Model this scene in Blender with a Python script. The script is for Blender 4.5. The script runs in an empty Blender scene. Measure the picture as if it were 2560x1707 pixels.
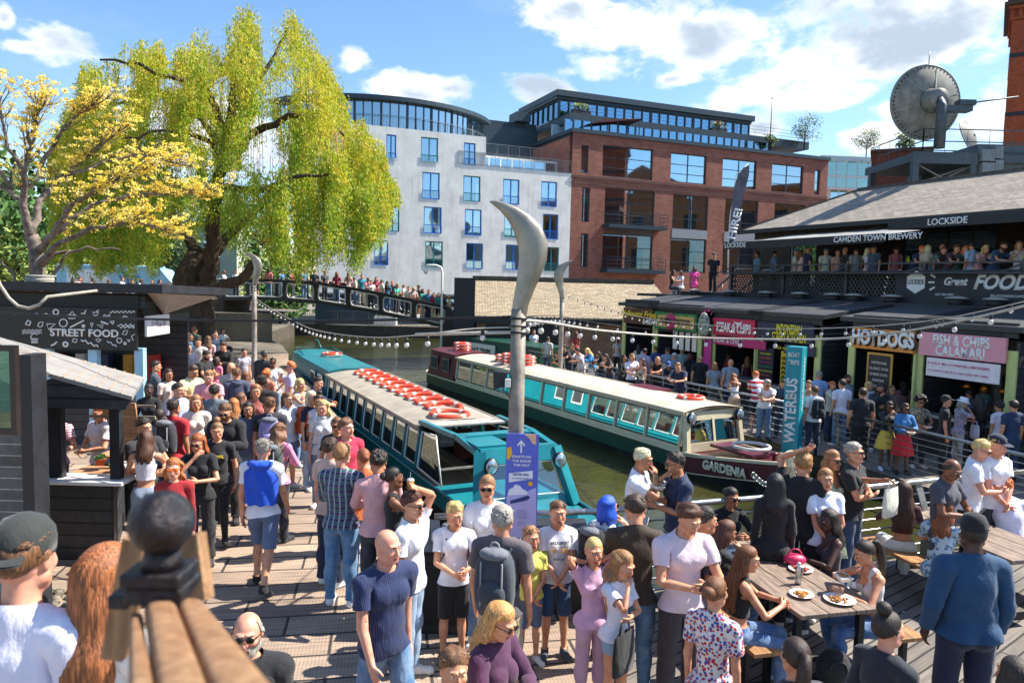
import bpy,bmesh,math,random
import numpy as np
from mathutils import Vector,Matrix,Euler
# ---------------------------------------------------------------- camera
F=1850.0
CAMZ=3.6
CX,CY=1280.0,853.5
PITCH=math.atan((CY-707.0)/F)
ROLL=math.radians(1.35)
_f=np.array([0.0,math.cos(PITCH),-math.sin(PITCH)])
_r0=np.array([1.0,0.0,0.0])
_u0=np.cross(_r0,_f)
RV=math.cos(ROLL)*_r0+math.sin(ROLL)*_u0
UV=-math.sin(ROLL)*_r0+math.cos(ROLL)*_u0
CAMP=np.array([0.0,0.0,CAMZ])
def ray(px,py):
 return _f+RV*(px-CX)/F-UV*(py-CY)/F
def on_z(px,py,z):
 d=ray(px,py);t=(z-CAMZ)/d[2]
 return CAMP+d*t
def on_y(px,py,y):
 d=ray(px,py);return CAMP+d*(y/d[1])
def on_v(px,py,p0,u):
 d=ray(px,py)
 n=np.array([-u[1],u[0]])
 t=(np.dot(n,np.array(p0[:2])))/np.dot(n,d[:2])
 P=CAMP+d*t
 return(P[0]-p0[0])*u[0]+(P[1]-p0[1])*u[1],P[2]
SC=bpy.context.scene
COL=SC.collection
cam=bpy.data.cameras.new('camera')
cam.sensor_width=36.0
cam.lens=36.0*F/2560.0
cam.clip_start=0.05
cam.clip_end=3000.0
camo=bpy.data.objects.new('camera',cam)
COL.objects.link(camo)
M3=Matrix(((RV[0],UV[0],-_f[0]),(RV[1],UV[1],-_f[1]),(RV[2],UV[2],-_f[2])))
camo.matrix_world=Matrix.Translation(Vector(CAMP))@M3.to_4x4()
cam.dof.use_dof=True
cam.dof.focus_distance=13.0
cam.dof.aperture_fstop=4.5
SC.camera=camo
SC.view_settings.view_transform='Standard'
try:SC.view_settings.look='None'
except Exception:pass
SC.view_settings.gamma=1.0
SC.view_settings.exposure=1.2
# ---------------------------------------------------------------- sun and sky
SUN_AZ=math.radians(76.0)
SUN_EL=math.radians(49.0)
sun=bpy.data.lights.new('sun','SUN')
sun.energy=4.6
sun.angle=math.radians(0.5)
sun.color=(1.0,0.94,0.84)
suno=bpy.data.objects.new('sun',sun)
COL.objects.link(suno)
sdir=Vector((math.sin(SUN_AZ)*math.cos(SUN_EL),math.cos(SUN_AZ)*math.cos(SUN_EL),math.sin(SUN_EL)))
suno.rotation_euler=sdir.to_track_quat('Z','Y').to_euler()
suno.location=(30,20,60)
wd=bpy.data.worlds.new('World')
SC.world=wd
wd.use_nodes=True
def build_sky():
 nt=wd.node_tree
 nt.nodes.clear()
 N=nt.nodes.new;L=nt.links.new
 out=N('ShaderNodeOutputWorld');bg=N('ShaderNodeBackground')
 bg.inputs['Strength'].default_value=0.15
 L(bg.outputs[0],out.inputs[0])
 sky=N('ShaderNodeTexSky');sky.sky_type='NISHITA';sky.sun_disc=False
 sky.sun_elevation=SUN_EL;sky.sun_rotation=SUN_AZ
 sky.altitude=0;sky.air_density=1.0;sky.dust_density=0.35;sky.ozone_density=3.2
 hs=N('ShaderNodeHueSaturation');hs.inputs['Saturation'].default_value=1.10;hs.inputs['Value'].default_value=0.66
 L(sky.outputs[0],hs.inputs['Color'])
 tc=N('ShaderNodeTexCoord')
 def math_(op,a,b=None,clamp=False):
  m=N('ShaderNodeMath');m.operation=op;m.use_clamp=clamp
  for k,v in((0,a),(1,b)):
   if v is None:continue
   if isinstance(v,(int,float)):m.inputs[k].default_value=v
   else:L(v,m.inputs[k])
  return m.outputs[0]
 nz=N('ShaderNodeTexNoise');nz.inputs['Scale'].default_value=11.0;nz.inputs['Detail'].default_value=11.0
 nz.inputs['Roughness'].default_value=0.56;nz.inputs['Distortion'].default_value=0.15
 mp0=N('ShaderNodeMapping');mp0.inputs['Scale'].default_value=(1,1,1.7)
 L(tc.outputs['Generated'],mp0.inputs[0]);L(mp0.outputs[0],nz.inputs['Vector'])
 blobs=[(1300,20,95,42),(1460,62,150,42),(1690,92,190,62),(1930,70,190,90),(2160,70,120,70),(2240,25,110,60),(1850,195,110,50),(1930,222,80,28),(1270,200,85,26),(1420,180,140,40),(1545,180,60,18),(950,216,120,28),(1030,205,70,24),(870,232,60,18),(812,132,36,24),(1655,240,90,30),(1745,290,60,46),(2040,250,60,22),(2270,250,60,55),(2010,312,70,30),(140,105,62,40),(8,45,16,22),(520,330,260,90),(60,108,45,14),(1560,330,180,40),(2060,130,110,40)]
 cur=None
 for(bx,by,rx,ry)in blobs:
  d=ray(bx*1.0884,by*1.0884);d=d/np.linalg.norm(d)
  az=math.atan2(d[0],d[1])
  mp=N('ShaderNodeMapping');mp.vector_type='TEXTURE'
  mp.inputs['Location'].default_value=tuple(float(v)for v in d)
  mp.inputs['Rotation'].default_value=(0,0,-az)
  sx=rx*1.0884/F*1.32;sz=ry*1.0884/F*1.32
  mp.inputs['Scale'].default_value=(sx,sx*1.5,sz)
  L(tc.outputs['Generated'],mp.inputs[0])
  ln=N('ShaderNodeVectorMath');ln.operation='LENGTH'
  L(mp.outputs[0],ln.inputs[0])
  v=math_('SUBTRACT',1.0,ln.outputs['Value'])
  cur=v if cur is None else math_('MAXIMUM',cur,v)
 cur=math_('MAXIMUM',cur,-1.0)
 dens=math_('ADD',cur,math_('MULTIPLY',math_('SUBTRACT',nz.outputs['Fac'],0.5),3.4))
 cov=N('ShaderNodeMapRange');cov.interpolation_type='SMOOTHSTEP'
 cov.inputs[1].default_value=0.16;cov.inputs[2].default_value=0.75
 L(dens,cov.inputs[0])
 nz2=N('ShaderNodeTexNoise');nz2.inputs['Scale'].default_value=7.0;nz2.inputs['Detail'].default_value=6.0
 mp2=N('ShaderNodeMapping');mp2.inputs['Location'].default_value=(0.3,0.1,0.06);mp2.inputs['Scale'].default_value=(1,1,2.2)
 L(tc.outputs['Generated'],mp2.inputs[0]);L(mp2.outputs[0],nz2.inputs['Vector'])
 th=N('ShaderNodeMapRange');th.interpolation_type='SMOOTHSTEP'
 th.inputs[1].default_value=0.35;th.inputs[2].default_value=1.5
 L(math_('ADD',dens,math_('MULTIPLY',math_('SUBTRACT',nz2.outputs['Fac'],0.5),3.2)),th.inputs[0])
 cc=N('ShaderNodeMix');cc.data_type='RGBA'
 cc.inputs[6].default_value=(3.9,4.0,4.15,1);cc.inputs[7].default_value=(1.7,2.05,2.5,1)
 L(th.outputs[0],cc.inputs[0])
 wisp=N('ShaderNodeTexNoise');wisp.inputs['Scale'].default_value=3.2;wisp.inputs['Detail'].default_value=9.0;wisp.inputs['Roughness'].default_value=0.62
 mp3=N('ShaderNodeMapping');mp3.inputs['Scale'].default_value=(1,1,2.5);mp3.inputs['Rotation'].default_value=(0.2,0.5,0.3)
 L(tc.outputs['Generated'],mp3.inputs[0]);L(mp3.outputs[0],wisp.inputs['Vector'])
 wr=N('ShaderNodeMapRange');wr.inputs[1].default_value=0.45;wr.inputs[2].default_value=0.85;wr.inputs[4].default_value=0.28
 L(wisp.outputs['Fac'],wr.inputs[0])
 m1=N('ShaderNodeMix');m1.data_type='RGBA'
 L(wr.outputs[0],m1.inputs[0]);L(hs.outputs[0],m1.inputs[6]);m1.inputs[7].default_value=(3.4,3.75,4.2,1)
 m2=N('ShaderNodeMix');m2.data_type='RGBA'
 L(cov.outputs[0],m2.inputs[0]);L(m1.outputs[2],m2.inputs[6]);L(cc.outputs[2],m2.inputs[7])
 L(m2.outputs[2],bg.inputs['Color'])
build_sky()
# ---------------------------------------------------------------- object helpers
def tag(o,label=None,cat=None,group=None,kind=None):
 if label:o['label']=label
 if cat:o['category']=cat
 if group:o['group']=group
 if kind:o['kind']=kind
 return o
def thing(name,label,cat,loc=(0,0,0),rz=0.0,group=None):
 o=bpy.data.objects.new(name,None)
 o.empty_display_size=0.2
 COL.objects.link(o)
 o.location=tuple(float(v)for v in loc);o.rotation_euler=(0,0,rz)
 return tag(o,label,cat,group)
def copy_tree(o,parent=None):
 c=o.copy();COL.objects.link(c)
 if parent is not None:c.parent=parent
 for ch in o.children:copy_tree(ch,c)
 return c
def frame(u):
 return math.atan2(u[1],u[0])
class MB:
 """collects geometry for ONE mesh object"""
 def __init__(self):
  self.v=[];self.f=[];self.m=[];self.s=[]
 def add(self,vs,fs,m=0,smooth=False):
  b=len(self.v)
  self.v.extend([tuple(float(c)for c in p)for p in vs])
  self.f.extend([tuple(b+i for i in f)for f in fs])
  self.m.extend([m]*len(fs));self.s.extend([smooth]*len(fs))
  return self
 def box(self,x0,x1,y0,y1,z0,z1,m=0,rz=0,c=None):
  vs=[(x0,y0,z0),(x1,y0,z0),(x1,y1,z0),(x0,y1,z0),(x0,y0,z1),(x1,y0,z1),(x1,y1,z1),(x0,y1,z1)]
  if rz or c:
   c=c or(0,0,0);cr,sr=math.cos(rz),math.sin(rz)
   vs=[(c[0]+x*cr-y*sr,c[1]+x*sr+y*cr,c[2]+z)for x,y,z in vs]
  return self.add(vs,[(0,3,2,1),(4,5,6,7),(0,1,5,4),(1,2,6,5),(2,3,7,6),(3,0,4,7)],m)
 def hexa(self,a,b,m=0):
  return self.add(list(a)+list(b),[(0,3,2,1),(4,5,6,7),(0,1,5,4),(1,2,6,5),(2,3,7,6),(3,0,4,7)],m)
 def prism(self,pts,d,m=0,smooth=False):
  n=len(pts);d=np.array(d,float)
  vs=[tuple(p)for p in pts]+[tuple(np.array(p,float)+d)for p in pts]
  fs=[tuple(range(n))[::-1],tuple(range(n,2*n))]
  self.add(vs,fs,m)
  return self.add(vs,[(i,(i+1)%n,n+(i+1)%n,n+i)for i in range(n)],m,smooth)
 def bar(self,a,b,w,h,m=0):
  a=Vector(a);b=Vector(b);d=(b-a).normalized()
  up=Vector((0,0,1))if abs(d.z)<0.95 else Vector((0,1,0))
  s=d.cross(up).normalized()*(w/2);t=s.cross(d).normalized()*(h/2)
  q=lambda p:[tuple(p-s-t),tuple(p+s-t),tuple(p+s+t),tuple(p-s+t)]
  return self.hexa(q(a),q(b),m)
 def tube(self,path,r,n=8,m=0,cap=True,closed=False):
  P=[Vector(p)for p in path];K=len(P)
  rs=r if isinstance(r,(list,tuple))else[r]*K
  vs=[];prev=None
  for i in range(K):
   if closed:d=(P[(i+1)%K]-P[i-1])
   else:d=P[min(i+1,K-1)]-P[max(i-1,0)]
   if d.length<1e-9:d=Vector((0,0,1))
   d.normalize()
   if prev is None:
    up=Vector((0,0,1))if abs(d.z)<0.9 else Vector((1,0,0))
    s=d.cross(up).normalized()
   else:
    s=(prev-d*prev.dot(d))
    if s.length<1e-6:s=d.orthogonal()
    s.normalize()
   prev=s;t=s.cross(d)
   for k in range(n):
    a=2*math.pi*k/n
    vs.append(tuple(P[i]+(s*math.cos(a)+t*math.sin(a))*rs[i]))
  fs=[]
  for i in range(K if closed else K-1):
   j=(i+1)%K
   for k in range(n):
    fs.append((i*n+k,i*n+(k+1)%n,j*n+(k+1)%n,j*n+k))
  if cap and not closed:
   fs.append(tuple(range(n))[::-1]);fs.append(tuple((K-1)*n+k for k in range(n)))
  return self.add(vs,fs,m,True)
 def lathe(self,prof,n=16,c=(0,0,0),m=0,smooth=True,sx=1,sy=1):
  vs=[]
  for r,z in prof:
   for k in range(n):
    a=2*math.pi*k/n
    vs.append((c[0]+r*sx*math.cos(a),c[1]+r*sy*math.sin(a),c[2]+z))
  fs=[]
  for i in range(len(prof)-1):
   for k in range(n):
    fs.append((i*n+k,i*n+(k+1)%n,(i+1)*n+(k+1)%n,(i+1)*n+k))
  fs.append(tuple(range(n))[::-1]);fs.append(tuple((len(prof)-1)*n+k for k in range(n)))
  return self.add(vs,fs,m,smooth)
 def ball(self,c,r,n=12,k=8,m=0):
  rr=r if isinstance(r,(list,tuple))else(r,r,r)
  vs=[(c[0],c[1],c[2]-rr[2])]
  for i in range(1,k):
   t=math.pi*i/k-math.pi/2
   for j in range(n):
    a=2*math.pi*j/n
    vs.append((c[0]+rr[0]*math.cos(t)*math.cos(a),c[1]+rr[1]*math.cos(t)*math.sin(a),c[2]+rr[2]*math.sin(t)))
  vs.append((c[0],c[1],c[2]+rr[2]))
  fs=[(0,1+(j+1)%n,1+j)for j in range(n)]
  for i in range(k-2):
   for j in range(n):
    a=1+i*n;fs.append((a+j,a+(j+1)%n,a+n+(j+1)%n,a+n+j))
  a=1+(k-2)*n
  fs+=[(a+j,a+(j+1)%n,len(vs)-1)for j in range(n)]
  return self.add(vs,fs,m,True)
 def torus(self,c,R,r,n=28,k=10,m=0,ax=None,flat=1.0,arc=None):
  vs=[];ax=ax or(lambda x,y,z:(x,y,z));a0,a1=arc or(0,2*math.pi)
  cl=arc is None;cnt=n if cl else n+1
  for i in range(cnt):
   a=a0+(a1-a0)*i/n
   for j in range(k):
    b=2*math.pi*j/k
    q=ax((R+r*math.cos(b))*math.cos(a),(R+r*math.cos(b))*math.sin(a),r*flat*math.sin(b))
    vs.append((c[0]+q[0],c[1]+q[1],c[2]+q[2]))
  fs=[]
  for i in range(n):
   i2=(i+1)%cnt
   for j in range(k):
    fs.append((i*k+j,i2*k+j,i2*k+(j+1)%k,i*k+(j+1)%k))
  return self.add(vs,fs,m,True)
 def grid(self,P,m=0,smooth=True):
  nr,nc=len(P),len(P[0])
  vs=[p for r in P for p in r]
  fs=[(i*nc+j,i*nc+j+1,(i+1)*nc+j+1,(i+1)*nc+j)for i in range(nr-1)for j in range(nc-1)]
  return self.add(vs,fs,m,smooth)
 def wall(self,x0,x1,z0,z1,holes,y=0.0,depth=0.25,m=0,mr=None):
  """vertical wall in the plane y, outside towards -y, with rectangular holes and reveals"""
  mr=m if mr is None else mr
  hs=[(max(a,x0),min(b,x1),max(c,z0),min(d,z1))for a,b,c,d in holes]
  xs=sorted(set([x0,x1]+[h[0]for h in hs]+[h[1]for h in hs]))
  zs=sorted(set([z0,z1]+[h[2]for h in hs]+[h[3]for h in hs]))
  for i in range(len(xs)-1):
   for j in range(len(zs)-1):
    cx,cz=(xs[i]+xs[i+1])/2,(zs[j]+zs[j+1])/2
    if any(a<cx<b and c<cz<d for a,b,c,d in hs):continue
    self.add([(xs[i],y,zs[j]),(xs[i+1],y,zs[j]),(xs[i+1],y,zs[j+1]),(xs[i],y,zs[j+1])],[(0,1,2,3)],m)
  for a,b,c,d in hs:
   e=y+depth
   self.add([(a,y,c),(a,e,c),(a,e,d),(a,y,d)],[(0,1,2,3)],mr)
   self.add([(b,y,c),(b,y,d),(b,e,d),(b,e,c)],[(0,1,2,3)],mr)
   self.add([(a,y,c),(b,y,c),(b,e,c),(a,e,c)],[(0,1,2,3)],mr)
   self.add([(a,y,d),(a,e,d),(b,e,d),(b,y,d)],[(0,1,2,3)],mr)
  return self
 def build(self,name,mats,parent=None,bevel=0.0,loc=None,rz=None):
  me=bpy.data.meshes.new(name)
  me.from_pydata(self.v,[],self.f)
  if self.f:
   me.polygons.foreach_set('material_index',self.m)
   me.polygons.foreach_set('use_smooth',self.s)
  mats=mats if isinstance(mats,(list,tuple))else[mats]
  for mm in mats:me.materials.append(mm)
  me.update()
  o=bpy.data.objects.new(name,me)
  COL.objects.link(o)
  if parent is not None:o.parent=parent
  if loc is not None:o.location=loc
  if rz is not None:o.rotation_euler=(0,0,rz)
  if bevel>0:
   b=o.modifiers.new('bevel','BEVEL');b.width=bevel;b.segments=2;b.limit_method='ANGLE'
  return o
def lettering(text,size,mat,parent,loc,rot=(math.pi/2,0,0),name='lettering',ext=0.01,bold=0.0,shear=0.0,sx=1.0,align='CENTER',width=None,spacing=1.0):
 cu=bpy.data.curves.new('t','FONT');cu.body=text;cu.size=1.0;cu.extrude=0.0
 cu.offset=bold;cu.shear=shear;cu.align_x=align;cu.align_y='CENTER';cu.space_character=spacing;cu.resolution_u=3
 t=bpy.data.objects.new('t',cu)
 me=bpy.data.meshes.new_from_object(t)
 bpy.data.objects.remove(t);bpy.data.curves.remove(cu)
 n=len(me.vertices);co=np.empty(n*3);me.vertices.foreach_get('co',co);co=co.reshape(-1,3)
 w=co[:,0].max()-co[:,0].min();h=co[:,1].max()-co[:,1].min()
 k=size/0.73
 kx=k*sx if width is None else width/w
 co[:,0]*=kx;co[:,1]*=k
 me.vertices.foreach_set('co',co.ravel())
 bm=bmesh.new();bm.from_mesh(me)
 r=bmesh.ops.extrude_face_region(bm,geom=bm.faces[:])
 vs=[g for g in r['geom']if isinstance(g,bmesh.types.BMVert)]
 bmesh.ops.translate(bm,verts=vs,vec=(0,0,ext))
 bmesh.ops.recalc_face_normals(bm,faces=bm.faces[:])
 bm.to_mesh(me);bm.free()
 me.materials.clear();me.materials.append(mat);me.name=name
 o=bpy.data.objects.new(name,me);COL.objects.link(o)
 if parent is not None:o.parent=parent
 o.location=loc;o.rotation_euler=rot
 return o
_mats={}
def _lin(c):
 if isinstance(c,str):
  c=c.lstrip('#');c=[int(c[i:i+2],16)/255 for i in(0,2,4)]
  return tuple((x/12.92 if x<=0.04045 else((x+0.055)/1.055)**2.4)for x in c)+(1,)
 return tuple(c[:3])+(1,)
def new_mat(name):
 m=bpy.data.materials.new(name);m.use_nodes=True
 nt=m.node_tree;b=nt.nodes['Principled BSDF']
 return m,nt,b
def mixc(nt,fac,a,b,mode='MIX'):
 x=nt.nodes.new('ShaderNodeMix');x.data_type='RGBA';x.blend_type=mode
 for k,v in((0,fac),(6,a),(7,b)):
  if isinstance(v,(int,float)):x.inputs[k].default_value=v
  elif isinstance(v,tuple):x.inputs[k].default_value=v
  else:nt.links.new(v,x.inputs[k])
 return x.outputs[2]
def noise(nt,scale,detail=4,rough=0.55,vec=None,dim='3D',out='Fac',sc=None):
 n=nt.nodes.new('ShaderNodeTexNoise');n.inputs['Scale'].default_value=scale
 n.inputs['Detail'].default_value=detail;n.inputs['Roughness'].default_value=rough
 if vec is None:
  t=nt.nodes.new('ShaderNodeTexCoord');vec=t.outputs['Object']
 if sc:
  mp=nt.nodes.new('ShaderNodeMapping');mp.inputs['Scale'].default_value=sc
  nt.links.new(vec,mp.inputs[0]);vec=mp.outputs[0]
 nt.links.new(vec,n.inputs['Vector'])
 return n.outputs[out]
def ramp(nt,v,lo,hi,a=0.0,b=1.0):
 r=nt.nodes.new('ShaderNodeMapRange');r.inputs[1].default_value=lo;r.inputs[2].default_value=hi
 r.inputs[3].default_value=a;r.inputs[4].default_value=b
 nt.links.new(v,r.inputs[0]);return r.outputs[0]
def bump(nt,b,h,strength=0.3,dist=0.01):
 n=nt.nodes.new('ShaderNodeBump');n.inputs['Strength'].default_value=strength;n.inputs['Distance'].default_value=dist
 nt.links.new(h,n.inputs['Height']);nt.links.new(n.outputs[0],b.inputs['Normal'])
def mat(name,c,rough=0.6,metal=0.0,var=0.15,scale=6.0,bmp=0.0,bscale=None,c2=None,stain=None,sc=None,spec=None):
 """general painted / stone / cloth material with uneven colour and a bump"""
 key=(name,str(c),rough,metal,var,scale,bmp,str(c2),str(stain))
 if key in _mats:return _mats[key]
 m,nt,b=new_mat(name);c=_lin(c)
 d=_lin(c2)if c2 else tuple(v*(1-var*1.6)for v in c[:3])+(1,)
 l=c if c2 else tuple(min(1,v*(1+var))for v in c[:3])+(1,)
 f=noise(nt,scale,6,0.6,sc=sc)
 col=mixc(nt,ramp(nt,f,0.32,0.68),d,l)
 if stain:
  f2=noise(nt,0.9,8,0.7,sc=(3.0,3.0,0.35))
  col=mixc(nt,ramp(nt,f2,0.5,0.75,0,stain[1]),col,_lin(stain[0]))
 nt.links.new(col,b.inputs['Base Color'])
 b.inputs['Roughness'].default_value=rough;b.inputs['Metallic'].default_value=metal
 nt.links.new(ramp(nt,f,0.3,0.7,rough*0.85,min(1,rough*1.15)),b.inputs['Roughness'])
 if spec is not None:b.inputs['Specular IOR Level'].default_value=spec
 if bmp:bump(nt,b,noise(nt,bscale or scale*4,6,0.6,sc=sc),bmp,0.02)
 _mats[key]=m
 return m
def glass(name,tint='#c8e0e8',alpha=0.35,rough=0.03,dark='#0c1418'):
 """window glass: a mirror-like pane over a dim interior that shows a little of what is behind"""
 key=('glass',name)
 if key in _mats:return _mats[key]
 m,nt,b=new_mat(name)
 out=nt.nodes['Material Output']
 gl=nt.nodes.new('ShaderNodeBsdfGlossy');gl.inputs['Roughness'].default_value=rough;gl.inputs['Color'].default_value=_lin(tint)
 tr=nt.nodes.new('ShaderNodeBsdfTransparent');tr.inputs[0].default_value=_lin(tint)
 lw=nt.nodes.new('ShaderNodeLayerWeight');lw.inputs[0].default_value=0.35
 mx=nt.nodes.new('ShaderNodeMixShader')
 nt.links.new(ramp(nt,lw.outputs['Fresnel'],0.0,1.0,alpha,1.0),mx.inputs[0])
 nt.links.new(tr.outputs[0],mx.inputs[1]);nt.links.new(gl.outputs[0],mx.inputs[2])
 bm_=nt.nodes.new('ShaderNodeBump');bm_.inputs['Strength'].default_value=0.05;bm_.inputs['Distance'].default_value=0.02
 nt.links.new(noise(nt,0.7,2),bm_.inputs['Height']);nt.links.new(bm_.outputs[0],gl.inputs['Normal'])
 nt.links.new(mx.outputs[0],out.inputs[0])
 nt.nodes.remove(b)
 _mats[key]=m
 return m
def brick(name,c1,c2,mortar,bw=0.225,bh=0.075,stain=None,rot=False):
 key=('brick',name)
 if key in _mats:return _mats[key]
 m,nt,b=new_mat(name)
 tc=nt.nodes.new('ShaderNodeTexCoord')
 sep=nt.nodes.new('ShaderNodeSeparateXYZ');nt.links.new(tc.outputs['Object'],sep.inputs[0])
 ad=nt.nodes.new('ShaderNodeMath');ad.operation='ADD'
 nt.links.new(sep.outputs[0],ad.inputs[0]);nt.links.new(sep.outputs[1],ad.inputs[1])
 cmb=nt.nodes.new('ShaderNodeCombineXYZ')
 nt.links.new(ad.outputs[0],cmb.inputs[0]);nt.links.new(sep.outputs[2],cmb.inputs[1])
 bt=nt.nodes.new('ShaderNodeTexBrick')
 bt.inputs['Scale'].default_value=1.0;bt.inputs['Brick Width'].default_value=bw;bt.inputs['Row Height'].default_value=bh
 bt.inputs['Mortar Size'].default_value=0.008;bt.inputs['Color1'].default_value=_lin(c1);bt.inputs['Color2'].default_value=_lin(c2)
 bt.inputs['Mortar'].default_value=_lin(mortar);bt.inputs['Bias'].default_value=-0.2
 nt.links.new(cmb.outputs[0],bt.inputs['Vector'])
 big=noise(nt,0.5,6,0.7)
 col=mixc(nt,ramp(nt,big,0.35,0.7,0,0.55),bt.outputs['Color'],_lin(stain or c2))
 sm=noise(nt,9,4,0.6)
 col=mixc(nt,1.0,col,mixc(nt,ramp(nt,sm,0.3,0.7),(0.65,0.65,0.65,1),(1.25,1.2,1.15,1)),'MULTIPLY')
 nt.links.new(col,b.inputs['Base Color']);b.inputs['Roughness'].default_value=0.85
 bump(nt,b,bt.outputs['Fac'],-0.4,0.01)
 _mats[key]=m
 return m
def tiles(name,c1,c2,joint,bw=0.35,bh=0.22,ax=(0,1),mort=0.012,rough=0.8,moss=None,off=0.5,sc=9):
 """slates, paving and boards: rows of pieces laid in the object's axes ax"""
 key=('tiles',name)
 if key in _mats:return _mats[key]
 m,nt,b=new_mat(name)
 tc=nt.nodes.new('ShaderNodeTexCoord')
 sep=nt.nodes.new('ShaderNodeSeparateXYZ');nt.links.new(tc.outputs['Object'],sep.inputs[0])
 cmb=nt.nodes.new('ShaderNodeCombineXYZ')
 nt.links.new(sep.outputs[ax[0]],cmb.inputs[0]);nt.links.new(sep.outputs[ax[1]],cmb.inputs[1])
 bt=nt.nodes.new('ShaderNodeTexBrick')
 bt.inputs['Scale'].default_value=1.0;bt.inputs['Brick Width'].default_value=bw;bt.inputs['Row Height'].default_value=bh
 bt.offset=off
 bt.inputs['Mortar Size'].default_value=mort;bt.inputs['Color1'].default_value=_lin(c1);bt.inputs['Color2'].default_value=_lin(c2)
 bt.inputs['Mortar'].default_value=_lin(joint)
 nt.links.new(cmb.outputs[0],bt.inputs['Vector'])
 col=bt.outputs['Color']
 sm=noise(nt,sc,6,0.65)
 col=mixc(nt,1.0,col,mixc(nt,ramp(nt,sm,0.3,0.7),(0.6,0.6,0.6,1),(1.3,1.28,1.25,1)),'MULTIPLY')
 if moss:col=mixc(nt,ramp(nt,noise(nt,0.8,8,0.7),0.5,0.8,0,0.7),col,_lin(moss))
 nt.links.new(col,b.inputs['Base Color']);b.inputs['Roughness'].default_value=rough
 bump(nt,b,bt.outputs['Fac'],-0.5,0.012)
 _mats[key]=m
 return m
black_paint=mat('black_paint','#23252a',0.55,var=0.25,scale=3,bmp=0.1)
black_steel=mat('black_steel','#1b1f24',0.4,0.3,var=0.2)
steel=mat('brushed_steel','#a9abac',0.32,0.9,var=0.12,scale=20)
dull_steel=mat('dull_steel','#8f8f8c',0.45,0.75,var=0.2,scale=8)
white_paint=mat('white_paint','#e8e6e0',0.6,var=0.06)
# ---------------------------------------------------------------- people: one sculpted body, posed by its bones
import openvdb
ARM_A=math.radians(32)
ARMD=np.array([math.sin(ARM_A),0.0,-math.cos(ARM_A)])
UPL,FOL=0.285,0.245
def rest_joints(fem):
 sh=0.158 if fem else 0.178
 J={}
 J['pelvis']=np.array([0,0.0,0.93]);J['spine']=np.array([0,0.0,1.06]);J['chest']=np.array([0,0.005,1.27])
 J['neck']=np.array([0,0.02,1.455]);J['head']=np.array([0,0.005,1.545]);J['top']=np.array([0,0,1.75])
 for s,k in((1,'L'),(-1,'R')):
  J['sh'+k]=np.array([s*sh,0.012,1.405])
  d=ARMD*np.array([s,1,1])
  J['el'+k]=J['sh'+k]+d*UPL
  J['wr'+k]=J['el'+k]+d*FOL
  J['ha'+k]=J['wr'+k]+d*0.17
  J['hip'+k]=np.array([s*0.092,0.0,0.90]);J['kn'+k]=np.array([s*0.10,-0.008,0.49])
  J['an'+k]=np.array([s*0.105,0.018,0.085]);J['to'+k]=np.array([s*0.118,-0.13,0.03])
 return J
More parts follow.
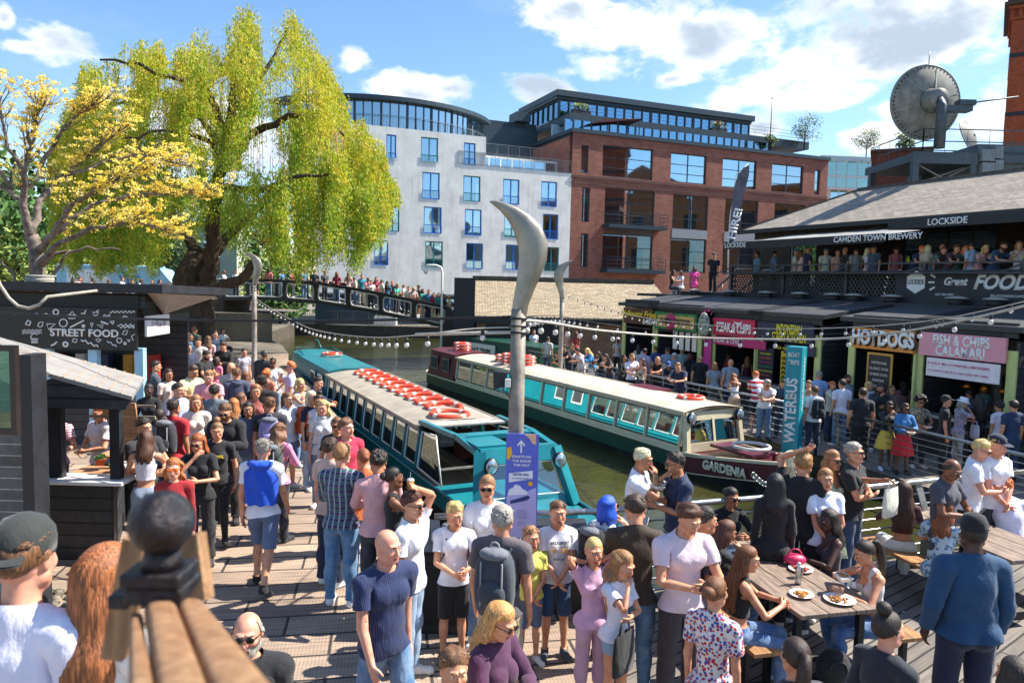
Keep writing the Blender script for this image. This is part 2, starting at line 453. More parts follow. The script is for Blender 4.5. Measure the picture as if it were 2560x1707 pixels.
def sculpt(fem,vox=0.0062):
 J=rest_joints(fem)
 lo=np.array([-0.70,-0.24,-0.02]);hi=np.array([0.70,0.20,1.79])
 n=np.ceil((hi-lo)/vox).astype(int)
 G=np.full(n,0.2,dtype=np.float32)
 def axes(a,b):
  ia=np.maximum(((a-lo)/vox).astype(int),0);ib=np.minimum(((b-lo)/vox).astype(int)+1,n)
  sl=tuple(slice(int(p),int(q))for p,q in zip(ia,ib))
  xs=[lo[k]+vox*np.arange(ia[k],ib[k])for k in range(3)]
  return sl,xs[0][:,None,None],xs[1][None,:,None],xs[2][None,None,:]
 def merge(sl,d,k):
  g=G[sl]
  if k>0:
   h=np.clip(0.5+0.5*(g-d)/k,0,1)
   G[sl]=g*(1-h)+d*h-k*h*(1-h)
  else:G[sl]=np.minimum(g,d)
 def cut(c,r,k=0.006):
  c=np.array(c);r=np.array(r);pad=r+0.02
  sl,X,Y,Z=axes(c-pad,c+pad)
  q=np.sqrt(((X-c[0])/r[0])**2+((Y-c[1])/r[1])**2+((Z-c[2])/r[2])**2)
  d=-(q-1)*r.min();g=G[sl]
  h=np.clip(0.5-0.5*(g-d)/k,0,1)
  G[sl]=g*(1-h)+d*h+k*h*(1-h)
 def ell(c,r,k=0.02):
  c=np.array(c,float);r=np.array(r,float);pad=r+0.05
  sl,X,Y,Z=axes(c-pad,c+pad)
  p=((X-c[0])/r[0])**2+((Y-c[1])/r[1])**2+((Z-c[2])/r[2])**2
  k0=np.sqrt(p)
  k1=np.sqrt(((X-c[0])/r[0]**2)**2+((Y-c[1])/r[1]**2)**2+((Z-c[2])/r[2]**2)**2)
  merge(sl,(k0*(k0-1)/np.maximum(k1,1e-6)).astype(np.float32),k)
 def cap(a,b,ra,rb,k=0.02,sq=(1,1)):
  a=np.array(a,float);b=np.array(b,float);R=max(ra,rb)*max(1,*[1/s for s in sq])+0.05
  sl,X,Y,Z=axes(np.minimum(a,b)-R,np.maximum(a,b)+R)
  ab=b-a;L2=ab.dot(ab)
  t=np.clip(((X-a[0])*ab[0]+(Y-a[1])*ab[1]+(Z-a[2])*ab[2])/L2,0,1)
  dx=(X-a[0]-t*ab[0])*sq[0];dy=(Y-a[1]-t*ab[1])*sq[1];dz=Z-a[2]-t*ab[2]
  merge(sl,(np.sqrt(dx*dx+dy*dy+dz*dz)-(ra+(rb-ra)*t)).astype(np.float32),k)
 if fem:
  ell((0,0.01,1.30),(0.135,0.092,0.165),0.03);ell((0,0.0,1.11),(0.112,0.083,0.13),0.05)
  ell((0,0.008,0.93),(0.160,0.108,0.115),0.05)
  for s in(1,-1):ell((s*0.066,-0.070,1.275),(0.056,0.046,0.056),0.035);ell((s*0.07,0.065,0.89),(0.082,0.075,0.085),0.03)
 else:
  ell((0,0.01,1.29),(0.165,0.108,0.18),0.03);ell((0,0.0,1.10),(0.140,0.097,0.15),0.05)
  ell((0,0.005,0.94),(0.152,0.106,0.11),0.05)
  for s in(1,-1):ell((s*0.075,-0.055,1.31),(0.08,0.05,0.065),0.04);ell((s*0.065,0.06,0.89),(0.078,0.07,0.08),0.03)
 sh=0.158 if fem else 0.178;am=0.84 if fem else 1.0
 for s,kk in((1,'L'),(-1,'R')):
  S,E,W,H=J['sh'+kk],J['el'+kk],J['wr'+kk],J['ha'+kk]
  cap((s*0.03,0.02,1.455),(s*(sh-0.01),0.015,1.405),0.045*am+0.004,0.052*am,0.05)
  ell(S+[0,0,-0.012],np.array([0.058,0.056,0.064])*am,0.03)
  cap(S,E,0.050*am,0.038*am,0.02);cap(E,W,0.039*am,0.026*am,0.015)
  d=ARMD*np.array([s,1,1]);side=np.array([s*math.cos(ARM_A),0,math.sin(ARM_A)])
  cap(W,W+d*0.03,0.025*am,0.027*am,0.01,(1.3,1))
  cap(W+d*0.03+[0,-0.012,0],W+d*0.085+[0,-0.026,0],0.0175,0.015,0.012)
  cap(W+d*0.03+[0,0.010,0],W+d*0.085+[0,0.020,0],0.0170,0.014,0.016)
  cap(W+d*0.03,W+d*0.088,0.0175,0.0155,0.014)
  for(yy,L,r)in((-0.029,0.068,0.0088),(-0.0098,0.078,0.0092),(0.0094,0.072,0.0088),(0.0275,0.055,0.0078)):
   a=W+d*0.088+[0,yy,0]
   b=a+d*L*0.55+side*-0.010+[0,yy*0.18,0]
   c=b+d*L*0.42+side*-0.024
   cap(a,b,r,r*0.93,0.003);cap(b,c,r*0.93,r*0.78,0.003)
  t0=W+d*0.030+[0,-0.022,0];t1=W+d*0.062+[0,-0.052,0]+side*-0.012;t2=W+d*0.094+[0,-0.060,0]+side*-0.026
  cap(t0,t1,0.0135,0.011,0.006);cap(t1,t2,0.0105,0.0085,0.003)
  hp,kn,an=J['hip'+kk],J['kn'+kk],J['an'+kk]
  th=0.088 if fem else 0.084
  cap(hp+[0,0,-0.03],kn+[0,0,0.02],th,0.056,0.03);cap(kn,an,0.053,0.034,0.02)
  ell(kn+[s*0.004,0.022,-0.13],(0.049,0.050,0.11),0.03);ell(kn+[0,-0.012,0],(0.045,0.042,0.05),0.02)
  cap(an+[0,0.012,-0.045],J['to'+kk]+[0,-0.005,0.004],0.033,0.026,0.03,(0.85,1));cap(an,an+[0,-0.06,-0.03],0.034,0.030,0.02)
  cap(J['to'+kk]+[-0.012*s,-0.02,0.0],J['to'+kk]+[0.02*s,-0.008,0.0],0.024,0.021,0.02)
 cap((0,0.022,1.42),(0,0.008,1.56),0.052 if fem else 0.060,0.047 if fem else 0.055,0.03)
 hw=0.073 if fem else 0.077
 ell((0,0.012,1.662),(hw,0.092,0.092),0.0)
 ell((0,-0.022,1.612),(hw*0.84,0.066,0.082),0.03)
 jw=0.036 if fem else 0.046
 cap((-jw*0.35,-0.062,1.555),(jw*0.35,-0.062,1.555),0.024,0.024,0.03)
 for s in(1,-1):
  cap((s*jw*1.35,0.0,1.582),(s*0.018,-0.056,1.548),0.021,0.020,0.025)
  ell((s*0.040,-0.062,1.615),(0.023,0.02,0.022),0.02)
  cap((s*0.014,-0.090,1.668),(s*0.046,-0.073,1.667),0.0095,0.008,0.012)
 for s in(1,-1):cut((s*0.031,-0.098,1.648),(0.016,0.016,0.012),0.01)
 for s in(1,-1):
  ell((s*0.031,-0.074,1.647),(0.0145,0.0125,0.0125),0.003)
  ell((s*(hw+0.004),0.012,1.636),(0.009,0.019,0.031),0.006)
  ell((s*0.011,-0.099,1.604),(0.009,0.010,0.008),0.006)
 cap((0,-0.088,1.652),(0,-0.110,1.609),0.0075,0.0115,0.010)
 cap((-0.017,-0.083,1.579),(0.017,-0.083,1.579),0.0085,0.0085,0.008);cap((0,-0.088,1.580),(0.0,-0.0885,1.581),0.009,0.009,0.008)
 cap((-0.012,-0.083,1.568),(0.012,-0.083,1.568),0.0085,0.0085,0.006)
 g=openvdb.FloatGrid();g.background=0.2
 g.copyFromArray(G,tolerance=0.0)
 pts,quads=g.convertToQuads(isovalue=0.0)
 co=np.asarray(pts,dtype=np.float64)*vox+lo
 return J,co,np.asarray(quads)
CUTS=None
def lod_mesh(co,quads,target,J):
 me=bpy.data.meshes.new('base');me.from_pydata(co.tolist(),[],quads.tolist());me.update()
 bm=bmesh.new();bm.from_mesh(me)
 big=max(bm.verts,key=lambda v:v.co.z)
 seen={big};st=[big]
 while st:
  v=st.pop()
  for e in v.link_edges:
   w=e.other_vert(v)
   if w not in seen:seen.add(w);st.append(w)
 bmesh.ops.delete(bm,geom=[v for v in bm.verts if v not in seen],context='VERTS')
 body=[v for v in bm.verts if v.co.z<1.50 and not(abs(v.co.x)>0.36 and v.co.z<0.99)]
 bmesh.ops.smooth_vert(bm,verts=body,factor=0.5,use_axis_x=True,use_axis_y=True,use_axis_z=True)
 bmesh.ops.smooth_vert(bm,verts=bm.verts[:],factor=0.4,use_axis_x=True,use_axis_y=True,use_axis_z=True)
 bm.to_mesh(me);bm.free()
 ob=bpy.data.objects.new('base',me);COL.objects.link(ob)
 vg=ob.vertex_groups.new(name='w')
 cs=np.array([v.co for v in me.vertices])
 head=np.where((cs[:,2]>1.53)&(cs[:,1]<0.02))[0];rest=np.setdiff1d(np.arange(len(cs)),head)
 vg.add(rest.tolist(),1.0,'REPLACE');vg.add(head.tolist(),0.25,'REPLACE')
 d=ob.modifiers.new('d','DECIMATE');d.ratio=target/(2.0*len(me.polygons));d.vertex_group='w';d.vertex_group_factor=1.0
 dg=bpy.context.evaluated_depsgraph_get()
 ev=ob.evaluated_get(dg);m2=bpy.data.meshes.new_from_object(ev)
 bpy.data.objects.remove(ob);bpy.data.meshes.remove(me)
 bm=bmesh.new();bm.from_mesh(m2)
 def bis(p,nrm,sel=None):
  geo=[f for f in bm.faces if sel is None or sel(f.calc_center_median())]
  ed=set();vs=set()
  for f in geo:ed.update(f.edges);vs.update(f.verts)
  bmesh.ops.bisect_plane(bm,geom=geo+list(ed)+list(vs),plane_co=p,plane_no=nrm,dist=0.0005)
 trunk=lambda c:abs(c.x)<0.30
 for z in(0.885,1.00,1.10,0.50,0.62,0.76,0.25,0.092):bis((0,0,z),(0,0,1),trunk)
 bis((0,0,1.488),(0,-0.45,1.0),lambda c:abs(c.x)<0.15 and c.z>1.3)
 bis((0,0,1.36),(0,-0.5,1.0),lambda c:abs(c.x)<0.2 and c.z>1.2)
 for s,k in((1,'L'),(-1,'R')):
  S=J['sh'+k];dd=ARMD*np.array([s,1,1])
  for t in(-0.03,0.17,0.36,0.515):
   p=S+dd*t
   bis(tuple(p),tuple(dd),lambda c,s=s:c.x*s>0.10 and c.z>0.85)
 bmesh.ops.triangulate(bm,faces=[f for f in bm.faces if len(f.verts)>4])
 V=np.array([v.co for v in bm.verts]);bm.faces.ensure_lookup_table();bm.verts.index_update()
 Fc=[tuple(v.index for v in f.verts)for f in bm.faces]
 bm.free();bpy.data.meshes.remove(m2)
 return V,Fc
BONES=['pelvis','spine','chest','neck','head','ual','fal','hal','uar','far','har','thl','shl','fol','thr','shr','for']
PAR={'spine':'pelvis','chest':'spine','neck':'chest','head':'neck','ual':'chest','fal':'ual','hal':'fal','uar':'chest','far':'uar','har':'far','thl':'pelvis','shl':'thl','fol':'shl','thr':'pelvis','shr':'thr','for':'shr'}
def bone_seg(J):
 return{'pelvis':(J['pelvis']+[0,0,-0.03],J['spine'],0.13),'spine':(J['spine'],J['chest'],0.125),'chest':(J['chest'],J['neck']-[0,0,0.06],0.14),'neck':(J['neck'],J['head'],0.05),'head':(J['head']+[0,0,0.02],J['top']-[0,0,0.06],0.075),'ual':(J['shL']+ARMD*0.03,J['elL'],0.048),'fal':(J['elL'],J['wrL'],0.034),'hal':(J['wrL'],J['haL'],0.03),'uar':(J['shR']+ARMD*[-0.03,1,0.03],J['elR'],0.048),'far':(J['elR'],J['wrR'],0.034),'har':(J['wrR'],J['haR'],0.03),'thl':(J['hipL']-[0,0,0.06],J['knL'],0.08),'shl':(J['knL'],J['anL'],0.045),'fol':(J['anL']-[0,0,0.03],J['toL'],0.03),'thr':(J['hipR']-[0,0,0.06],J['knR'],0.08),'shr':(J['knR'],J['anR'],0.045),'for':(J['anR']-[0,0,0.03],J['toR'],0.03)}
def weights(V,J):
 seg=bone_seg(J);D=np.zeros((len(V),len(BONES)))
 for i,b in enumerate(BONES):
  a,e,r=seg[b];ab=e-a
  t=np.clip(((V-a)@ab)/ab.dot(ab),0,1)
  D[:,i]=np.maximum(np.linalg.norm(V-a-t[:,None]*ab,axis=1)-r*0.6,0.004)
 W=D**-4.0
 side=V[:,0]
 for i,b in enumerate(BONES):
  if b in('ual','fal','hal','thl','shl','fol'):W[side<-0.005,i]*=0.0
  if b in('uar','far','har','thr','shr','for'):W[side>0.005,i]*=0.0
  if b in('hal','har','fal','far'):W[np.abs(side)<0.23,i]=0
  if b in('pelvis','spine','thl','thr'):W[np.abs(side)>0.25,i]=0
  if b in('ual','uar'):W[(np.abs(side)<0.10),i]=0
  if b=='head':W[V[:,2]<1.50,i]=0
  if b in('chest',):W[V[:,2]>1.56,i]=0
 W/=W.sum(1)[:,None]
 return W
BASE={}
def make_bases():
 for fem in(False,True):
  J,co,q=sculpt(fem)
  for lod,tgt in((0,15000),(1,5600),(2,1900)):
   V,Fc=lod_mesh(co,q,tgt,J)
   dd=[ARMD*np.array([s,1,1])for s in(1,-1)]
   isarm=(np.abs(V[:,0])>0.12)
   t=np.where(V[:,0]>0,(V-J['shL'])@dd[0],(V-J['shR'])@dd[1])
   off=np.where(V[:,0]>0,np.linalg.norm((V-J['shL'])-((V-J['shL'])@dd[0])[:,None]*dd[0],axis=1),np.linalg.norm((V-J['shR'])-((V-J['shR'])@dd[1])[:,None]*dd[1],axis=1))
   arm=(off<0.085)&(t>-0.06)&(np.abs(V[:,0])>(0.125 if fem else 0.145))&(V[:,2]>0.7)
   arm|=np.abs(V[:,0])>0.31
   fc=np.array([V[list(f)].mean(0)for f in Fc])
   farm=np.array([arm[list(f)].mean()>0.5 for f in Fc])
   ft=np.array([t[list(f)].mean()for f in Fc])
   N=np.zeros_like(V)
   for k in range(3):pass
   BASE[(fem,lod)]=dict(J=J,V=V,F=Fc,W=weights(V,J),fc=fc,farm=farm,ft=ft,arm=arm,t=t)
make_bases()
def minrot(a,b):
 a=a/np.linalg.norm(a);b=b/np.linalg.norm(b)
 q=Vector(a).rotation_difference(Vector(b))
 return np.array(q.to_matrix())
def rotx(a):c,s=math.cos(a),math.sin(a);return np.array([[1,0,0],[0,c,-s],[0,s,c]])
def roty(a):c,s=math.cos(a),math.sin(a);return np.array([[c,0,s],[0,1,0],[-s,0,c]])
def rotz(a):c,s=math.cos(a),math.sin(a);return np.array([[c,-s,0],[s,c,0],[0,0,1]])
def ik(S,T,l1,l2,pole):
 d=T-S;L=np.linalg.norm(d)
 L=min(L,(l1+l2)*0.995);u=d/np.linalg.norm(d)
 a=(l1*l1-l2*l2+L*L)/(2*L);h=math.sqrt(max(l1*l1-a*a,0))
 p=pole-u*np.dot(pole,u);p=p/max(np.linalg.norm(p),1e-6)
 E=S+u*a+p*h
 return E-S,(S+u*L)-E
def pose_body(base,P):
 """P: lean, twist, side, hy (head yaw), hp (head pitch), L/R arm: ('ik', target, pole) or (dir, dir); legs"""
 J=base['J'];T={};R={}
 R['pelvis']=rotz(P.get('ptw',0))@rotx(P.get('plean',0))
 pos={'pelvis':J['pelvis']+np.array(P.get('poff',(0,0,0)))}
 le=P.get('lean',0);tw=P.get('twist',0);sd=P.get('side',0)
 R['spine']=R['pelvis']@rotx(le*0.5)@roty(sd*0.5)@rotz(tw*0.5)
 R['chest']=R['spine']@rotx(le*0.5)@roty(sd*0.5)@rotz(tw*0.5)
 R['neck']=R['chest']@rotz(P.get('hy',0)*0.4)@rotx(P.get('hp',0)*0.4-le*0.3)
 R['head']=R['chest']@rotz(P.get('hy',0))@rotx(P.get('hp',0)-le*0.5)@roty(P.get('hr',0))
 pos['spine']=pos['pelvis']+R['pelvis']@(J['spine']-J['pelvis'])
 pos['chest']=pos['spine']+R['spine']@(J['chest']-J['spine'])
 pos['neck']=pos['chest']+R['chest']@(J['neck']-J['chest'])
 pos['head']=pos['neck']+R['neck']@(J['head']-J['neck'])
 for s,k,ua,fa,ha in((1,'L','ual','fal','hal'),(-1,'R','uar','far','har')):
  pos[ua]=pos['chest']+R['chest']@(J['sh'+k]-J['chest'])
  rd=ARMD*np.array([s,1,1]);a=P.get(k,((0.12,0.02,-1),(0.05,-0.18,-1)))
  m=np.array([s,1,1])
  if a[0]=='ik':
   ud,fd=ik(pos[ua],np.array(a[1],float)*m,UPL,FOL,np.array(a[2],float)*m)
  else:
   ud,fd=R['chest']@(np.array(a[0],float)*m),R['chest']@(np.array(a[1],float)*m)
  Ru=minrot(R['chest']@rd,ud)@R['chest']
  Rf=minrot(Ru@rd,fd)@Ru
  R[ua]=Ru;R[fa]=Rf
  hd=a[3]if len(a)>3 else None
  R[ha]=Rf if hd is None else minrot(Rf@rd,np.array(hd,float)*m)@Rf
  pos[fa]=pos[ua]+Ru@(rd*UPL);pos[ha]=pos[fa]+Rf@(rd*FOL)
 for s,k,t_,s_,f_ in((1,'L','thl','shl','fol'),(-1,'R','thr','shr','for')):
  pos[t_]=pos['pelvis']+R['pelvis']@(J['hip'+k]-J['pelvis'])
  a=P.get('leg'+k,((0.03,0,-1),(0.03,0.02,-1),0));m=np.array([s,1,1])
  r1=J['kn'+k]-J['hip'+k];r2=J['an'+k]-J['kn'+k]
  Rt=minrot(r1,np.array(a[0],float)*m);Rt=Rt@rotz(0)
  Rs=minrot(Rt@r2,np.array(a[1],float)*m)@Rt
  R[t_]=Rt;R[s_]=Rs;R[f_]=rotz(s*0.18)@rotx(a[2]if len(a)>2 else 0)
  pos[s_]=pos[t_]+Rt@r1;pos[f_]=pos[s_]+Rs@r2
 rest={'pelvis':J['pelvis'],'spine':J['spine'],'chest':J['chest'],'neck':J['neck'],'head':J['head'],'ual':J['shL'],'fal':J['elL'],'hal':J['wrL'],'uar':J['shR'],'far':J['elR'],'har':J['wrR'],'thl':J['hipL'],'shl':J['knL'],'fol':J['anL'],'thr':J['hipR'],'shr':J['knR'],'for':J['anR']}
 V=base['V'];out=np.zeros_like(V);hs=P.get('headsize',1.0)
 for i,b in enumerate(BONES):
  w=base['W'][:,i][:,None]
  if w.max()<1e-4:continue
  q=(V-rest[b])
  if b=='head' and hs!=1.0:q=q*hs
  out+=w*(q@R[b].T+pos[b])
 low=out[:,2].min()
 sh=-low if not P.get('seat')else 0.0
 out[:,2]+=sh
 for b in pos:pos[b]=pos[b]+np.array([0,0,sh])
 return out,R,pos,rest
for _b in BASE.values():
 Ft=[];idx=[]
 for i,f in enumerate(_b['F']):
  for k in range(1,len(f)-1):Ft.append((f[0],f[k],f[k+1]));idx.append(i)
 idx=np.array(idx);_b['T']=np.array(Ft);_b['fc']=_b['V'][_b['T']].mean(1)
 _b['farm']=_b['farm'][idx];_b['ft']=_b['ft'][idx]
 _b['pl']=(_b['fc'][:,2]-1.488)-0.45*_b['fc'][:,1]
 _b['pl2']=(_b['fc'][:,2]-1.36)-0.5*_b['fc'][:,1]
def vnormals(V,T):
 n=np.cross(V[T[:,1]]-V[T[:,0]],V[T[:,2]]-V[T[:,0]])
 N=np.zeros_like(V)
 for k in range(3):np.add.at(N,T[:,k],n)
 return N/np.maximum(np.linalg.norm(N,axis=1),1e-9)[:,None]
class Tri:
 """triangle soup with material slots"""
 def __init__(self):self.V=[];self.T=[];self.M=[];self.n=0
 def add(self,V,T,m=0):
  self.V.append(np.asarray(V,float));self.T.append(np.asarray(T,int)+self.n);self.M.append(np.full(len(T),m)if np.isscalar(m)else np.asarray(m));self.n+=len(V)
 def addmb(self,mb,m=0):
  T=[]
  for f in mb.f:
   for k in range(1,len(f)-1):T.append((f[0],f[k],f[k+1]))
  self.add(np.array(mb.v),np.array(T),m)
 def build(self,name,mats,parent=None,xf=None):
  V=np.concatenate(self.V);T=np.concatenate(self.T);M=np.concatenate(self.M)
  if xf is not None:V=xf(V)
  me=bpy.data.meshes.new(name)
  me.vertices.add(len(V));me.vertices.foreach_set('co',V.ravel().astype(np.float32))
  me.loops.add(len(T)*3);me.loops.foreach_set('vertex_index',T.ravel().astype(np.int32))
  me.polygons.add(len(T));me.polygons.foreach_set('loop_start',np.arange(0,len(T)*3,3,dtype=np.int32))
  me.polygons.foreach_set('material_index',M.astype(np.int32));me.polygons.foreach_set('use_smooth',np.ones(len(T),bool))
  me.update(calc_edges=True)
  for mm in mats:me.materials.append(mm)
  o=bpy.data.objects.new(name,me);COL.objects.link(o)
  if parent is not None:o.parent=parent
  return o
def skin_mat(tone):
 tones={0:('#e2a88c','#c9806a'),1:('#d9a07c','#bd7a5e'),2:('#bd8560','#9c6347'),3:('#8a5a3e','#6b4330'),4:('#54362a','#3c261f')}
 key=('skin',tone)
 if key in _mats:return _mats[key]
 m,nt,b=new_mat('skin');a,d=tones[tone]
 col=mixc(nt,ramp(nt,noise(nt,14,5,0.6),0.35,0.7),_lin(a),_lin(d))
 nt.links.new(col,b.inputs['Base Color']);b.inputs['Roughness'].default_value=0.48
 b.inputs['Subsurface Weight'].default_value=0.06;b.inputs['Subsurface Radius'].default_value=(0.02,0.008,0.004)
 bump(nt,b,noise(nt,90,3),0.08,0.002)
 _mats[key]=m;return m
def hair_mat(c):
 key=('hair',c)
 if key in _mats:return _mats[key]
 m,nt,b=new_mat('hair');l=_lin(c)
 n=noise(nt,1.0,5,0.6,sc=(160,160,9))
 big=noise(nt,14,3,0.6)
 col=mixc(nt,ramp(nt,n,0.35,0.65),tuple(v*0.4 for v in l[:3])+(1,),tuple(min(1,v*2.0)for v in l[:3])+(1,))
 col=mixc(nt,1.0,col,mixc(nt,ramp(nt,big,0.3,0.7),(0.75,0.75,0.75,1),(1.2,1.15,1.1,1)),'MULTIPLY')
 nt.links.new(col,b.inputs['Base Color']);b.inputs['Roughness'].default_value=0.55
 bump(nt,b,n,0.7,0.006)
 _mats[key]=m;return m
def cloth(c,pat=None):
 key=('cloth',str(c),str(pat))
 if key in _mats:return _mats[key]
 m,nt,b=new_mat('fabric');l=_lin(c)
 tc=nt.nodes.new('ShaderNodeTexCoord')
 base=l
 def wave(ax,scale,lo,hi,dist=0.0):
  w=nt.nodes.new('ShaderNodeTexWave');w.bands_direction=ax;w.inputs['Scale'].default_value=scale;w.inputs['Distortion'].default_value=dist
  nt.links.new(tc.outputs['Object'],w.inputs['Vector']);return ramp(nt,w.outputs['Fac'],lo,hi)
 if pat:
  kind=pat[0];c2=_lin(pat[1])
  if kind=='stripe':base=mixc(nt,wave('Z',pat[2],0.45,0.55),l,c2)
  elif kind=='pin':base=mixc(nt,wave('X',22,0.6,0.7),l,c2)
  elif kind=='check':
   a=mixc(nt,wave('Z',5.0,0.55,0.65),l,c2);a2=mixc(nt,wave('X',5.0,0.80,0.9),a,_lin('#93a7b8'))
   base=mixc(nt,wave('Z',10.0,0.92,0.97),a2,_lin('#8c5f9c'))
  elif kind in('floral','spots'):
   v=nt.nodes.new('ShaderNodeTexVoronoi');v.inputs['Scale'].default_value=pat[2]
   nt.links.new(tc.outputs['Object'],v.inputs['Vector'])
   sp=ramp(nt,v.outputs['Distance'],0.38,0.46,1,0)
   base=mixc(nt,sp,l,c2)
   if len(pat)>3:
    v2=nt.nodes.new('ShaderNodeTexVoronoi');v2.inputs['Scale'].default_value=pat[2]*0.8
    mp=nt.nodes.new('ShaderNodeMapping');mp.inputs['Location'].default_value=(3.1,1.7,0.4)
    nt.links.new(tc.outputs['Object'],mp.inputs[0]);nt.links.new(mp.outputs[0],v2.inputs['Vector'])
    base=mixc(nt,ramp(nt,v2.outputs['Distance'],0.3,0.38,1,0),base,_lin(pat[3]))
  elif kind=='denim':
   base=mixc(nt,ramp(nt,noise(nt,7,4,0.6),0.4,0.7),l,c2)
 n=noise(nt,9,5,0.6)
 col=mixc(nt,1.0,base,mixc(nt,ramp(nt,n,0.3,0.7),(0.84,0.84,0.86,1),(1.1,1.1,1.08,1)),'MULTIPLY')
 nt.links.new(col,b.inputs['Base Color']);b.inputs['Roughness'].default_value=0.85
 b.inputs['Sheen Weight'].default_value=0.15
 f=noise(nt,1.0,4,0.55,sc=(13,13,6))
 fn=noise(nt,260,2)
 ad=nt.nodes.new('ShaderNodeMath');ad.operation='MULTIPLY_ADD';ad.inputs[1].default_value=0.04
 nt.links.new(fn,ad.inputs[0]);nt.links.new(f,ad.inputs[2])
 bump(nt,b,ad.outputs[0],0.34,0.05)
 _mats[key]=m;return m
eye_white=mat('eye_white','#e6e0da',0.3,var=0.02);iris=mat('iris','#2a1c14',0.2,var=0.05)
lip={0:mat('lip','#b4584f',0.45),1:mat('lip','#a8523f',0.45),2:mat('lip','#8c4438',0.45),3:mat('lip','#5f3028',0.45),4:mat('lip','#45241f',0.45)}
lens_m=mat('dark_lens','#0c0a0a',0.08,var=0.05);orange_lens=mat('orange_lens','#e8670c',0.1,var=0.05)
H_=np.array
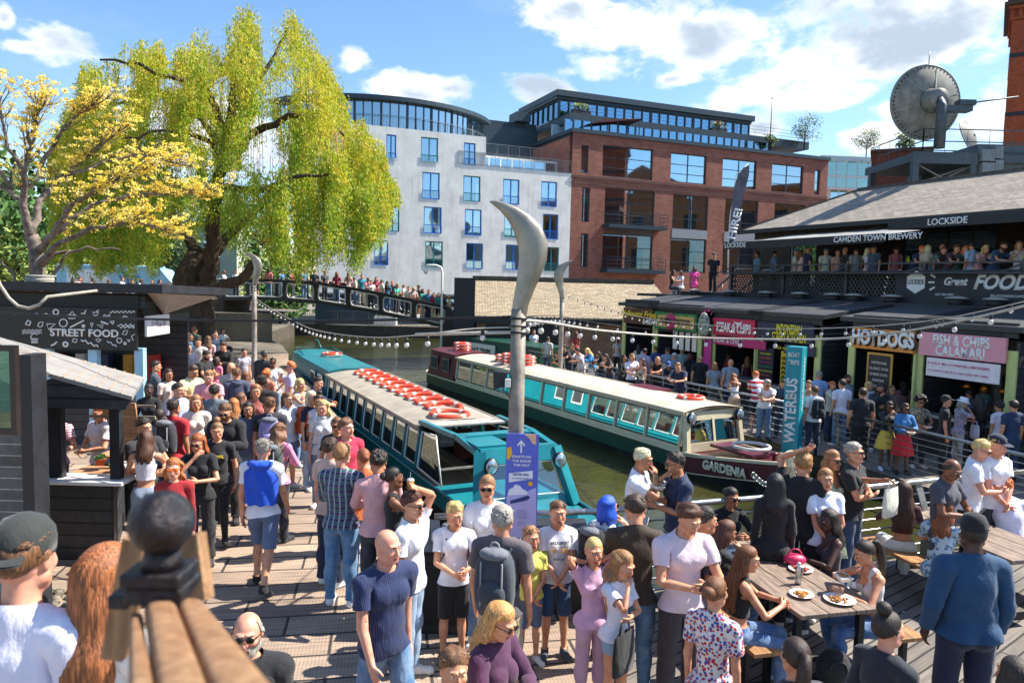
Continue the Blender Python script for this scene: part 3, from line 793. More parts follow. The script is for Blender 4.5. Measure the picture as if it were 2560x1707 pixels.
POSES={'stand':{},'relax':dict(L=((0.16,0.05,-1),(0.02,-0.35,-1)),R=((0.14,0.0,-1),(0.06,-0.22,-1)),legL=((0.06,-0.05,-1),(0.03,0.03,-1),0)),'walk':dict(L=((0.14,0.22,-1),(0.02,-0.1,-1)),R=((0.14,-0.25,-1),(0.0,-0.6,-1)),legL=((0.02,-0.36,-1),(0.02,0.10,-1),-0.15),legR=((0.02,0.24,-1),(0.02,0.62,-1),0.5)),'walk2':dict(R=((0.14,0.22,-1),(0.02,-0.1,-1)),L=((0.14,-0.25,-1),(0.0,-0.5,-1)),legR=((0.02,-0.30,-1),(0.02,0.06,-1),-0.1),legL=((0.02,0.2,-1),(0.02,0.5,-1),0.4)),'phone':dict(L=('ik',(0.06,-0.27,1.17),(0.8,0.2,-0.6)),R=('ik',(0.05,-0.28,1.15),(0.8,0.2,-0.6)),hp=0.35,lean=0.05),'hold':dict(L=('ik',(0.10,-0.28,1.12),(0.8,0.3,-0.6)),R=('ik',(0.06,-0.26,1.08),(0.8,0.3,-0.6)),hp=0.12),'eat':dict(R=('ik',(0.03,-0.20,1.45),(0.8,-0.1,-0.8)),L=('ik',(0.05,-0.27,1.18),(0.8,0.2,-0.6)),hp=0.22,lean=0.06),'drink':dict(R=('ik',(0.06,-0.20,1.44),(0.9,-0.1,-0.7)),L=((0.14,0.0,-1),(0.05,-0.2,-1)),hp=-0.02),'cross':dict(L=('ik',(-0.10,-0.20,1.19),(0.9,0.0,-0.5)),R=('ik',(-0.10,-0.17,1.15),(0.9,0.0,-0.5))),'hips':dict(L=('ik',(0.17,-0.08,1.0),(1,0.5,0.0)),R=('ik',(0.17,-0.08,1.0),(1,0.5,0.0))),'hip1':dict(L=('ik',(0.17,-0.07,1.0),(1,0.5,0.0)),R=((0.14,0.0,-1),(0.05,-0.22,-1))),'pocket':dict(L=('ik',(0.17,-0.05,0.92),(0.9,0.8,0.0)),R=('ik',(0.17,-0.05,0.92),(0.9,0.8,0.0))),'clasp':dict(L=('ik',(0.02,-0.19,0.98),(0.9,0.3,0.0)),R=('ik',(0.02,-0.20,0.96),(0.9,0.3,0.0))),'lean':dict(lean=0.62,plean=0.12,L=('ik',(0.12,-0.52,1.12),(0.8,0.3,-0.4)),R=('ik',(0.10,-0.50,1.10),(0.8,0.3,-0.4)),hp=-0.15,poff=(0,0.06,-0.03)),'lean2':dict(lean=0.55,plean=0.10,L=('ik',(-0.06,-0.48,1.14),(0.9,0.0,-0.4)),R=('ik',(-0.02,-0.45,1.13),(0.9,0.0,-0.4)),hp=0.1,poff=(0,0.06,-0.02)),'leaneat':dict(lean=0.45,plean=0.08,L=('ik',(0.06,-0.42,1.24),(0.8,0.0,-0.6)),R=('ik',(0.03,-0.36,1.34),(0.8,0.0,-0.6)),hp=0.2),'chin':dict(R=('ik',(0.05,-0.16,1.46),(0.8,-0.3,-0.8)),L=('ik',(-0.06,-0.2,1.17),(0.9,0.0,-0.5)),hp=0.3),'camera':dict(R=('ik',(0.05,-0.28,1.50),(0.9,0.0,-0.5)),L=('ik',(0.05,-0.28,1.47),(0.9,0.0,-0.5)),hp=-0.02),'point':dict(L=((0.25,-1.0,0.10),(0.05,-1.0,0.22)),R=((0.16,0.0,-1),(0.06,-0.22,-1))),'headhand':dict(L=('ik',(0.04,-0.03,1.77),(1.0,-0.5,-0.2)),R=((0.2,0.0,-1),(0.1,-0.2,-1)),hp=0.1),'neckhands':dict(L=('ik',(0.12,0.06,1.52),(1.0,-0.35,0.1)),R=('ik',(0.12,0.06,1.54),(1.0,-0.5,0.05))),'wave':dict(L=('ik',(0.25,-0.28,1.62),(0.8,0.2,-0.6)),R=((0.15,0.0,-1),(0.06,-0.25,-1))),'bagarm':dict(L=('ik',(0.15,-0.2,1.14),(0.8,0.6,-0.4)),R=((0.14,0.0,-1),(0.06,-0.22,-1))),'sit':dict(seat=1,lean=0.12,poff=(0,0,-0.43),legL=((0.10,-1,-0.06),(0.02,0.08,-1),0),legR=((0.10,-1,-0.06),(0.02,0.08,-1),0),L=('ik',(0.08,-0.36,0.80),(0.8,0.2,-0.5)),R=('ik',(0.08,-0.36,0.80),(0.8,0.2,-0.5)),hp=0.1),'siteat':dict(seat=1,lean=0.22,poff=(0,0,-0.43),legL=((0.12,-1,-0.06),(0.05,-0.10,-1),0),legR=((0.10,-1,-0.06),(0.02,0.25,-1),0),L=('ik',(0.10,-0.36,0.80),(0.8,0.2,-0.5)),R=('ik',(0.03,-0.27,1.0),(0.9,-0.1,-0.6)),hp=0.25),'sitlean':dict(seat=1,lean=0.55,poff=(0,0,-0.43),legL=((0.15,-1,-0.06),(0.0,0.15,-1),0),legR=((0.12,-1,-0.06),(0.0,0.1,-1),0),L=('ik',(0.02,-0.42,0.93),(0.9,0.0,-0.5)),R=('ik',(0.05,-0.42,0.95),(0.9,0.0,-0.5)),hp=0.1),}
def smooth_sub(P,T,it):
 E=np.sort(np.concatenate([T[:,[0,1]],T[:,[1,2]],T[:,[2,0]]]),axis=1)
 ue,cn=np.unique(E,axis=0,return_counts=True)
 be=ue[cn==1];bd=np.zeros(len(P),bool);bd[be.ravel()]=True
 for _ in range(it):
  S=np.zeros_like(P);c=np.zeros(len(P))
  for a,b in((0,1),(1,2),(2,0)):
   np.add.at(S,T[:,a],P[T[:,b]]);np.add.at(S,T[:,b],P[T[:,a]])
   np.add.at(c,T[:,a],1);np.add.at(c,T[:,b],1)
  if len(be):
   S[bd]=0;c[bd]=0
   np.add.at(S,be[:,0],P[be[:,1]]);np.add.at(S,be[:,1],P[be[:,0]])
   np.add.at(c,be[:,0],1);np.add.at(c,be[:,1],1)
   S[bd]=0.25*S[bd]+0.75*P[bd]*c[bd][:,None]
  P=0.45*P+0.55*S/np.maximum(c,1)[:,None]
 return P
def shell(V,N,T,mask,off,rest,it=0,rnd=None,amp=0.0,bot=False):
 sub=T[mask]
 if len(sub)==0:return None
 u,inv=np.unique(sub,return_inverse=True)
 t=inv.reshape(-1,3);P=V[u]
 if it:P=smooth_sub(P,t,it)
 o=off(rest[u])if callable(off)else np.full(len(u),off)
 n=N[u]
 if it:
  n=N[u];P=P+n*np.maximum(0,0.0-((P-V[u])*n).sum(1))[:,None]
  n=vnormals(P,t);n=n*.5+N[u]*.5;n/=np.maximum(np.linalg.norm(n,axis=1),.2)[:,None]
 if amp:
  q=rest[u];w=0
  for k in range(5):
   d=rnd.normal(size=3)*np.array([1.0,1.0,1.3]);d=d/np.linalg.norm(d)*rnd.uniform(9,34)
   w=w+np.sin(q@d+rnd.uniform(0,6.28))/2.2
  E=np.sort(np.concatenate([t[:,[0,1]],t[:,[1,2]],t[:,[2,0]]]),axis=1)
  ue,cn=np.unique(E,axis=0,return_counts=True);fz=np.ones(len(u));fz[ue[cn==1].ravel()]=0.25
  if bot:fz=fz*np.clip((0.97-q[:,2])/0.2,0,1)
  o=np.maximum(o+amp*w*fz,o*(0.55 if bot else 0.72))
 return P+n*o[:,None],t
def hair_geo(style,tri,Hf,V,N,B,rnd,m,lod):
 """Hf maps head rest space to posed space"""
 rest=B['V'];fc=B['fc'];T=B['T']
 line=(fc[:,2]-1.652+0.74*fc[:,1])
 vl=(rest[:,2]-1.652+0.74*rest[:,1])
 isface=np.abs(fc[:,0])<0.2
 def scalp(full,seed=0,shift=0.0,mess=0.0):
  jag=np.abs(np.sin(fc[:,0]*190+seed))*.007+np.sin(fc[:,0]*71+1.3)*.006+.10*np.clip(.055-np.abs(np.abs(fc[:,0])-.052)*3,0,1)*(fc[:,1]<-.03)
  mask=isface&(line>shift+jag)&(fc[:,2]>1.5)
  d=[rnd.normal(size=3)*60 for _ in range(4)]
  def off(q):
   mar=np.clip((q[:,2]-1.652+0.74*q[:,1]-shift)/0.06,0,1)**.8
   o=0.002+full*mar
   if mess:o=o+mess*mar*sum(np.sin(q@dd)for dd in d)/2
   return o
  r=shell(V,N,T,mask,off,rest)
  if r:tri.add(r[0],r[1],m)
 def rings(zs,fn,n=28):
  G=[]
  for z in zs:
   row=[]
   for k in range(n):
    row.append(fn(z,2*math.pi*k/n))
   G.append(row)
  vs=np.array([p for r in G for p in r]);K=len(zs)
  T_=[]
  for i in range(K-1):
   for k in range(n):
    a,b,c,d=i*n+k,i*n+(k+1)%n,(i+1)*n+(k+1)%n,(i+1)*n+k
    T_+=[(a,c,b),(a,d,c)]
  for k in range(1,n-1):T_.append((0,k,k+1));T_.append(((K-1)*n,(K-1)*n+k+1,(K-1)*n+k))
  return vs,np.array(T_)
 if style in('short','crop','messy','quiff'):
  scalp({'short':0.014,'crop':0.006,'messy':0.022,'quiff':0.02}[style],mess={'messy':0.007,'quiff':0.006,'crop':0.0015}.get(style,0.005))
  if lod<2:
   mb=MB();sh_=style in('short','crop')
   for k in range(110 if sh_ else 60):
    a=rnd.uniform(-1.45,1.45);b=rnd.uniform(-0.62,1.25)
    c=H_([math.sin(a)*0.074*math.cos(b*.6),0.008+math.sin(b)*0.088,1.692+0.062*math.cos(a)*math.cos(b)])
    d=H_([c[0]*.2+rnd.uniform(-.014,.014),rnd.uniform(-.022,.014),0.004 if sh_ else 0.018])
    mb.tube([c-d,c,c+d],[0.009,0.009,0.002],5)
   for i in range(len(mb.v)):pass
   mb.v=[tuple(p)for p in Hf(np.array(mb.v))]
   tri.addmb(mb,m)
 elif style=='fringe_bald':
  mask=isface&(line>-0.004)&(line<0.055)&(fc[:,1]>-0.02)
  r=shell(V,N,T,mask,0.006,rest)
  if r:tri.add(r[0],r[1],m)
 elif style in('curly','afro'):
  scalp(0.02)
  R=0.115 if style=='curly' else 0.17
  mb=MB();cnt=90 if lod<2 else 24
  for k in range(cnt):
   a=rnd.uniform(0,2*math.pi);e=rnd.uniform(-0.35,1.5)
   d=H_([math.cos(a)*math.cos(e),math.sin(a)*math.cos(e),math.sin(e)])
   if d[1]<-0.35 and d[2]<0.55:continue
   p=H_([0,0.02,1.675])+d*H_([R*0.72,R*0.82,R*0.75])
   mb.ball(tuple(p),R*rnd.uniform(0.16,0.28),6,4)
  mb.v=[tuple(p)for p in Hf(np.array(mb.v))]
  tri.addmb(mb,m)
 elif style in('long','bob','vlong','wavy'):
  scalp(0.014)
  L={'long':1.34,'bob':1.50,'vlong':1.14,'wavy':1.27}[style]
  ph=rnd.uniform(0,6,6);wv=0.02 if style=='wavy' else 0.006
  def fn(z,a):
   t=(1.755-z)/(1.755-L);up=max(0.0,min(1.0,(1.765-z)/0.06))**0.5
   w=0.086+0.030*min(1,max(0,(1.70-z)/0.2))-0.02*max(0,t-0.8)*5
   d=0.105+0.014*min(1,max(0,(1.70-z)/0.2))-0.025*max(0,t-0.8)*5
   x=w*up*math.cos(a);y=0.016+d*up*math.sin(a)
   front=-0.012 if z<1.70 else-0.012-(z-1.70)*1.7
   th=0.0
   if y<front:y=front
   rad=1+wv*2.2*math.sin(5*a+ph[0]+z*14)+0.035*math.sin(23*a+ph[1])+0.02*math.sin(41*a+ph[2]+z*6)
   if z<1.50:
    y=max(y,0.03-0.1*(1.5-z))+0.035*min(1,(1.50-z)/0.1)
   zz=z
   if t>0.9:zz=z-0.03*math.sin(7*a+ph[3])*(t-0.9)*8
   return(x*rad+wv*math.sin(z*38+ph[4]),y*(rad if y>0.02 else 1),zz)
  vs,T_=rings(np.linspace(1.765,L,18 if lod<2 else 9),fn,64 if lod<2 else 20)
  tri.add(Hf(vs,True),T_,m)
 elif style in('pony','bun','topbun','tied'):
  scalp(0.011)
  mb=MB()
  if style=='pony':
   ph=rnd.uniform(-0.02,0.02)
   mb.tube([(0,0.085,1.70),(0,0.145,1.705),(ph,0.165,1.64),(ph,0.150,1.54),(ph*2,0.135,1.42),(ph*2,0.13,1.33)],[0.018,0.032,0.042,0.045,0.034,0.006],12)
  elif style=='tied':
   mb.tube([(0,0.09,1.62),(0,0.115,1.59),(0,0.105,1.50),(0,0.11,1.38)],[0.02,0.03,0.028,0.006],10)
  else:
   c=(0,0.05,1.785)if style=='topbun' else(0,0.115,1.665)
   mb.ball(c,(0.052,0.045,0.045),14,10)
   mb.torus(c,0.03,0.018,14,6)
  mb.v=[tuple(p)for p in Hf(np.array(mb.v))]
  tri.addmb(mb,m)
def person(px,py,H,gz,face,sex,desc,pose='relax',skin=0,hair=('short','#2a1d14'),top=('tee','#e8e8ec'),bottom=('trousers','#27303f'),shoes='#d8d8d8',glasses=None,hat=None,girth=1.0,group='people on the wharf',mod=None,seat=None,xy=None,beard=None,lod=None,feet=False,seed=None,headpx=None):
 """a person whose head top is seen at the pixel (px, py), standing on the plane z = gz"""
 rs=np.random.default_rng(int(abs(px)*7+abs(py)*13+H*100)if seed is None else seed)
 if xy is None:
  q=on_z(px,py,gz+(0 if feet else H*(0.745 if seat else 0.985)));loc=(q[0],q[1],gz)
 else:loc=(xy[0],xy[1],gz)
 dist=max(1.0,loc[1])
 hpx=H*F/dist
 if lod is None:lod=0 if hpx>255 else(1 if hpx>108 else 2)
 fem=sex in('f','g')
 B=BASE[(fem,lod)];P=dict(POSES[pose])
 if mod:P.update(mod)
 P.setdefault('hy',rs.uniform(-0.25,0.25));P.setdefault('hp',rs.uniform(-0.05,0.12));P.setdefault('twist',rs.uniform(-0.12,0.12))
 if sex in('b','g'):P['headsize']=1.0+min(0.3,(1.75-H)*0.55)
 V,R,pos,rest0=pose_body(B,P)
 hs=P.get('headsize',1.0);hr0=rest0['head']
 def Hf(q,drape=False):
  w=((q-hr0)*hs)@R['head'].T+pos['head']
  if drape:
   c=(q-rest0['chest'])@R['chest'].T+pos['chest']
   k=np.clip((1.50-q[:,2])/0.14,0,1)[:,None]
   w=w*(1-k)+c*k
  return w
 s=H/1.75;g=girth
 gx=(0.93 if sex in('b','g')else 1.0)*(1+(g-1)*0.8)
 def xf(Q):
  Q=Q.copy()
  if g!=1.0:
   k=np.clip(1-np.abs(Q[:,2]-pos['spine'][2])/0.62,0,1)[:,None]
   c=np.array([pos['spine'][0],pos['spine'][1],0]);e=np.array([1.0,1.15,0.0])*(g-1)*1.3
   Q=Q+(Q-c)*e*k
  Q[:,0]*=gx if g==1.0 else 1.0
  return Q*s
 T=B['T'];N=vnormals(V,T);fc=B['fc'];farm=B['farm'];ft=B['ft'];rest=B['V']
 top_c=cloth(top[1],top[2]if len(top)>2 and isinstance(top[2],tuple)else None)
 bot_c=cloth(bottom[1],bottom[2]if len(bottom)>2 else(('denim','#7f95ad' if sum(_lin(bottom[1])[:3])>.25 else '#3c4658')if bottom[0]in('jeans',)else None))
 sk=skin_mat(skin);hm=hair_mat(hair[1])
 shm=cloth(shoes)
 single=lod==2
 mats=[sk,lip[skin],eye_white,iris,top_c,bot_c,shm,hm,lens_m]
 tri=Tri()
 mi=np.zeros(len(T),int)
 if lod<2:
  mi[(np.abs(fc[:,0])<0.023)&(np.abs(fc[:,2]-1.574)<0.010)&(fc[:,1]<-0.082)]=1
 tri.add(V,T,mi)
 if lod<2:
  mb=MB()
  for sd in(1,-1):
   mb.ball((sd*0.031,-0.0775,1.647),(0.0135,0.0115,0.0085),10,6)
  nv=len(mb.f);mb.v=[tuple(p)for p in Hf(np.array(mb.v))];tri.addmb(mb,2)
  mb=MB()
  for sd in(1,-1):mb.ball((sd*0.031,-0.0855,1.6475),(0.0062,0.0045,0.0062),8,6)
  mb.v=[tuple(p)for p in Hf(np.array(mb.v))];tri.addmb(mb,3)
  mb=MB()
  for sd in(1,-1):mb.tube([(sd*0.015,-0.0975,1.6665),(sd*0.032,-0.0930,1.6715),(sd*0.047,-0.080,1.667)],[0.0028,0.0034,0.002],5)
  mb.v=[tuple(p)for p in Hf(np.array(mb.v))];tri.addmb(mb,7)
 def part(name,geos,m):
  """geos: list of (V, T)"""
  geos=[x for x in geos if x is not None]
  if not geos:return None
  if single:
   for v,t in geos:tri.add(v,t,mats.index(m))
   return None
  q=Tri()
  for v,t in geos:q.add(v,t,0)
  return q.build(name,[m],root,xf)
 ztop=1.75*s if not seat else 1.3
 if not single:
  root=thing('person',desc,'person',loc,math.radians(face),group)
 else:root=None
 amp=0.010 if lod<2 else 0.0
 bk=bottom[0]
 zh={'trousers':0.092,'jeans':0.092,'shorts':0.50,'hot':0.76,'mini':0.76,'cropped':0.25,'leggings':0.092}.get(bk,None)
 geos=[]
 if bk in('skirt','longskirt','dress'):
  zb={'skirt':0.56,'longskirt':0.30,'dress':0.48}[bk]
  n=48 if lod<2 else 16;K=9 if lod<2 else 4;vs=[]
  for i in range(K):
   t=i/(K-1);z=1.03+(zb-1.03)*t
   rx=0.13+0.03*min(1,t*3)+0.11*t;ry=0.098+0.03*min(1,t*3)+0.11*t
   for k in range(n):
    a=2*math.pi*k/n;w=1+0.055*t*math.sin(9*a+1.3)+0.03*t*math.sin(17*a)
    vs.append((rx*w*math.cos(a),0.005+ry*w*math.sin(a),z))
  vs=(np.array(vs)-rest0['pelvis'])@R['pelvis'].T+pos['pelvis']
  tt=[]
  for i in range(K-1):
   for k in range(n):
    a,b,c,d=i*n+k,i*n+(k+1)%n,(i+1)*n+(k+1)%n,(i+1)*n+k
    tt+=[(a,c,b),(a,d,c)]
  geos.append((vs,np.array(tt)))
 else:
  ms=(~farm)&(fc[:,2]<1.00)&(fc[:,2]>zh)
  tight=bk=='leggings'
  loose=lambda q:(0.006 if tight else 0.011)+(0 if tight else 0.016)*np.clip((0.9-q[:,2])/0.8,0,1)*(1.4 if bk in('shorts','trousers')else 0.7)
  geos.append(shell(V,N,T,ms,loose,rest,0 if tight else 2,rs,amp*(0.3 if tight else 0.8),True))
 nm={'skirt':'skirt','longskirt':'skirt','dress':'skirt','shorts':'shorts','hot':'shorts','mini':'shorts','leggings':'leggings'}.get(bk,'trousers')
 part(nm,geos,bot_c)
 tk=top[0]
 sl={'tee':0.17,'shirt':0.17,'long':0.515,'jacket':0.515,'hoodie':0.515,'tank':-0.03,'crop':0.08,'croptank':-0.03,'elbow':0.36,'croptee':0.17,'croplong':0.515}[tk]
 hem=1.10 if tk.startswith('crop')else(1.00 if bk in('skirt','longskirt','dress')or tk=='tank' else 0.885)
 neck=B['pl2']<0 if tk in('tank','croptank')else(B['pl']<0)|(np.abs(fc[:,0])>0.112)
 if tk in('tank','croptank'):
  neck=neck|((np.abs(np.abs(fc[:,0])-0.085)<0.018)&(B['pl']<0.0)&(~farm))
 ms=((~farm)&(fc[:,2]>hem)&neck)|(farm&(ft<sl)&neck)
 if tk in('tank','croptank'):ms&=np.abs(fc[:,0])<0.16
 base_o={'jacket':0.026,'hoodie':0.028,'long':0.016}.get(tk,0.014)
 if tk.startswith('crop')or tk=='tank':base_o=0.008
 def loose(q):
  o=base_o+0.012*np.clip((1.2-q[:,2])/0.3,0,1)*(np.abs(q[:,0])<0.25)
  arm=np.abs(q[:,0])>0.2
  return o+(0.008 if sl==0.17 else 0.0)*arm
 it=0 if tk.startswith('crop')or tk=='tank' else 3
 geos=[shell(V,N,T,ms,loose,rest,it,rs,amp*(0.5 if it==0 else 1.0))]
 if tk in('hoodie','jacket','shirt','polo')and lod<2:
  mb=MB()
  if tk=='hoodie':
   mb.tube([(-0.09,-0.06,1.44),(-0.10,0.02,1.475),(-0.07,0.09,1.46),(0,0.12,1.445),(0.07,0.09,1.46),(0.10,0.02,1.475),(0.09,-0.06,1.44)],[0.02,0.03,0.045,0.055,0.045,0.03,0.02],8)
  else:
   mb.torus((0,0.012,1.475),0.066,0.014,20,6,0,None,1.6)
  v=(np.array(mb.v)-rest0['chest'])@R['chest'].T+pos['chest']
  tt=[(f[0],f[k],f[k+1])for f in mb.f for k in range(1,len(f)-1)]
  geos.append((v,np.array(tt)))
 part({'tee':'t_shirt','croptee':'t_shirt','shirt':'shirt','long':'long_sleeved_top','jacket':'jacket','hoodie':'hooded_top','tank':'vest_top','croptank':'crop_top','crop':'crop_top','croplong':'crop_top','elbow':'shirt'}[tk],geos,top_c)
 ms=(~farm)&(fc[:,2]<0.092)
 for sd in(1,-1):
  part('shoe',[shell(V,N,T,ms&(fc[:,0]*sd>0),0.009,rest)],shm)
 hq=Tri();hq_n=0
 if hair[0]not in('bald',None):
  hair_geo(hair[0],tri if single else hq,Hf,V,N,B,rs,7 if single else 0,lod)
 if beard=='full':
  ms=(np.abs(fc[:,0])<0.09)&(fc[:,2]>1.535)&(fc[:,2]<1.600+0.5*np.clip(fc[:,1]+0.06,0,0.08))&(fc[:,1]<0.0)&~((np.abs(fc[:,0])<0.021)&(np.abs(fc[:,2]-1.574)<0.009))
  r=shell(V,N,T,ms,0.003 if beard=='stubble' else 0.008,rest)
  if r:(tri if single else hq).add(r[0],r[1],7 if single else 0)
 if not single and hq.V:hq.build('hair',[hm],root,xf)
 if glasses and lod<2:
  mb=MB()
  for sd in(1,-1):
   mb.ball((sd*0.033,-0.103,1.646),(0.026,0.006,0.019),12,8)
   mb.tube([(sd*0.056,-0.095,1.652),(sd*0.080,-0.05,1.652),(sd*0.084,0.02,1.645)],0.003,5)
  mb.tube([(-0.012,-0.110,1.652),(0.012,-0.110,1.652)],0.003,5)
  q=Tri();q.addmb(mb);q.V=[Hf(v)for v in q.V]
  q.build('sunglasses' if glasses!='clear' else 'spectacles',[orange_lens if glasses=='orange' else lens_m],root,xf)
 if hat:
  mb=MB();hk,hc=hat
  if hk=='cap':
   mb.lathe([(0.089,1.682),(0.093,1.70),(0.086,1.735),(0.06,1.768),(0.02,1.783),(0.0,1.785)],18,(0,0.012,0),0,True,0.95,1.12)
   br=[[(0.075*math.sin(a)*1.0,-0.085-0.0*k+(-0.085*k)*math.cos(a)**0.5 if True else 0,1.688-0.012*k)for a in np.linspace(-1.35,1.35,9)]for k in(0,0.5,1.0)]
   mb.grid(br);mb.grid([[(p[0],p[1],p[2]-0.006)for p in r][::-1]for r in br])
  elif hk=='backcap':
   mb.lathe([(0.091,1.655),(0.093,1.70),(0.086,1.735),(0.06,1.768),(0.02,1.783),(0.0,1.785)],18,(0,0.012,0),0,True,0.95,1.12)
   br=[[(0.07*math.sin(a),0.095+(0.06*k)*math.cos(a)**0.5,1.672-0.02*k)for a in np.linspace(-1.35,1.35,9)]for k in(0,1.0)]
   mb.grid(br);mb.grid([[(p[0],p[1],p[2]-0.006)for p in r][::-1]for r in br])
  elif hk=='bucket':
   mb.lathe([(0.15,1.655),(0.152,1.660),(0.098,1.70),(0.088,1.765),(0.07,1.782),(0,1.785)],20,(0,0.008,0),0,True,0.95,1.08)
  elif hk=='beanie':
   mb.lathe([(0.088,1.665),(0.094,1.69),(0.092,1.74),(0.07,1.785),(0.03,1.805),(0,1.81)],18,(0,0.012,0),0,True,0.95,1.12)
  q=Tri();q.addmb(mb);q.V=[Hf(v)for v in q.V]
  hm_=cloth(hc)
  if single:
   mats.append(hm_);tri.add(np.concatenate(q.V),np.concatenate(q.T),len(mats)-1)
  else:q.build({'cap':'cap','backcap':'cap','bucket':'sun_hat','beanie':'beanie'}[hk],[hm_],root,xf)
 if single:
  o=tri.build('person',mats,None,xf)
  o.location=tuple(float(v)for v in loc);o.rotation_euler=(0,0,math.radians(face))
  tag(o,desc,'person',group)
  root=o
 else:tri.build('body',mats[:4]+[top_c,bot_c,shm,hm],root,xf)
 Rz=rotz(math.radians(face))
 def world(b,off=(0,0,0)):
  q=(np.array([pos[b]+R[b]@np.array(off,float)]))
  return(Rz@xf(q)[0])+np.array(loc)
 return dict(o=root,w=world,loc=loc,face=math.radians(face),s=s,pos=pos,R=R,Rz=Rz,xf=xf,rest=rest0)
PEOPLE=[]
# ---------------------------------------------------------------- ground, water, banks
def struct(o,name=None):o['kind']='structure';return o
def slab(name,poly,z,m,low=-1.8,ms=None):
 b=MB();n=len(poly)
 b.add([(x,y,z)for x,y in poly],[tuple(range(n))])
 vs=[(x,y,z)for x,y in poly]+[(x,y,low)for x,y in poly]
 b.add(vs,[(i,n+i,n+(i+1)%n,(i+1)%n)for i in range(n)],1)
 return struct(b.build(name,[m,ms or quay_wall]))
quay_wall=brick('canal_wall','#5b4f42','#3f3a33','#6e675c',0.45,0.2,'#26302a')
def deck_material(name,c1,c2,joint,bw,bh,rot,ribs=0.0,gap=0.012):
 m,nt,b=new_mat(name)
 tc=nt.nodes.new('ShaderNodeTexCoord');mp=nt.nodes.new('ShaderNodeMapping');mp.inputs['Rotation'].default_value=(0,0,rot)
 nt.links.new(tc.outputs['Object'],mp.inputs[0])
 bt=nt.nodes.new('ShaderNodeTexBrick');bt.inputs['Scale'].default_value=1;bt.inputs['Brick Width'].default_value=bw;bt.inputs['Row Height'].default_value=bh
 bt.inputs['Mortar Size'].default_value=gap;bt.inputs['Color1'].default_value=_lin(c1);bt.inputs['Color2'].default_value=_lin(c2);bt.inputs['Mortar'].default_value=_lin(joint)
 nt.links.new(mp.outputs[0],bt.inputs['Vector'])
 col=bt.outputs['Color']
 n1=noise(nt,1.0,6,0.65,vec=mp.outputs[0],sc=(1.6,28,1));n2=noise(nt,0.7,6,0.6)
 col=mixc(nt,1.0,col,mixc(nt,ramp(nt,n1,0.3,0.7),(0.55,0.55,0.55,1),(1.3,1.3,1.3,1)),'MULTIPLY')
 col=mixc(nt,1.0,col,mixc(nt,ramp(nt,n2,0.3,0.7),(0.7,0.7,0.72,1),(1.2,1.18,1.12,1)),'MULTIPLY')
 v=nt.nodes.new('ShaderNodeTexVoronoi');v.inputs['Scale'].default_value=2.3;nt.links.new(tc.outputs['Object'],v.inputs['Vector'])
 col=mixc(nt,ramp(nt,v.outputs['Distance'],0.035,0.05,0.7,0),col,_lin('#d8d2c6'))
 h=bt.outputs['Fac']
 if ribs:
  w=nt.nodes.new('ShaderNodeTexWave');w.bands_direction='X' if ribs<0 else 'Y';w.inputs['Scale'].default_value=abs(ribs)
  nt.links.new(mp.outputs[0],w.inputs['Vector'])
  col=mixc(nt,ramp(nt,w.outputs['Fac'],0.0,0.5,0.28,0),col,_lin(joint))
  nt.links.new(col,b.inputs['Base Color'])
 nt.links.new(col,b.inputs['Base Color']);b.inputs['Roughness'].default_value=0.8
 bump(nt,b,h,-0.6,0.01)
 return m
deck_brown=deck_material('ribbed_deck','#b29c88','#948070','#3d3631',0.95,0.44,math.radians(-10),-9.0,0.016)
deck_grey=deck_material('weathered_planks','#857d75','#6a625b','#221e1b',4.2,0.145,math.radians(-38),0,0.012)
paving=tiles('quay_paving','#8a8278','#766f66','#4a453f',0.6,0.4,(0,1),0.01,0.85,'#5d574f')
earth=mat('bank_ground','#6a6257',0.9,var=0.3,scale=0.6,bmp=0.4)
EDGE=[(-0.75,7.65),(-1.35,10.0),(-2.05,13.0),(-9.9,32.6),(-10.6,35.0)]
slab('deck',[(-40,-6),(1.0,-6),(1.0,8.25),(-0.75,7.65)]+EDGE[1:]+[(-14,36),(-40,36)],0.0,deck_brown)
slab('wharf_deck',[(1.0,-6),(40,-6),(40,15.2),(10.2,12.0),(8.3,10.85),(1.0,8.25)],0.0,deck_grey)
QEDGE=[(9.75,12.3),(9.55,13.6),(7.55,18.7),(0.35,33.1),(-2.6,39.0),(-3.4,43.0),(-2.4,60)]
slab('quay',[(40,15.0),(10.15,12.05)]+QEDGE+[(60,60),(60,15)],-0.5,paving)
slab('island',[(-10.6,35.0),(-12.3,39.5),(-15.6,46),(-17.5,60),(-80,60),(-80,36),(-14,36)],-0.03,earth)
slab('far_bank',[(-1500,59.5),(1500,59.5),(1500,1500),(-1500,1500)],-0.1,paving)
w=MB();w.add([(-300,-40,-1.0),(300,-40,-1.0),(300,300,-1.0),(-300,300,-1.0)],[(0,1,2,3)])
def water_mat():
 m,nt,b=new_mat('canal_water')
 col=mixc(nt,ramp(nt,noise(nt,0.35,5,0.6),0.35,0.7),_lin('#2a2c16'),_lin('#454422'))
 nt.links.new(col,b.inputs['Base Color']);b.inputs['Roughness'].default_value=0.06;b.inputs['IOR'].default_value=1.33
 b.inputs['Specular IOR Level'].default_value=0.75
 h=nt.nodes.new('ShaderNodeMath');h.operation='ADD'
 nt.links.new(noise(nt,1.3,4,0.6,sc=(0.7,1.2,1)),h.inputs[0]);
 q=noise(nt,4.5,3,0.6,sc=(0.8,1.3,1));mm=nt.nodes.new('ShaderNodeMath');mm.operation='MULTIPLY';mm.inputs[1].default_value=0.35
 nt.links.new(q,mm.inputs[0]);nt.links.new(mm.outputs[0],h.inputs[1])
 bump(nt,b,h.outputs[0],0.55,0.06)
 return m
struct(w.build('canal_water',water_mat()))
cob=MB();rr=random.Random(4)
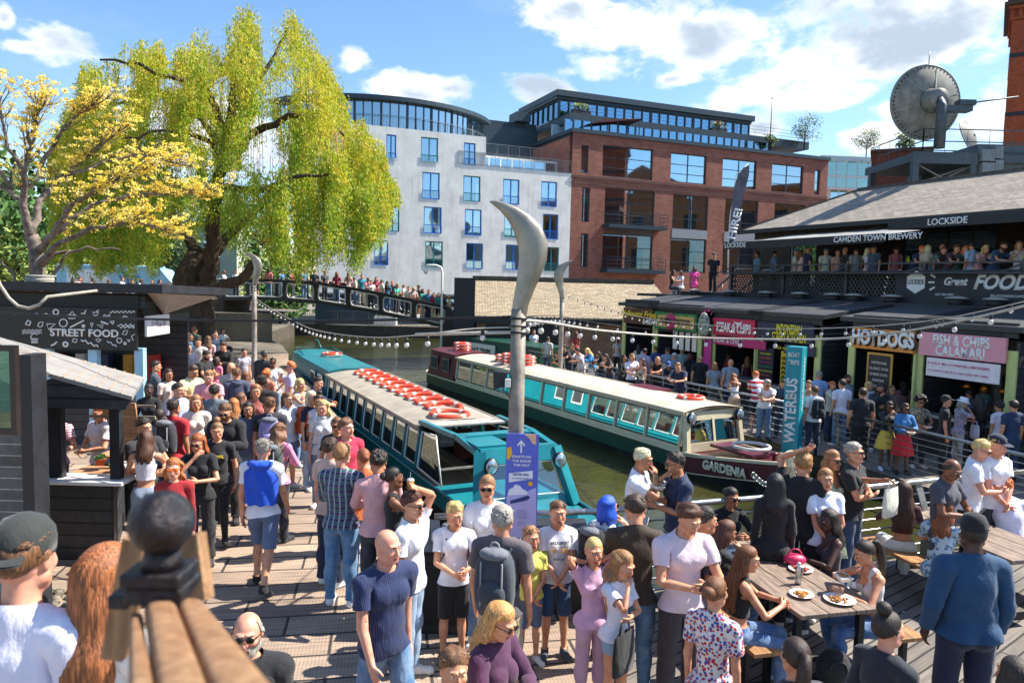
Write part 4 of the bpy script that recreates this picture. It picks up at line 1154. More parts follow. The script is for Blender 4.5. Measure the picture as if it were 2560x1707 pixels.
for i in range(26):
 for j in range(15):
  x=-6.6+i*0.13+(0.06 if j%2 else 0)+rr.uniform(-.012,.012);y=6.0+j*0.15+rr.uniform(-.01,.01)
  if x>-3.75-(y-6)*0.42:continue
  cob.ball((x,y,0.0),(0.062,0.07,0.035+rr.uniform(0,.012)),8,4)
cob=cob.build('cobbles',tiles('cobble_stone','#8d8273','#6f675c','#4b4a35',0.13,0.15,(0,1),0.01));tag(cob,kind='stuff');cob['label']='strip of worn cobbles between the dark kiosk and the timber deck';cob['category']='cobbles'
# ---------------------------------------------------------------- the two canal side blocks
U=np.array([0.92,0.39]);U=U/np.linalg.norm(U)
P0=np.array([5.35,68.0])
RZU=frame(U)
def fac(px,py):return on_v(px,py,P0,U)
render_wall=mat('pale_render','#e6e5e0',0.85,var=0.1,scale=0.8,bmp=0.15,stain=('#77766a',0.32))
red_brick=brick('red_brick','#a06856','#7e4c40','#a3897c',0.5,0.15,'#6e3a34')
dark_metal=mat('slate_blue_metal','#33444f',0.5,0.2,var=0.12)
win_glass=glass('window_glass','#cfe6f2',0.55)
blue_frame=mat('blue_frame','#1f6fc4',0.5,var=0.08);teal_frame=mat('teal_frame','#1f7d80',0.5,var=0.08)
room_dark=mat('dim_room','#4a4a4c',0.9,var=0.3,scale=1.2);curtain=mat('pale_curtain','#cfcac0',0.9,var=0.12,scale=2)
def unit_window(parent,x0,x1,z0,z1,fm,y=0.14,cols=2,rows=(0.33,),fw=0.1,name='window',seed=0,balus=False,depth=0.9,gm=None):
 """framed window set in a hole; the dim room and curtains lie behind the pane"""
 rr=random.Random(seed);f=MB()
 f.box(x0,x0+fw,y-0.05,y+0.05,z0,z1);f.box(x1-fw,x1,y-0.05,y+0.05,z0,z1)
 f.box(x0+fw,x1-fw,y-0.05,y+0.05,z0,z0+fw);f.box(x0+fw,x1-fw,y-0.05,y+0.05,z1-fw,z1)
 for i in range(1,cols):
  x=x0+(x1-x0)*i/cols;f.box(x-fw*0.55,x+fw*0.55,y-0.045,y+0.045,z0+fw,z1-fw)
 for r in rows:
  z=z0+(z1-z0)*r;f.box(x0+fw,x1-fw,y-0.04,y+0.04,z-0.03,z+0.03)
 w=f.build(name,fm,parent)
 p=MB();p.box(x0+fw*.5,x1-fw*.5,y-0.008,y+0.008,z0+fw*.5,z1-fw*.5);p.build('pane',gm or win_glass,w)
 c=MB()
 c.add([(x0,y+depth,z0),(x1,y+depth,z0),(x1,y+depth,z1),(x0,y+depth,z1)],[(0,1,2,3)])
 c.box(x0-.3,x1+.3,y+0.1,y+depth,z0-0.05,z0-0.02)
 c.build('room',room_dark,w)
 if rr.random()<0.75:
  c=MB();a,b=((0,0.3),(0.7,1))if rr.random()<.5 else((0.02,0.45),(0.6,1))
  for s,e in(a,b):
   n=10;pts=[(x0+(x1-x0)*(s+(e-s)*k/n),y+0.16+0.03*(k%2),z0+0.03)for k in range(n+1)]
   c.grid([pts,[(q[0],q[1],z1-0.02)for q in pts]],0,False)
  c.build('curtain',curtain,w)
 if balus:
  g=MB();n=int((x1-x0)/0.13)
  for k in range(n+1):g.box(x0+(x1-x0)*k/n-.009,x0+(x1-x0)*k/n+.009,-0.05,-0.03,z0+.02,z0+(z1-z0)*.33)
  g.build('railing',fm,w)
 return w
def z2(a,b,c,d,ox=600,oy=0,s=0.4846):return(ox+a*s,ox+b*s,oy+c*s,oy+d*s)
def pxrect(x0,x1,y0,y1):
 ym=(y0+y1)/2
 s0,_=fac(x0,ym);s1,_=fac(x1,ym);_,za=fac((x0+x1)/2,y1);_,zb=fac((x0+x1)/2,y0)
 return s0,s1,za,zb
blockA=thing('apartment_building','pale rendered apartment block with blue and teal framed windows and a curved glass top floor','building',(P0[0],P0[1],-0.1),RZU)
wins=[((933,1022,710,845),'t'),((940,1030,890,1028),'b'),((1152,1240,908,1040),'t'),((1357,1441,925,1055),'b'),((1553,1635,937,1067),'b'),((755,822,1060,1195),'t'),((948,1040,1068,1205),'b'),((1160,1246,1080,1215),'b'),((1363,1445,1095,1225),'t'),((1562,1642,1105,1235),'b'),((692,765,1240,1368),'b'),((955,1046,1245,1380),'t'),((1166,1253,1255,1388),'b'),((1370,1453,1263,1393),'b'),((1570,1645,1275,1400),'t'),((755,806,695,835),'b'),((1155,1215,738,858),'b')]
HA=[];zmain=fac(1320,425)[1]+0.1;ztopd=fac(1090,330)[1]+.1
for r,k in wins:
 a,b,c,d=pxrect(*z2(*r));HA.append((a,b,c+0.1,d+0.1,k))
sdrum=fac(1215,360)[0];sL=fac(790,500)[0]
wl=MB()
wl.wall(sL,-0.35,2.6,zmain,[h[:4]for h in HA if h[3]<zmain+.6 and h[2]<zmain-1.0],0,0.14)
wl.wall(sL,sdrum,zmain,ztopd,[h[:4]for h in HA if h[2]>zmain-1.0],0,0.14)
wl.box(sL,sdrum,0.3,11,ztopd-0.2,ztopd-.003);wl.box(sdrum-.3,sdrum,.14,11,zmain,ztopd-.2)
wl.box(sdrum,-0.35,3.0,3.3,zmain,ztopd-1.0);wl.box(sdrum,-0.35,0.14,11,zmain-.2,zmain-.003)
wl.box(-.6,-.35,.15,11,2.6,zmain-.2)
wl.build('wall',render_wall,blockA)
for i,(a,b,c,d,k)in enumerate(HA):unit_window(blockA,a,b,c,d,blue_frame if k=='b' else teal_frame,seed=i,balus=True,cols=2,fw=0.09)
g=MB();g.box(sdrum+.3,-.5,2.9,2.95,zmain+.15,ztopd-1.2);g.build('terrace_glazing',win_glass,blockA)
g=MB()
for k in range(8):
 x=sdrum+.3+(-.8-sdrum)*k/7;g.box(x-.04,x+.04,2.86,2.9,zmain+.1,ztopd-1.1)
g.build('terrace_frame',white_paint,blockA)
def railing(parent,pts,h,m,name='railing',n=None,th=0.02,gap=0.14,rails=(1.0,0.05)):
 b=MB()
 for i in range(len(pts)-1):
  a=Vector(pts[i]);c=Vector(pts[i+1]);L=(c-a).length;k=max(1,int(L/gap))
  for r in rails:b.bar(a+Vector((0,0,h*r)),c+Vector((0,0,h*r)),th*2,th*1.6)
  for j in range(k+1):
   q=a.lerp(c,j/k);w=th*(1.6 if j%8==0 else 0.6)
   b.box(q.x-w/2,q.x+w/2,q.y-w/2,q.y+w/2,q.z,q.z+h*.99)
 return b.build(name,m,parent)
grey_rail=mat('galvanised_rail','#7b8488',0.5,0.4,var=0.1)
railing(blockA,[(sdrum-2.5,-0.03,zmain),(-0.4,-0.03,zmain)],1.1,grey_rail)
railing(blockA,[(sdrum,3.1,ztopd-1.0),(-0.4,3.1,ztopd-1.0)],1.1,grey_rail)
b=MB();b.box(-9.6,-4,.04,.1,zmain-.1,zmain+.02);b.box(sL,-.4,-.05,0,2.45,2.6);b.build('ledge',dull_steel,blockA)
cx,cy,R1=sdrum-7.2,8.6,9.0
arc=[(cx+R1*1.08*math.sin(t),cy-R1*0.92*math.cos(t))for t in np.linspace(-1.3,1.15,34)]
fz0,fz1=ztopd,ztopd+2.1
g=MB();g.grid([[(x,y,fz0)for x,y in arc],[(x,y,fz1)for x,y in arc]],0,False);g.build('curved_glazing',win_glass,blockA)
g=MB()
for k,(x,y)in enumerate(arc):
 w=.05 if k%3 else .09;g.box(x-w,x+w,y-w,y+w,fz0,fz1)
g.build('mullions',dark_metal,blockA)
g=MB();arc2=[(cx+(x-cx)*1.07,cy+(y-cy)*1.07)for x,y in arc]
g.prism([(x,y,fz1)for x,y in arc2],(0,0,.35));g.build('roof',dark_metal,blockA)
g=MB();g.prism([(cx+(x-cx)*.9,cy+(y-cy)*.9,fz0+.02)for x,y in arc],(0,0,2.0));g.build('inner_wall',curtain,blockA)
arc3=[(cx+(x-cx)*1.03,cy+(y-cy)*1.03,fz0-.05)for x,y in arc]
railing(blockA,arc3,1.0,grey_rail,gap=.2)
g=MB();g.wall(sL,-.35,0,2.45,[(-14+2.1*k,-14+2.1*k+1.8,0.3,2.2)for k in range(6)],.3,.2);g.box(-14.2,-13.6,.3,.5,0,.1);g.build('ground_floor',dark_metal,blockA)
for k in range(6):unit_window(blockA,-14+2.1*k,-14+2.1*k+1.8,.3,2.2,dark_metal,.42,2,(),.06,'shop_window',k)
blockB=thing('office_building','red brick office block with large dark framed windows and a glazed roof storey','building',(P0[0],P0[1],-0.1),RZU)
def z3(a,b,c,d):return(1300+a*.3826,1300+b*.3826,180+c*.3826,180+d*.3826)
zroof=fac(1436,330)[1]+.1;send=fac(2066,500)[0]
rows={1:0,2:1,3:2}
bw=[((400,447,478,660),0),((540,868,492,695),2),((985,1218,537,727),2),((1323,1545,573,760),2),((1645,1850,607,790),2),((1925,1960,640,800),0),((405,455,757,980),0),((553,878,768,1005),2),((997,1228,805,1030),2),((1338,1555,835,1050),2),((1660,1860,862,1070),2),((1935,1970,880,1080),0),((398,445,1055,1275),0),((538,865,1062,1290),2),((980,1215,1090,1310),2),((1323,1540,1115,1320),2),((1650,1850,1135,1330),2)]
HB=[]
for r,c in bw:
 a,b,z0,z1=pxrect(*z3(*r));HB.append([a,b,z0+.1,z1+.1,c])
wl=MB()
wl.wall(-0.35,send,0,zroof,[tuple(h[:4])for h in HB],0,0.32)
wl.box(send-.3,send,.56,16,0,zroof-.3);wl.box(-.35,-.1,.56,16,zmain,zroof-.3);wl.box(-.1,send-.3,.56,16,zroof-.6,zroof-.3)
wl.build('wall',red_brick,blockB)
zb1=HB[1][2];zb2=HB[7][3]
b=MB();b.box(-.4,send+.04,-.1,-.003,zb1-.35,zb1-.12);b.box(-.37,send+.02,-.05,-.003,zb2+.15,zb2+.3);b.build('string_course',brick('worn_brick','#6d4a42','#5a3b36','#77655e',.5,.15,'#463632'),blockB)
b=MB()
for i in(8,9,10):b.box(HB[i][0],HB[i][1],-.03,.3,HB[i+6][3]+.02 if i+6<len(HB)else 3,HB[i][2]-.02)
b.box(HB[7][0],HB[7][1],.0,.3,HB[13][3]+.02,HB[7][2]-.02)
b.build('spandrel',mat('grey_panel','#8b9299',.7,var=.12),blockB)
for i,(a,b_,c,d,k)in enumerate(HB):
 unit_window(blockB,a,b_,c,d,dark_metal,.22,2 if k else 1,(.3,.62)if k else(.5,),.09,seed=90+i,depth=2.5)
b=MB();b.box(-.5,send+.15,-.2,.6,zroof-.02,zroof+.32);b.box(-.5,-.2,.6,16,zroof-.02,zroof+.32);b.box(-.2,send,.6,14,zroof-.28,zroof);b.build('parapet',dark_metal,blockB)
for i in(7,13):
 a,b_,c,d,k=HB[i];g=MB();g.box(a-.2,b_+.7,-1.3,-.004,c-.35,c-.02);q=g.build('balcony',dark_metal,blockB)
 railing(q,[(a-.2,-1.28,c),(b_+.7,-1.28,c),(b_+.7,-.1,c)],1.1,dark_metal,gap=.45,rails=(1,.1,.4,.7));railing(q,[(a-.2,-1.28,c),(a-.2,-.1,c)],1.1,dark_metal,gap=.45,rails=(1,.1,.4,.7))
def roofpt(px,py,back):
 q=np.array(P0)+np.array([-U[1],U[0]])*back
 s,z=on_v(px,py,q,U);return s,z+.1
s0,zt=roofpt(1396,226,5.0);s1,_=roofpt(1876,300,5.0);_,zb=roofpt(1424,292,5.0)
b=MB();b.box(s0-.3,s1+.3,4.6,14,zt-.55,zt);b.box(s0-.2,s1+.1,4.9,14,zt-.8,zt-.55)
b.box(s0+.3,s1+6.5,3.0,14,zb-.9,zb-.1);b.build('roof',dark_metal,blockB)
cloud_glass=glass('roof_glass','#a9d3ea',0.45)
b=MB();b.box(s0+.2,s1,5.2,5.25,zb-.1,zt-.8);b.box(s0+.2,s0+.25,5.25,14,zb-.1,zt-.8);b.box(-.1,send-6,2.3,2.35,zroof+.02,zb-.9);gl=b.build('roof_glazing',cloud_glass,blockB)
b=MB();n=22
for k in range(n+1):
 x=s0+.2+(s1-s0-.2)*k/n;w=.05 if k%5 else .12
 b.box(x-w,x+w,5.08,5.2,zb-.1,zt-.8)
for k in range(8):
 y=5.2+1.2*k;b.box(s0+.08,s0+.2,y-.05,y+.05,zb-.1,zt-.8)
for k in range(26):
 x=-.1+(send-6)*k/25;b.box(x-.05,x+.05,2.2,2.3,zroof,zb-.9)
b.box(s0+.08,s1,5.06,5.21,zt-.9,zt-.79);b.box(s0+.07,s0+.21,5.0,14,zt-.9,zt-.78);b.box(-.12,send-6,2.18,2.31,zroof+.1,zroof+.2);b.box(s0+.1,s0+.3,2.18,5.3,zb-1.0,zb-.85)
b.build('mullions',dark_metal,blockB)
b=MB();b.box(s0+1,s1-.5,9,9.2,zb,zt-.8);b.box(0,send-7,5,5.2,zroof,zb-.9)
for k in range(9):b.box(s0+2+2.6*k,s0+2.5+2.6*k,7,7.4,zb,zt-.8)
b.build('inner_wall',mat('office_wall','#9fb8c8',.8,var=.2,scale=1),blockB)
railing(blockB,[(s0+.3,3.1,zb-.1),(s1+6.4,3.1,zb-.1)],1.0,dark_metal,gap=1.2,rails=(1,.66,.33),th=.015)
railing(blockB,[(s0+.4,3.1,zb-.1),(s0+.4,13,zb-.1)],1.0,dark_metal,gap=1.2,rails=(1,.66,.33),th=.015)
b=MB();b.box(s0-9,s0-.4,9,12,zt-3.2,zt-2.6);b.box(s0-3,s0-1.5,8,10,zt-2.6,zt-1.7);b.box(s0-8,s0-.4,8.6,12,zroof-2,zt-3.2);b.build('plant_room',dark_metal,blockB)
leafy=mat('box_leaves','#4d7a2c',.7,var=.5,scale=3,c2='#1c3a14')
def leaf_cloud(mb,c,r,n,size,rnd,m=0,flat=1.0):
 for _ in range(n):
  d=Vector((rnd.gauss(0,1),rnd.gauss(0,1),rnd.gauss(0,1))).normalized()*(rnd.random()**0.45)
  p=Vector(c)+Vector((d.x*r[0],d.y*r[1],d.z*r[2]))
  a=Vector((rnd.uniform(-1,1),rnd.uniform(-1,1),rnd.uniform(-1,1))).normalized()*size;b_=a.orthogonal().normalized()*size*.5
  mb.add([p-a,p+b_,p+a,p-b_],[(0,1,2,3)],m)
def local_to_world(s,y,z):return(P0[0]+U[0]*s-U[1]*y,P0[1]+U[1]*s+U[0]*y,z-.1)
def planter(px,py,back,w,h,label,fl=None):
 s,z=roofpt(px,py,back);t=thing('planter',label,'planter',local_to_world(s,back,z),RZU,'planters on the roof terraces')
 b=MB();b.box(-w/2,w/2,-.3,.3,0,.5);b.build('box',mat('planter_box','#3d3430',.7),t)
 r=random.Random(int(px));b=MB();leaf_cloud(b,(0,0,.5+h/2),(w/2+.1,.4,h/2+.1),260,.12,r)
 if fl:leaf_cloud(b,(0,0,.55+h*.6),(w/2,.45,h/2),70,.12,r,1)
 b.build('foliage',[leafy,mat('flower',fl or '#e0b020',.6,var=.2)],t)
planter(1452,290,3.4,1.9,.6,'dark planter of yellow green shrubs at the left end of the glazed roof terrace','#c9c832')
planter(1795,335,3.4,1.9,.7,'dark planter with orange and yellow flowers near the right end of the roof terrace','#e88a1a')
def rooftree(px,py,back,r,label,n=700,Y=None):
 s,z=roofpt(px,py,back);t=thing('rooftop_shrub',label,'shrub',local_to_world(s,back,z)if Y is None else tuple(on_y(px,py,Y)),RZU)
 b=MB();b.tube([(0,0,0),(.05,0,r),(0,0.05,r*1.6)],[.08,.05,.02],6)
 for a in(0.4,2.0,3.9):b.tube([(0,0,r*.5),(math.cos(a)*r*.6,math.sin(a)*r*.6,r*1.3)],[.04,.015],5)
 b.build('trunk',mat('twig_bark','#4b3f33',.9),t)
 rd=random.Random(int(px));b=MB()
 for k in range(9):leaf_cloud(b,(rd.uniform(-.6,.6)*r,rd.uniform(-.5,.5)*r,r*rd.uniform(.7,1.9)),(r*.5,r*.5,r*.4),n//9,.11,rd,k%2)
 b.build('crown',[leafy,mat('pale_leaves','#8a9a48',.7,var=.4,scale=3)],t)
rooftree(2010,375,2,1.9,'tall loose evergreen growing above the right end of the brick office roof',1500)
rooftree(2165,392,14,1.6,'round dark green shrub on the white building beyond the brick office',1800,94)
rooftree(1926,376,1.5,.8,'small yellowish shrub beside the tall evergreen on the office roof')
rooftree(2262,386,6,.7,'sparse grey green shrub above the old brick wall by the dish',700,52.6)
t=thing('pergola','dark red pergola cloth on posts over the brick office roof edge','pergola',local_to_world(2.0,1.2,zroof+.3),RZU)
b=MB();b.prism([(0,0,.9),(1.6,0,1.5),(5.6,0,1.9),(5.6,.2,1.75),(1.6,0.2,1.3),(0,.2,.8)],(0,1.6,0));b.build('cloth',mat('red_cloth','#5b2f33',.8,var=.4,scale=4),t)
for x in(.2,3.0,5.4):
 b=MB();b.box(x,x+.08,.1,.18,-.1,1.6);b.build('post',dark_metal,t)
s,z=roofpt(1924,375,0.4);zt2=roofpt(1924,245,.4)[1]
t=thing('flagpole','tall thin dark mast rising from the brick office roof','mast',local_to_world(s,.4,z));b=MB();b.tube([(0,0,0),(0,0,zt2-z)],[.07,.03],8);b.ball((0,0,zt2-z),.08);b.build('pole',black_steel,t)
b=MB();b.box(-.15,.15,-.15,.15,0,.3);b.build('base',black_steel,t)
# ---------------------------------------------------------------- modern white flats and old brick behind the right bank
def box_building(name,label,cat,px0,px1,ytop,Y,u,wallm,wins=(),depth=8,ybot=None,zlow=-.5):
 pa=on_y(px0,ytop,Y);u=np.array(u);u=u/np.linalg.norm(u)
 s1,z=on_v(px1,ytop,pa[:2],u)
 t=thing(name,label,cat,(pa[0],pa[1],zlow),frame(u));H=pa[2]-zlow
 b=MB();hs=[]
 for(a,c,d,e)in wins:
  x0,_=on_v(a,(d+e)/2,pa[:2],u);x1,_=on_v(c,(d+e)/2,pa[:2],u);_,z1=on_v((a+c)/2,d,pa[:2],u);_,z0=on_v((a+c)/2,e,pa[:2],u)
  hs.append((x0,x1,z0-zlow,z1-zlow))
 b.wall(0,s1,0,H,hs,0,.25);b.box(s1-.25,s1,.26,depth,0,H);b.box(0,.25,.26,depth,0,H);b.box(.25,s1-.25,.26,depth,H-.3,H)
 b.build('wall',wallm,t)
 return t,s1,H,hs
white_r=mat('white_render','#d5d8d8',.8,var=.05,stain=('#8c9088',.3))
t,s1,H,hs=box_building('modern_flats','white modern flats with glass balconies behind the right end of the brick office','building',2055,2185,388,92,(1,.1),white_r,[(2070,2176,408,460),(2076,2120,472,505),(2128,2170,476,505)])
for i,h in enumerate(hs):unit_window(t,*h,white_paint,.2,5 if i==0 else 2,(),.08,seed=300+i)
green_glass=glass('balcony_glass','#c4dcd8',.4)
for k,h in enumerate(((0,s1,H-2.5,H-1.0),(0,s1,hs[0][2]-.6,hs[0][2]+.9))):
 b=MB();b.box(h[0],h[1],-1.2,-1.16,h[2],h[3]);b.build('balcony_glass',green_glass,t)
 b=MB();b.box(h[0],h[1],-1.25,-.003,h[2]-.25,h[2]-.02)
 for q in range(6):x=h[0]+(h[1]-h[0])*q/5;b.box(x-.03,x+.03,-1.24,-1.2,h[2],h[3]+.05)
 b.build('balcony_floor',white_r,t)
b=MB();rd=random.Random(5)
for k in range(14):leaf_cloud(b,(s1*k/13,-.6,H-1.6+rd.uniform(0,.5)),(.6,.3,.7),60,.14,rd)
b.build('planting',leafy,t)
old_brick=brick('old_brick','#7d3a26','#5a2a1f','#4f3a30',.24,.09,'#33201a')
t,s1,H,hs=box_building('brick_warehouse','old dark red brick warehouse end wall behind the slate roof','building',2180,2330,384,52,(.9,-.45),old_brick,depth=6)
b=MB();b.box(-.1,s1+.1,-.12,6,H,H+.25);b.box(0,s1,-.06,-.003,H-1.0,H-.8);b.build('coping',mat('brick_coping','#4c3028',.9),t)
b=MB();b.tube([(3.0,-.15,H-4.6),(1.9,-.15,H-4.2),(1.5,-.15,H-3.4),(1.45,-.15,H-2.8)],.08);b.tube([(1.45,-.2,H-2.8),(5.2,-.2,H-3.2)],.09);b.build('pipe',dull_steel,t)
# ---------------------------------------------------------------- right bank: stalls below, bar terrace above
S0=np.array([5.0,31.5]);S1=np.array([11.8,16.5]);SU=(S1-S0)/np.linalg.norm(S1-S0)
SRZ=frame(SU)
GZ=-0.5
def sl(px,py):return on_v(px,py,S0,SU)
stall_black=mat('stall_black','#33353a',0.6,var=0.2,scale=2,bmp=0.15)
board_black=tiles('black_boards','#3a3c40','#2e3034','#0c0c0e',6.0,0.16,(0,2),0.012,0.55)
lime=mat('pale_lime_post','#c6cf84',0.6,var=0.08)
inside=mat('stall_inside','#b0a08c',.8,var=.4,scale=3)
def stall(px0,px1,label,signc,ytop0,ybot0,words,deco=None,zfix=None):
 s0,zt=sl(px0,ytop0);s1,_=sl(px1,ytop0);_,zb=sl(px0,ybot0)
 zt-=GZ;zb-=GZ
 p=S0+SU*s0
 t=thing('food_stall',label,'food stall',(p[0],p[1],GZ),SRZ,'food stalls along the right quay')
 L=s1-s0
 def w(x,y):return(x,y)
 b=MB()
 nx=-0.25;xx=L+0.25
 b.box(nx,nx+.08,0,2.6,0,3.0);b.box(xx-.08,xx,0,2.6,0,3.0);b.box(nx,xx,2.6,2.68,0,3.55)
 b.box(nx+.08,xx-.08,0.0,.06,zt,zt+.35);b.box(nx+.08,xx-.08,0,.06,0,.95)
 b.add([(nx,0,3.0),(nx,2.6,3.0),(nx,2.6,3.55)],[(0,1,2)]);b.add([(xx,0,3.0),(xx,2.6,3.0),(xx,2.6,3.55)],[(0,1,2)])
 b.build('wall',board_black,t)
 b=MB();b.box(nx+.09,xx-.09,.07,2.58,0.02,.05);b.box(nx+.09,xx-.09,2.5,2.58,.05,2.9);b.build('interior',inside,t)
 b=MB();b.box(nx+.08,xx-.08,-.18,.3,.95,1.02);b.build('counter',mat('steel_counter','#b9bbb8',.35,.6),t)
 rd=random.Random(int(px0));b=MB()
 for k in range(7):b.box(.2+L*k/7.5,.2+L*k/7.5+rd.uniform(.12,.25),2.2,2.48,rd.uniform(1.0,1.7),rd.uniform(1.8,2.4))
 b.build('shelf_goods',mat('stall_goods'+str(rd.randint(0,2)),rd.choice(['#a63a2a','#b48a3a','#8a8a86']),.6,var=.6,scale=4),t)
 for x in(nx+.02,xx-.24):
  b=MB();b.box(x,x+.22,-.06,-.004,.0,zb+.3);b.build('post',lime,t)
 b=MB();q=lambda y:3.6-(2.7-y)*0.13
 x0,x1=nx-.28,xx+.1
 b.hexa([(x0,-.12,q(-.12)),(x1,-.12,q(-.12)),(x1,2.7,q(2.7)),(x0,2.7,q(2.7))],[(x0,-.12,q(-.12)+.13),(x1,-.12,q(-.12)+.13),(x1,2.7,q(2.7)+.13),(x0,2.7,q(2.7)+.13)])
 b.build('roof',mat('roof_edge','#3c3d3f',.6,var=.2),t)
 b=MB()
 for k in range(6):b.box(L*.12,L*.9,-.03,.0,zt-.2+k*.055,zt-.17+k*.055)
 b.build('louvre',stall_black,t)
 b=MB();b.box(-.02,L+.02,-.16,-.08,zb,zt);sg=b.build('sign',mat('sign_'+signc,signc,.45,var=.05),t)
 for(txt,size,zc,col,kw)in words:
  lettering(txt,size,mat('sign_ink_'+col,col,.5,var=.03),sg,(L/2+kw.get('dx',0),-.165,zb+(zt-zb)*zc),name='lettering',ext=.006,**{k:v for k,v in kw.items()if k not in('dx',)})
 return t,L,zb,zt,sg
def panel(t,x0,x1,z0,z1,c,y=-.1,name='menu_board',th=.03):
 b=MB();b.box(x0,x1,y,y+th,z0,z1);return b.build(name,mat('board_'+c,c,.5,var=.06),t)
def small_text(pn,txt,x,z,size,col,y=-.106,**k):
 return lettering(txt,size,mat('sign_ink_'+col,col,.5,var=.03),pn,(x,y,z),ext=.003,**k)
BO=dict(bold=.02)
t,L,zb,zt,sg=stall(1568,1640,'brown slatted halloumi fries stall at the far left end of the stall row','#4a2a20',768,806,[('Halloumi Fries',.26,.62,'#f2d21f',dict(shear=.3,width=2.6,bold=.02)),('& BEAN',.22,.18,'#f2f0e8',dict(dx=.9,bold=.02))])
b=MB()
for k in range(26):b.box(L*k/26,L*k/26+.04,-.163,-.16,zb,zt)
b.build('slats',mat('brown_slat','#6b4636',.6),sg)
t,L,zb,zt,sg=stall(1645,1750,'green leaf patterned street food stall with cream panel beside the halloumi fries','#2f6a45',779,820,[])
b=MB();b.box(.25,L-.1,-.18,-.161,zb+.1,zt-.1);b.build('panel',mat('sand_panel','#c9ab66',.6),sg)
b=MB();b.lathe([(0.0,0),(.33,.0),(.33,.02),(0,.02)],24,(0,0,0));b.v=[(L*.42+x,-.185-z,(zb+zt)/2+y)for x,y,z in b.v];b.build('emblem',mat('pink_disc','#c23a66',.5),sg)
lettering('COLOMBIAN STREET FOOD',.2,mat('sign_ink_k','#141414',.5),sg,(L/2+.05,-.21,(zb+zt)/2),ext=.006,width=L-.7,bold=.02)
b=MB();rd=random.Random(3)
for k in range(150):x,z=rd.uniform(.05,L-.05),rd.choice([rd.uniform(zb+.02,zb+.12),rd.uniform(zt-.12,zt-.02)]);a=rd.uniform(0,3);b.add([(x,-.165,z),(x+.09*math.cos(a),-.17,z+.09*math.sin(a)),(x+.05*math.cos(a+.8),-.166,z+.05*math.sin(a+.8))],[(0,1,2)])
b.build('leaves',mat('jungle','#58a35c',.6),sg)
for k in range(4):panel(t,L*(.35+.15*k),L*(.45+.15*k),zb-.75,zb-.05,'#e6dfd6',.1,'price_card')
t,L,zb,zt,sg=stall(1794,1896,'crimson steak and chips stall with a bull head badge on its sign','#c0204c',793,836,[('STEAK & CHIPS',.33,.45,'#f4f0ea',dict(bold=.03,width=1.75)),])
b=MB();b.lathe([(0,0),(.30,.0),(.36,.06),(.30,.12),(0,.13)],16);b.v=[(-.35+x*.9,-.25-z,(zb+zt)/2+y*1.3)for x,y,z in b.v];b.build('badge',mat('badge_grey','#9aa08e',.7,var=.5,scale=12),sg)
b=MB()
for a in range(14):q=2*math.pi*a/14;c=(-.35+.36*math.cos(q),-.2,(zb+zt)/2+.5*math.sin(q));b.add([(c[0]-.05,c[1],c[2]),(c[0]+.05,c[1],c[2]),(c[0]+.12*math.cos(q),c[1],c[2]+.14*math.sin(q))],[(0,1,2)])
b.build('badge_rim',mat('pinkrim','#d63a86',.5),sg)
b=MB();hx=L*.62;hz=zt-.12
b.tube([(hx-.22,-.17,hz+.05),(hx-.12,-.17,hz-.02),(hx+.12,-.17,hz-.02),(hx+.22,-.17,hz+.05)],[.005,.03,.03,.005],6);b.add([(hx-.09,-.175,hz-.01),(hx+.09,-.175,hz-.01),(hx,-.175,hz-.22)],[(0,1,2)])
b.build('bull_head',mat('sign_ink_#f4f0ea','#f4f0ea',.5,var=.03),sg)
pn=panel(t,.1,L+.6,zb-.32,zb-.04,'#b8266a',-.2);small_text(pn,'STEAK & CHIPS',.8,zb-.18,.16,'#f4f0ea',-.205)
panel(t,-.5,-.1,zb-1.5,zb-.1,'#c8358a',-.15,'banner')
t,L,zb,zt,sg=stall(1905,2044,'dark blue Indonesian kitchen stall with yellow lettering','#1f2b45',803,848,[('INDONESIAN',.27,.70,'#f2e11f',dict(bold=.02,width=1.05,dx=.2)),('STREET KITCHEN',.27,.25,'#f2e11f',dict(bold=.02,width=1.4,dx=.2))])
pn=panel(t,.0,.7,1.0,zb-.25,'#1b2038',-.1)
for k in range(9):small_text(pn,'NASI GORENG MIE'[:10+k%5],.35,zb-.45-k*.14,.06,['#f2e11f','#e0662a','#c22a5a','#3aa05a'][k%4],-.105)
pn=panel(t,.9,L-.5,.6,zb-.3,'#c9b21c',.02,'patterned_front')
b=MB()
for i in range(16):
 for j in range(9):x=.95+i*(L-1.5)/16;z=.65+j*.15;b.box(x,x+.06,.015,.02,z+(.04 if i%2 else 0),z+.08+(.04 if i%2 else 0))
b.build('pattern',mat('pattern_ink','#3a3414',.6),pn)
pn=panel(t,1.2,L+.1,zb-.35,zb-.05,'#28344c',-.15);small_text(pn,'RICE  NOODLES  SATAY',L*.62,zb-.2,.08,'#f2e11f',-.155)
t,L,zb,zt,sg=stall(2145,2297,'orange hotdogs stall with white marquee letters and a chalkboard','#d98a35',818,868,[('HOTDOGS',.40,.47,'#3a2a20',dict(bold=.05,dx=.05,width=1.95)),('HOTDOGS',.40,.53,'#f4f1ea',dict(bold=.05,width=1.95))])
for k in sg.children:pass
sg.children[1].location.y-=.02;sg.children[1].scale=(1.0,1.0,1.0)
pn=panel(t,.5,1.3,.75,zb-.08,'#c99a3c',-.16,'chalkboard');panel(pn,.56,1.24,.81,zb-.14,'#1f2124',-.17,'slate')
for k,w_ in enumerate(['HOTDOGS','CLASSIC DOG','CHEESE DOG','ONIONS','DRINKS']):small_text(pn,w_,.9,zb-.35-k*.16,.07,'#e8e6e0',-.175)
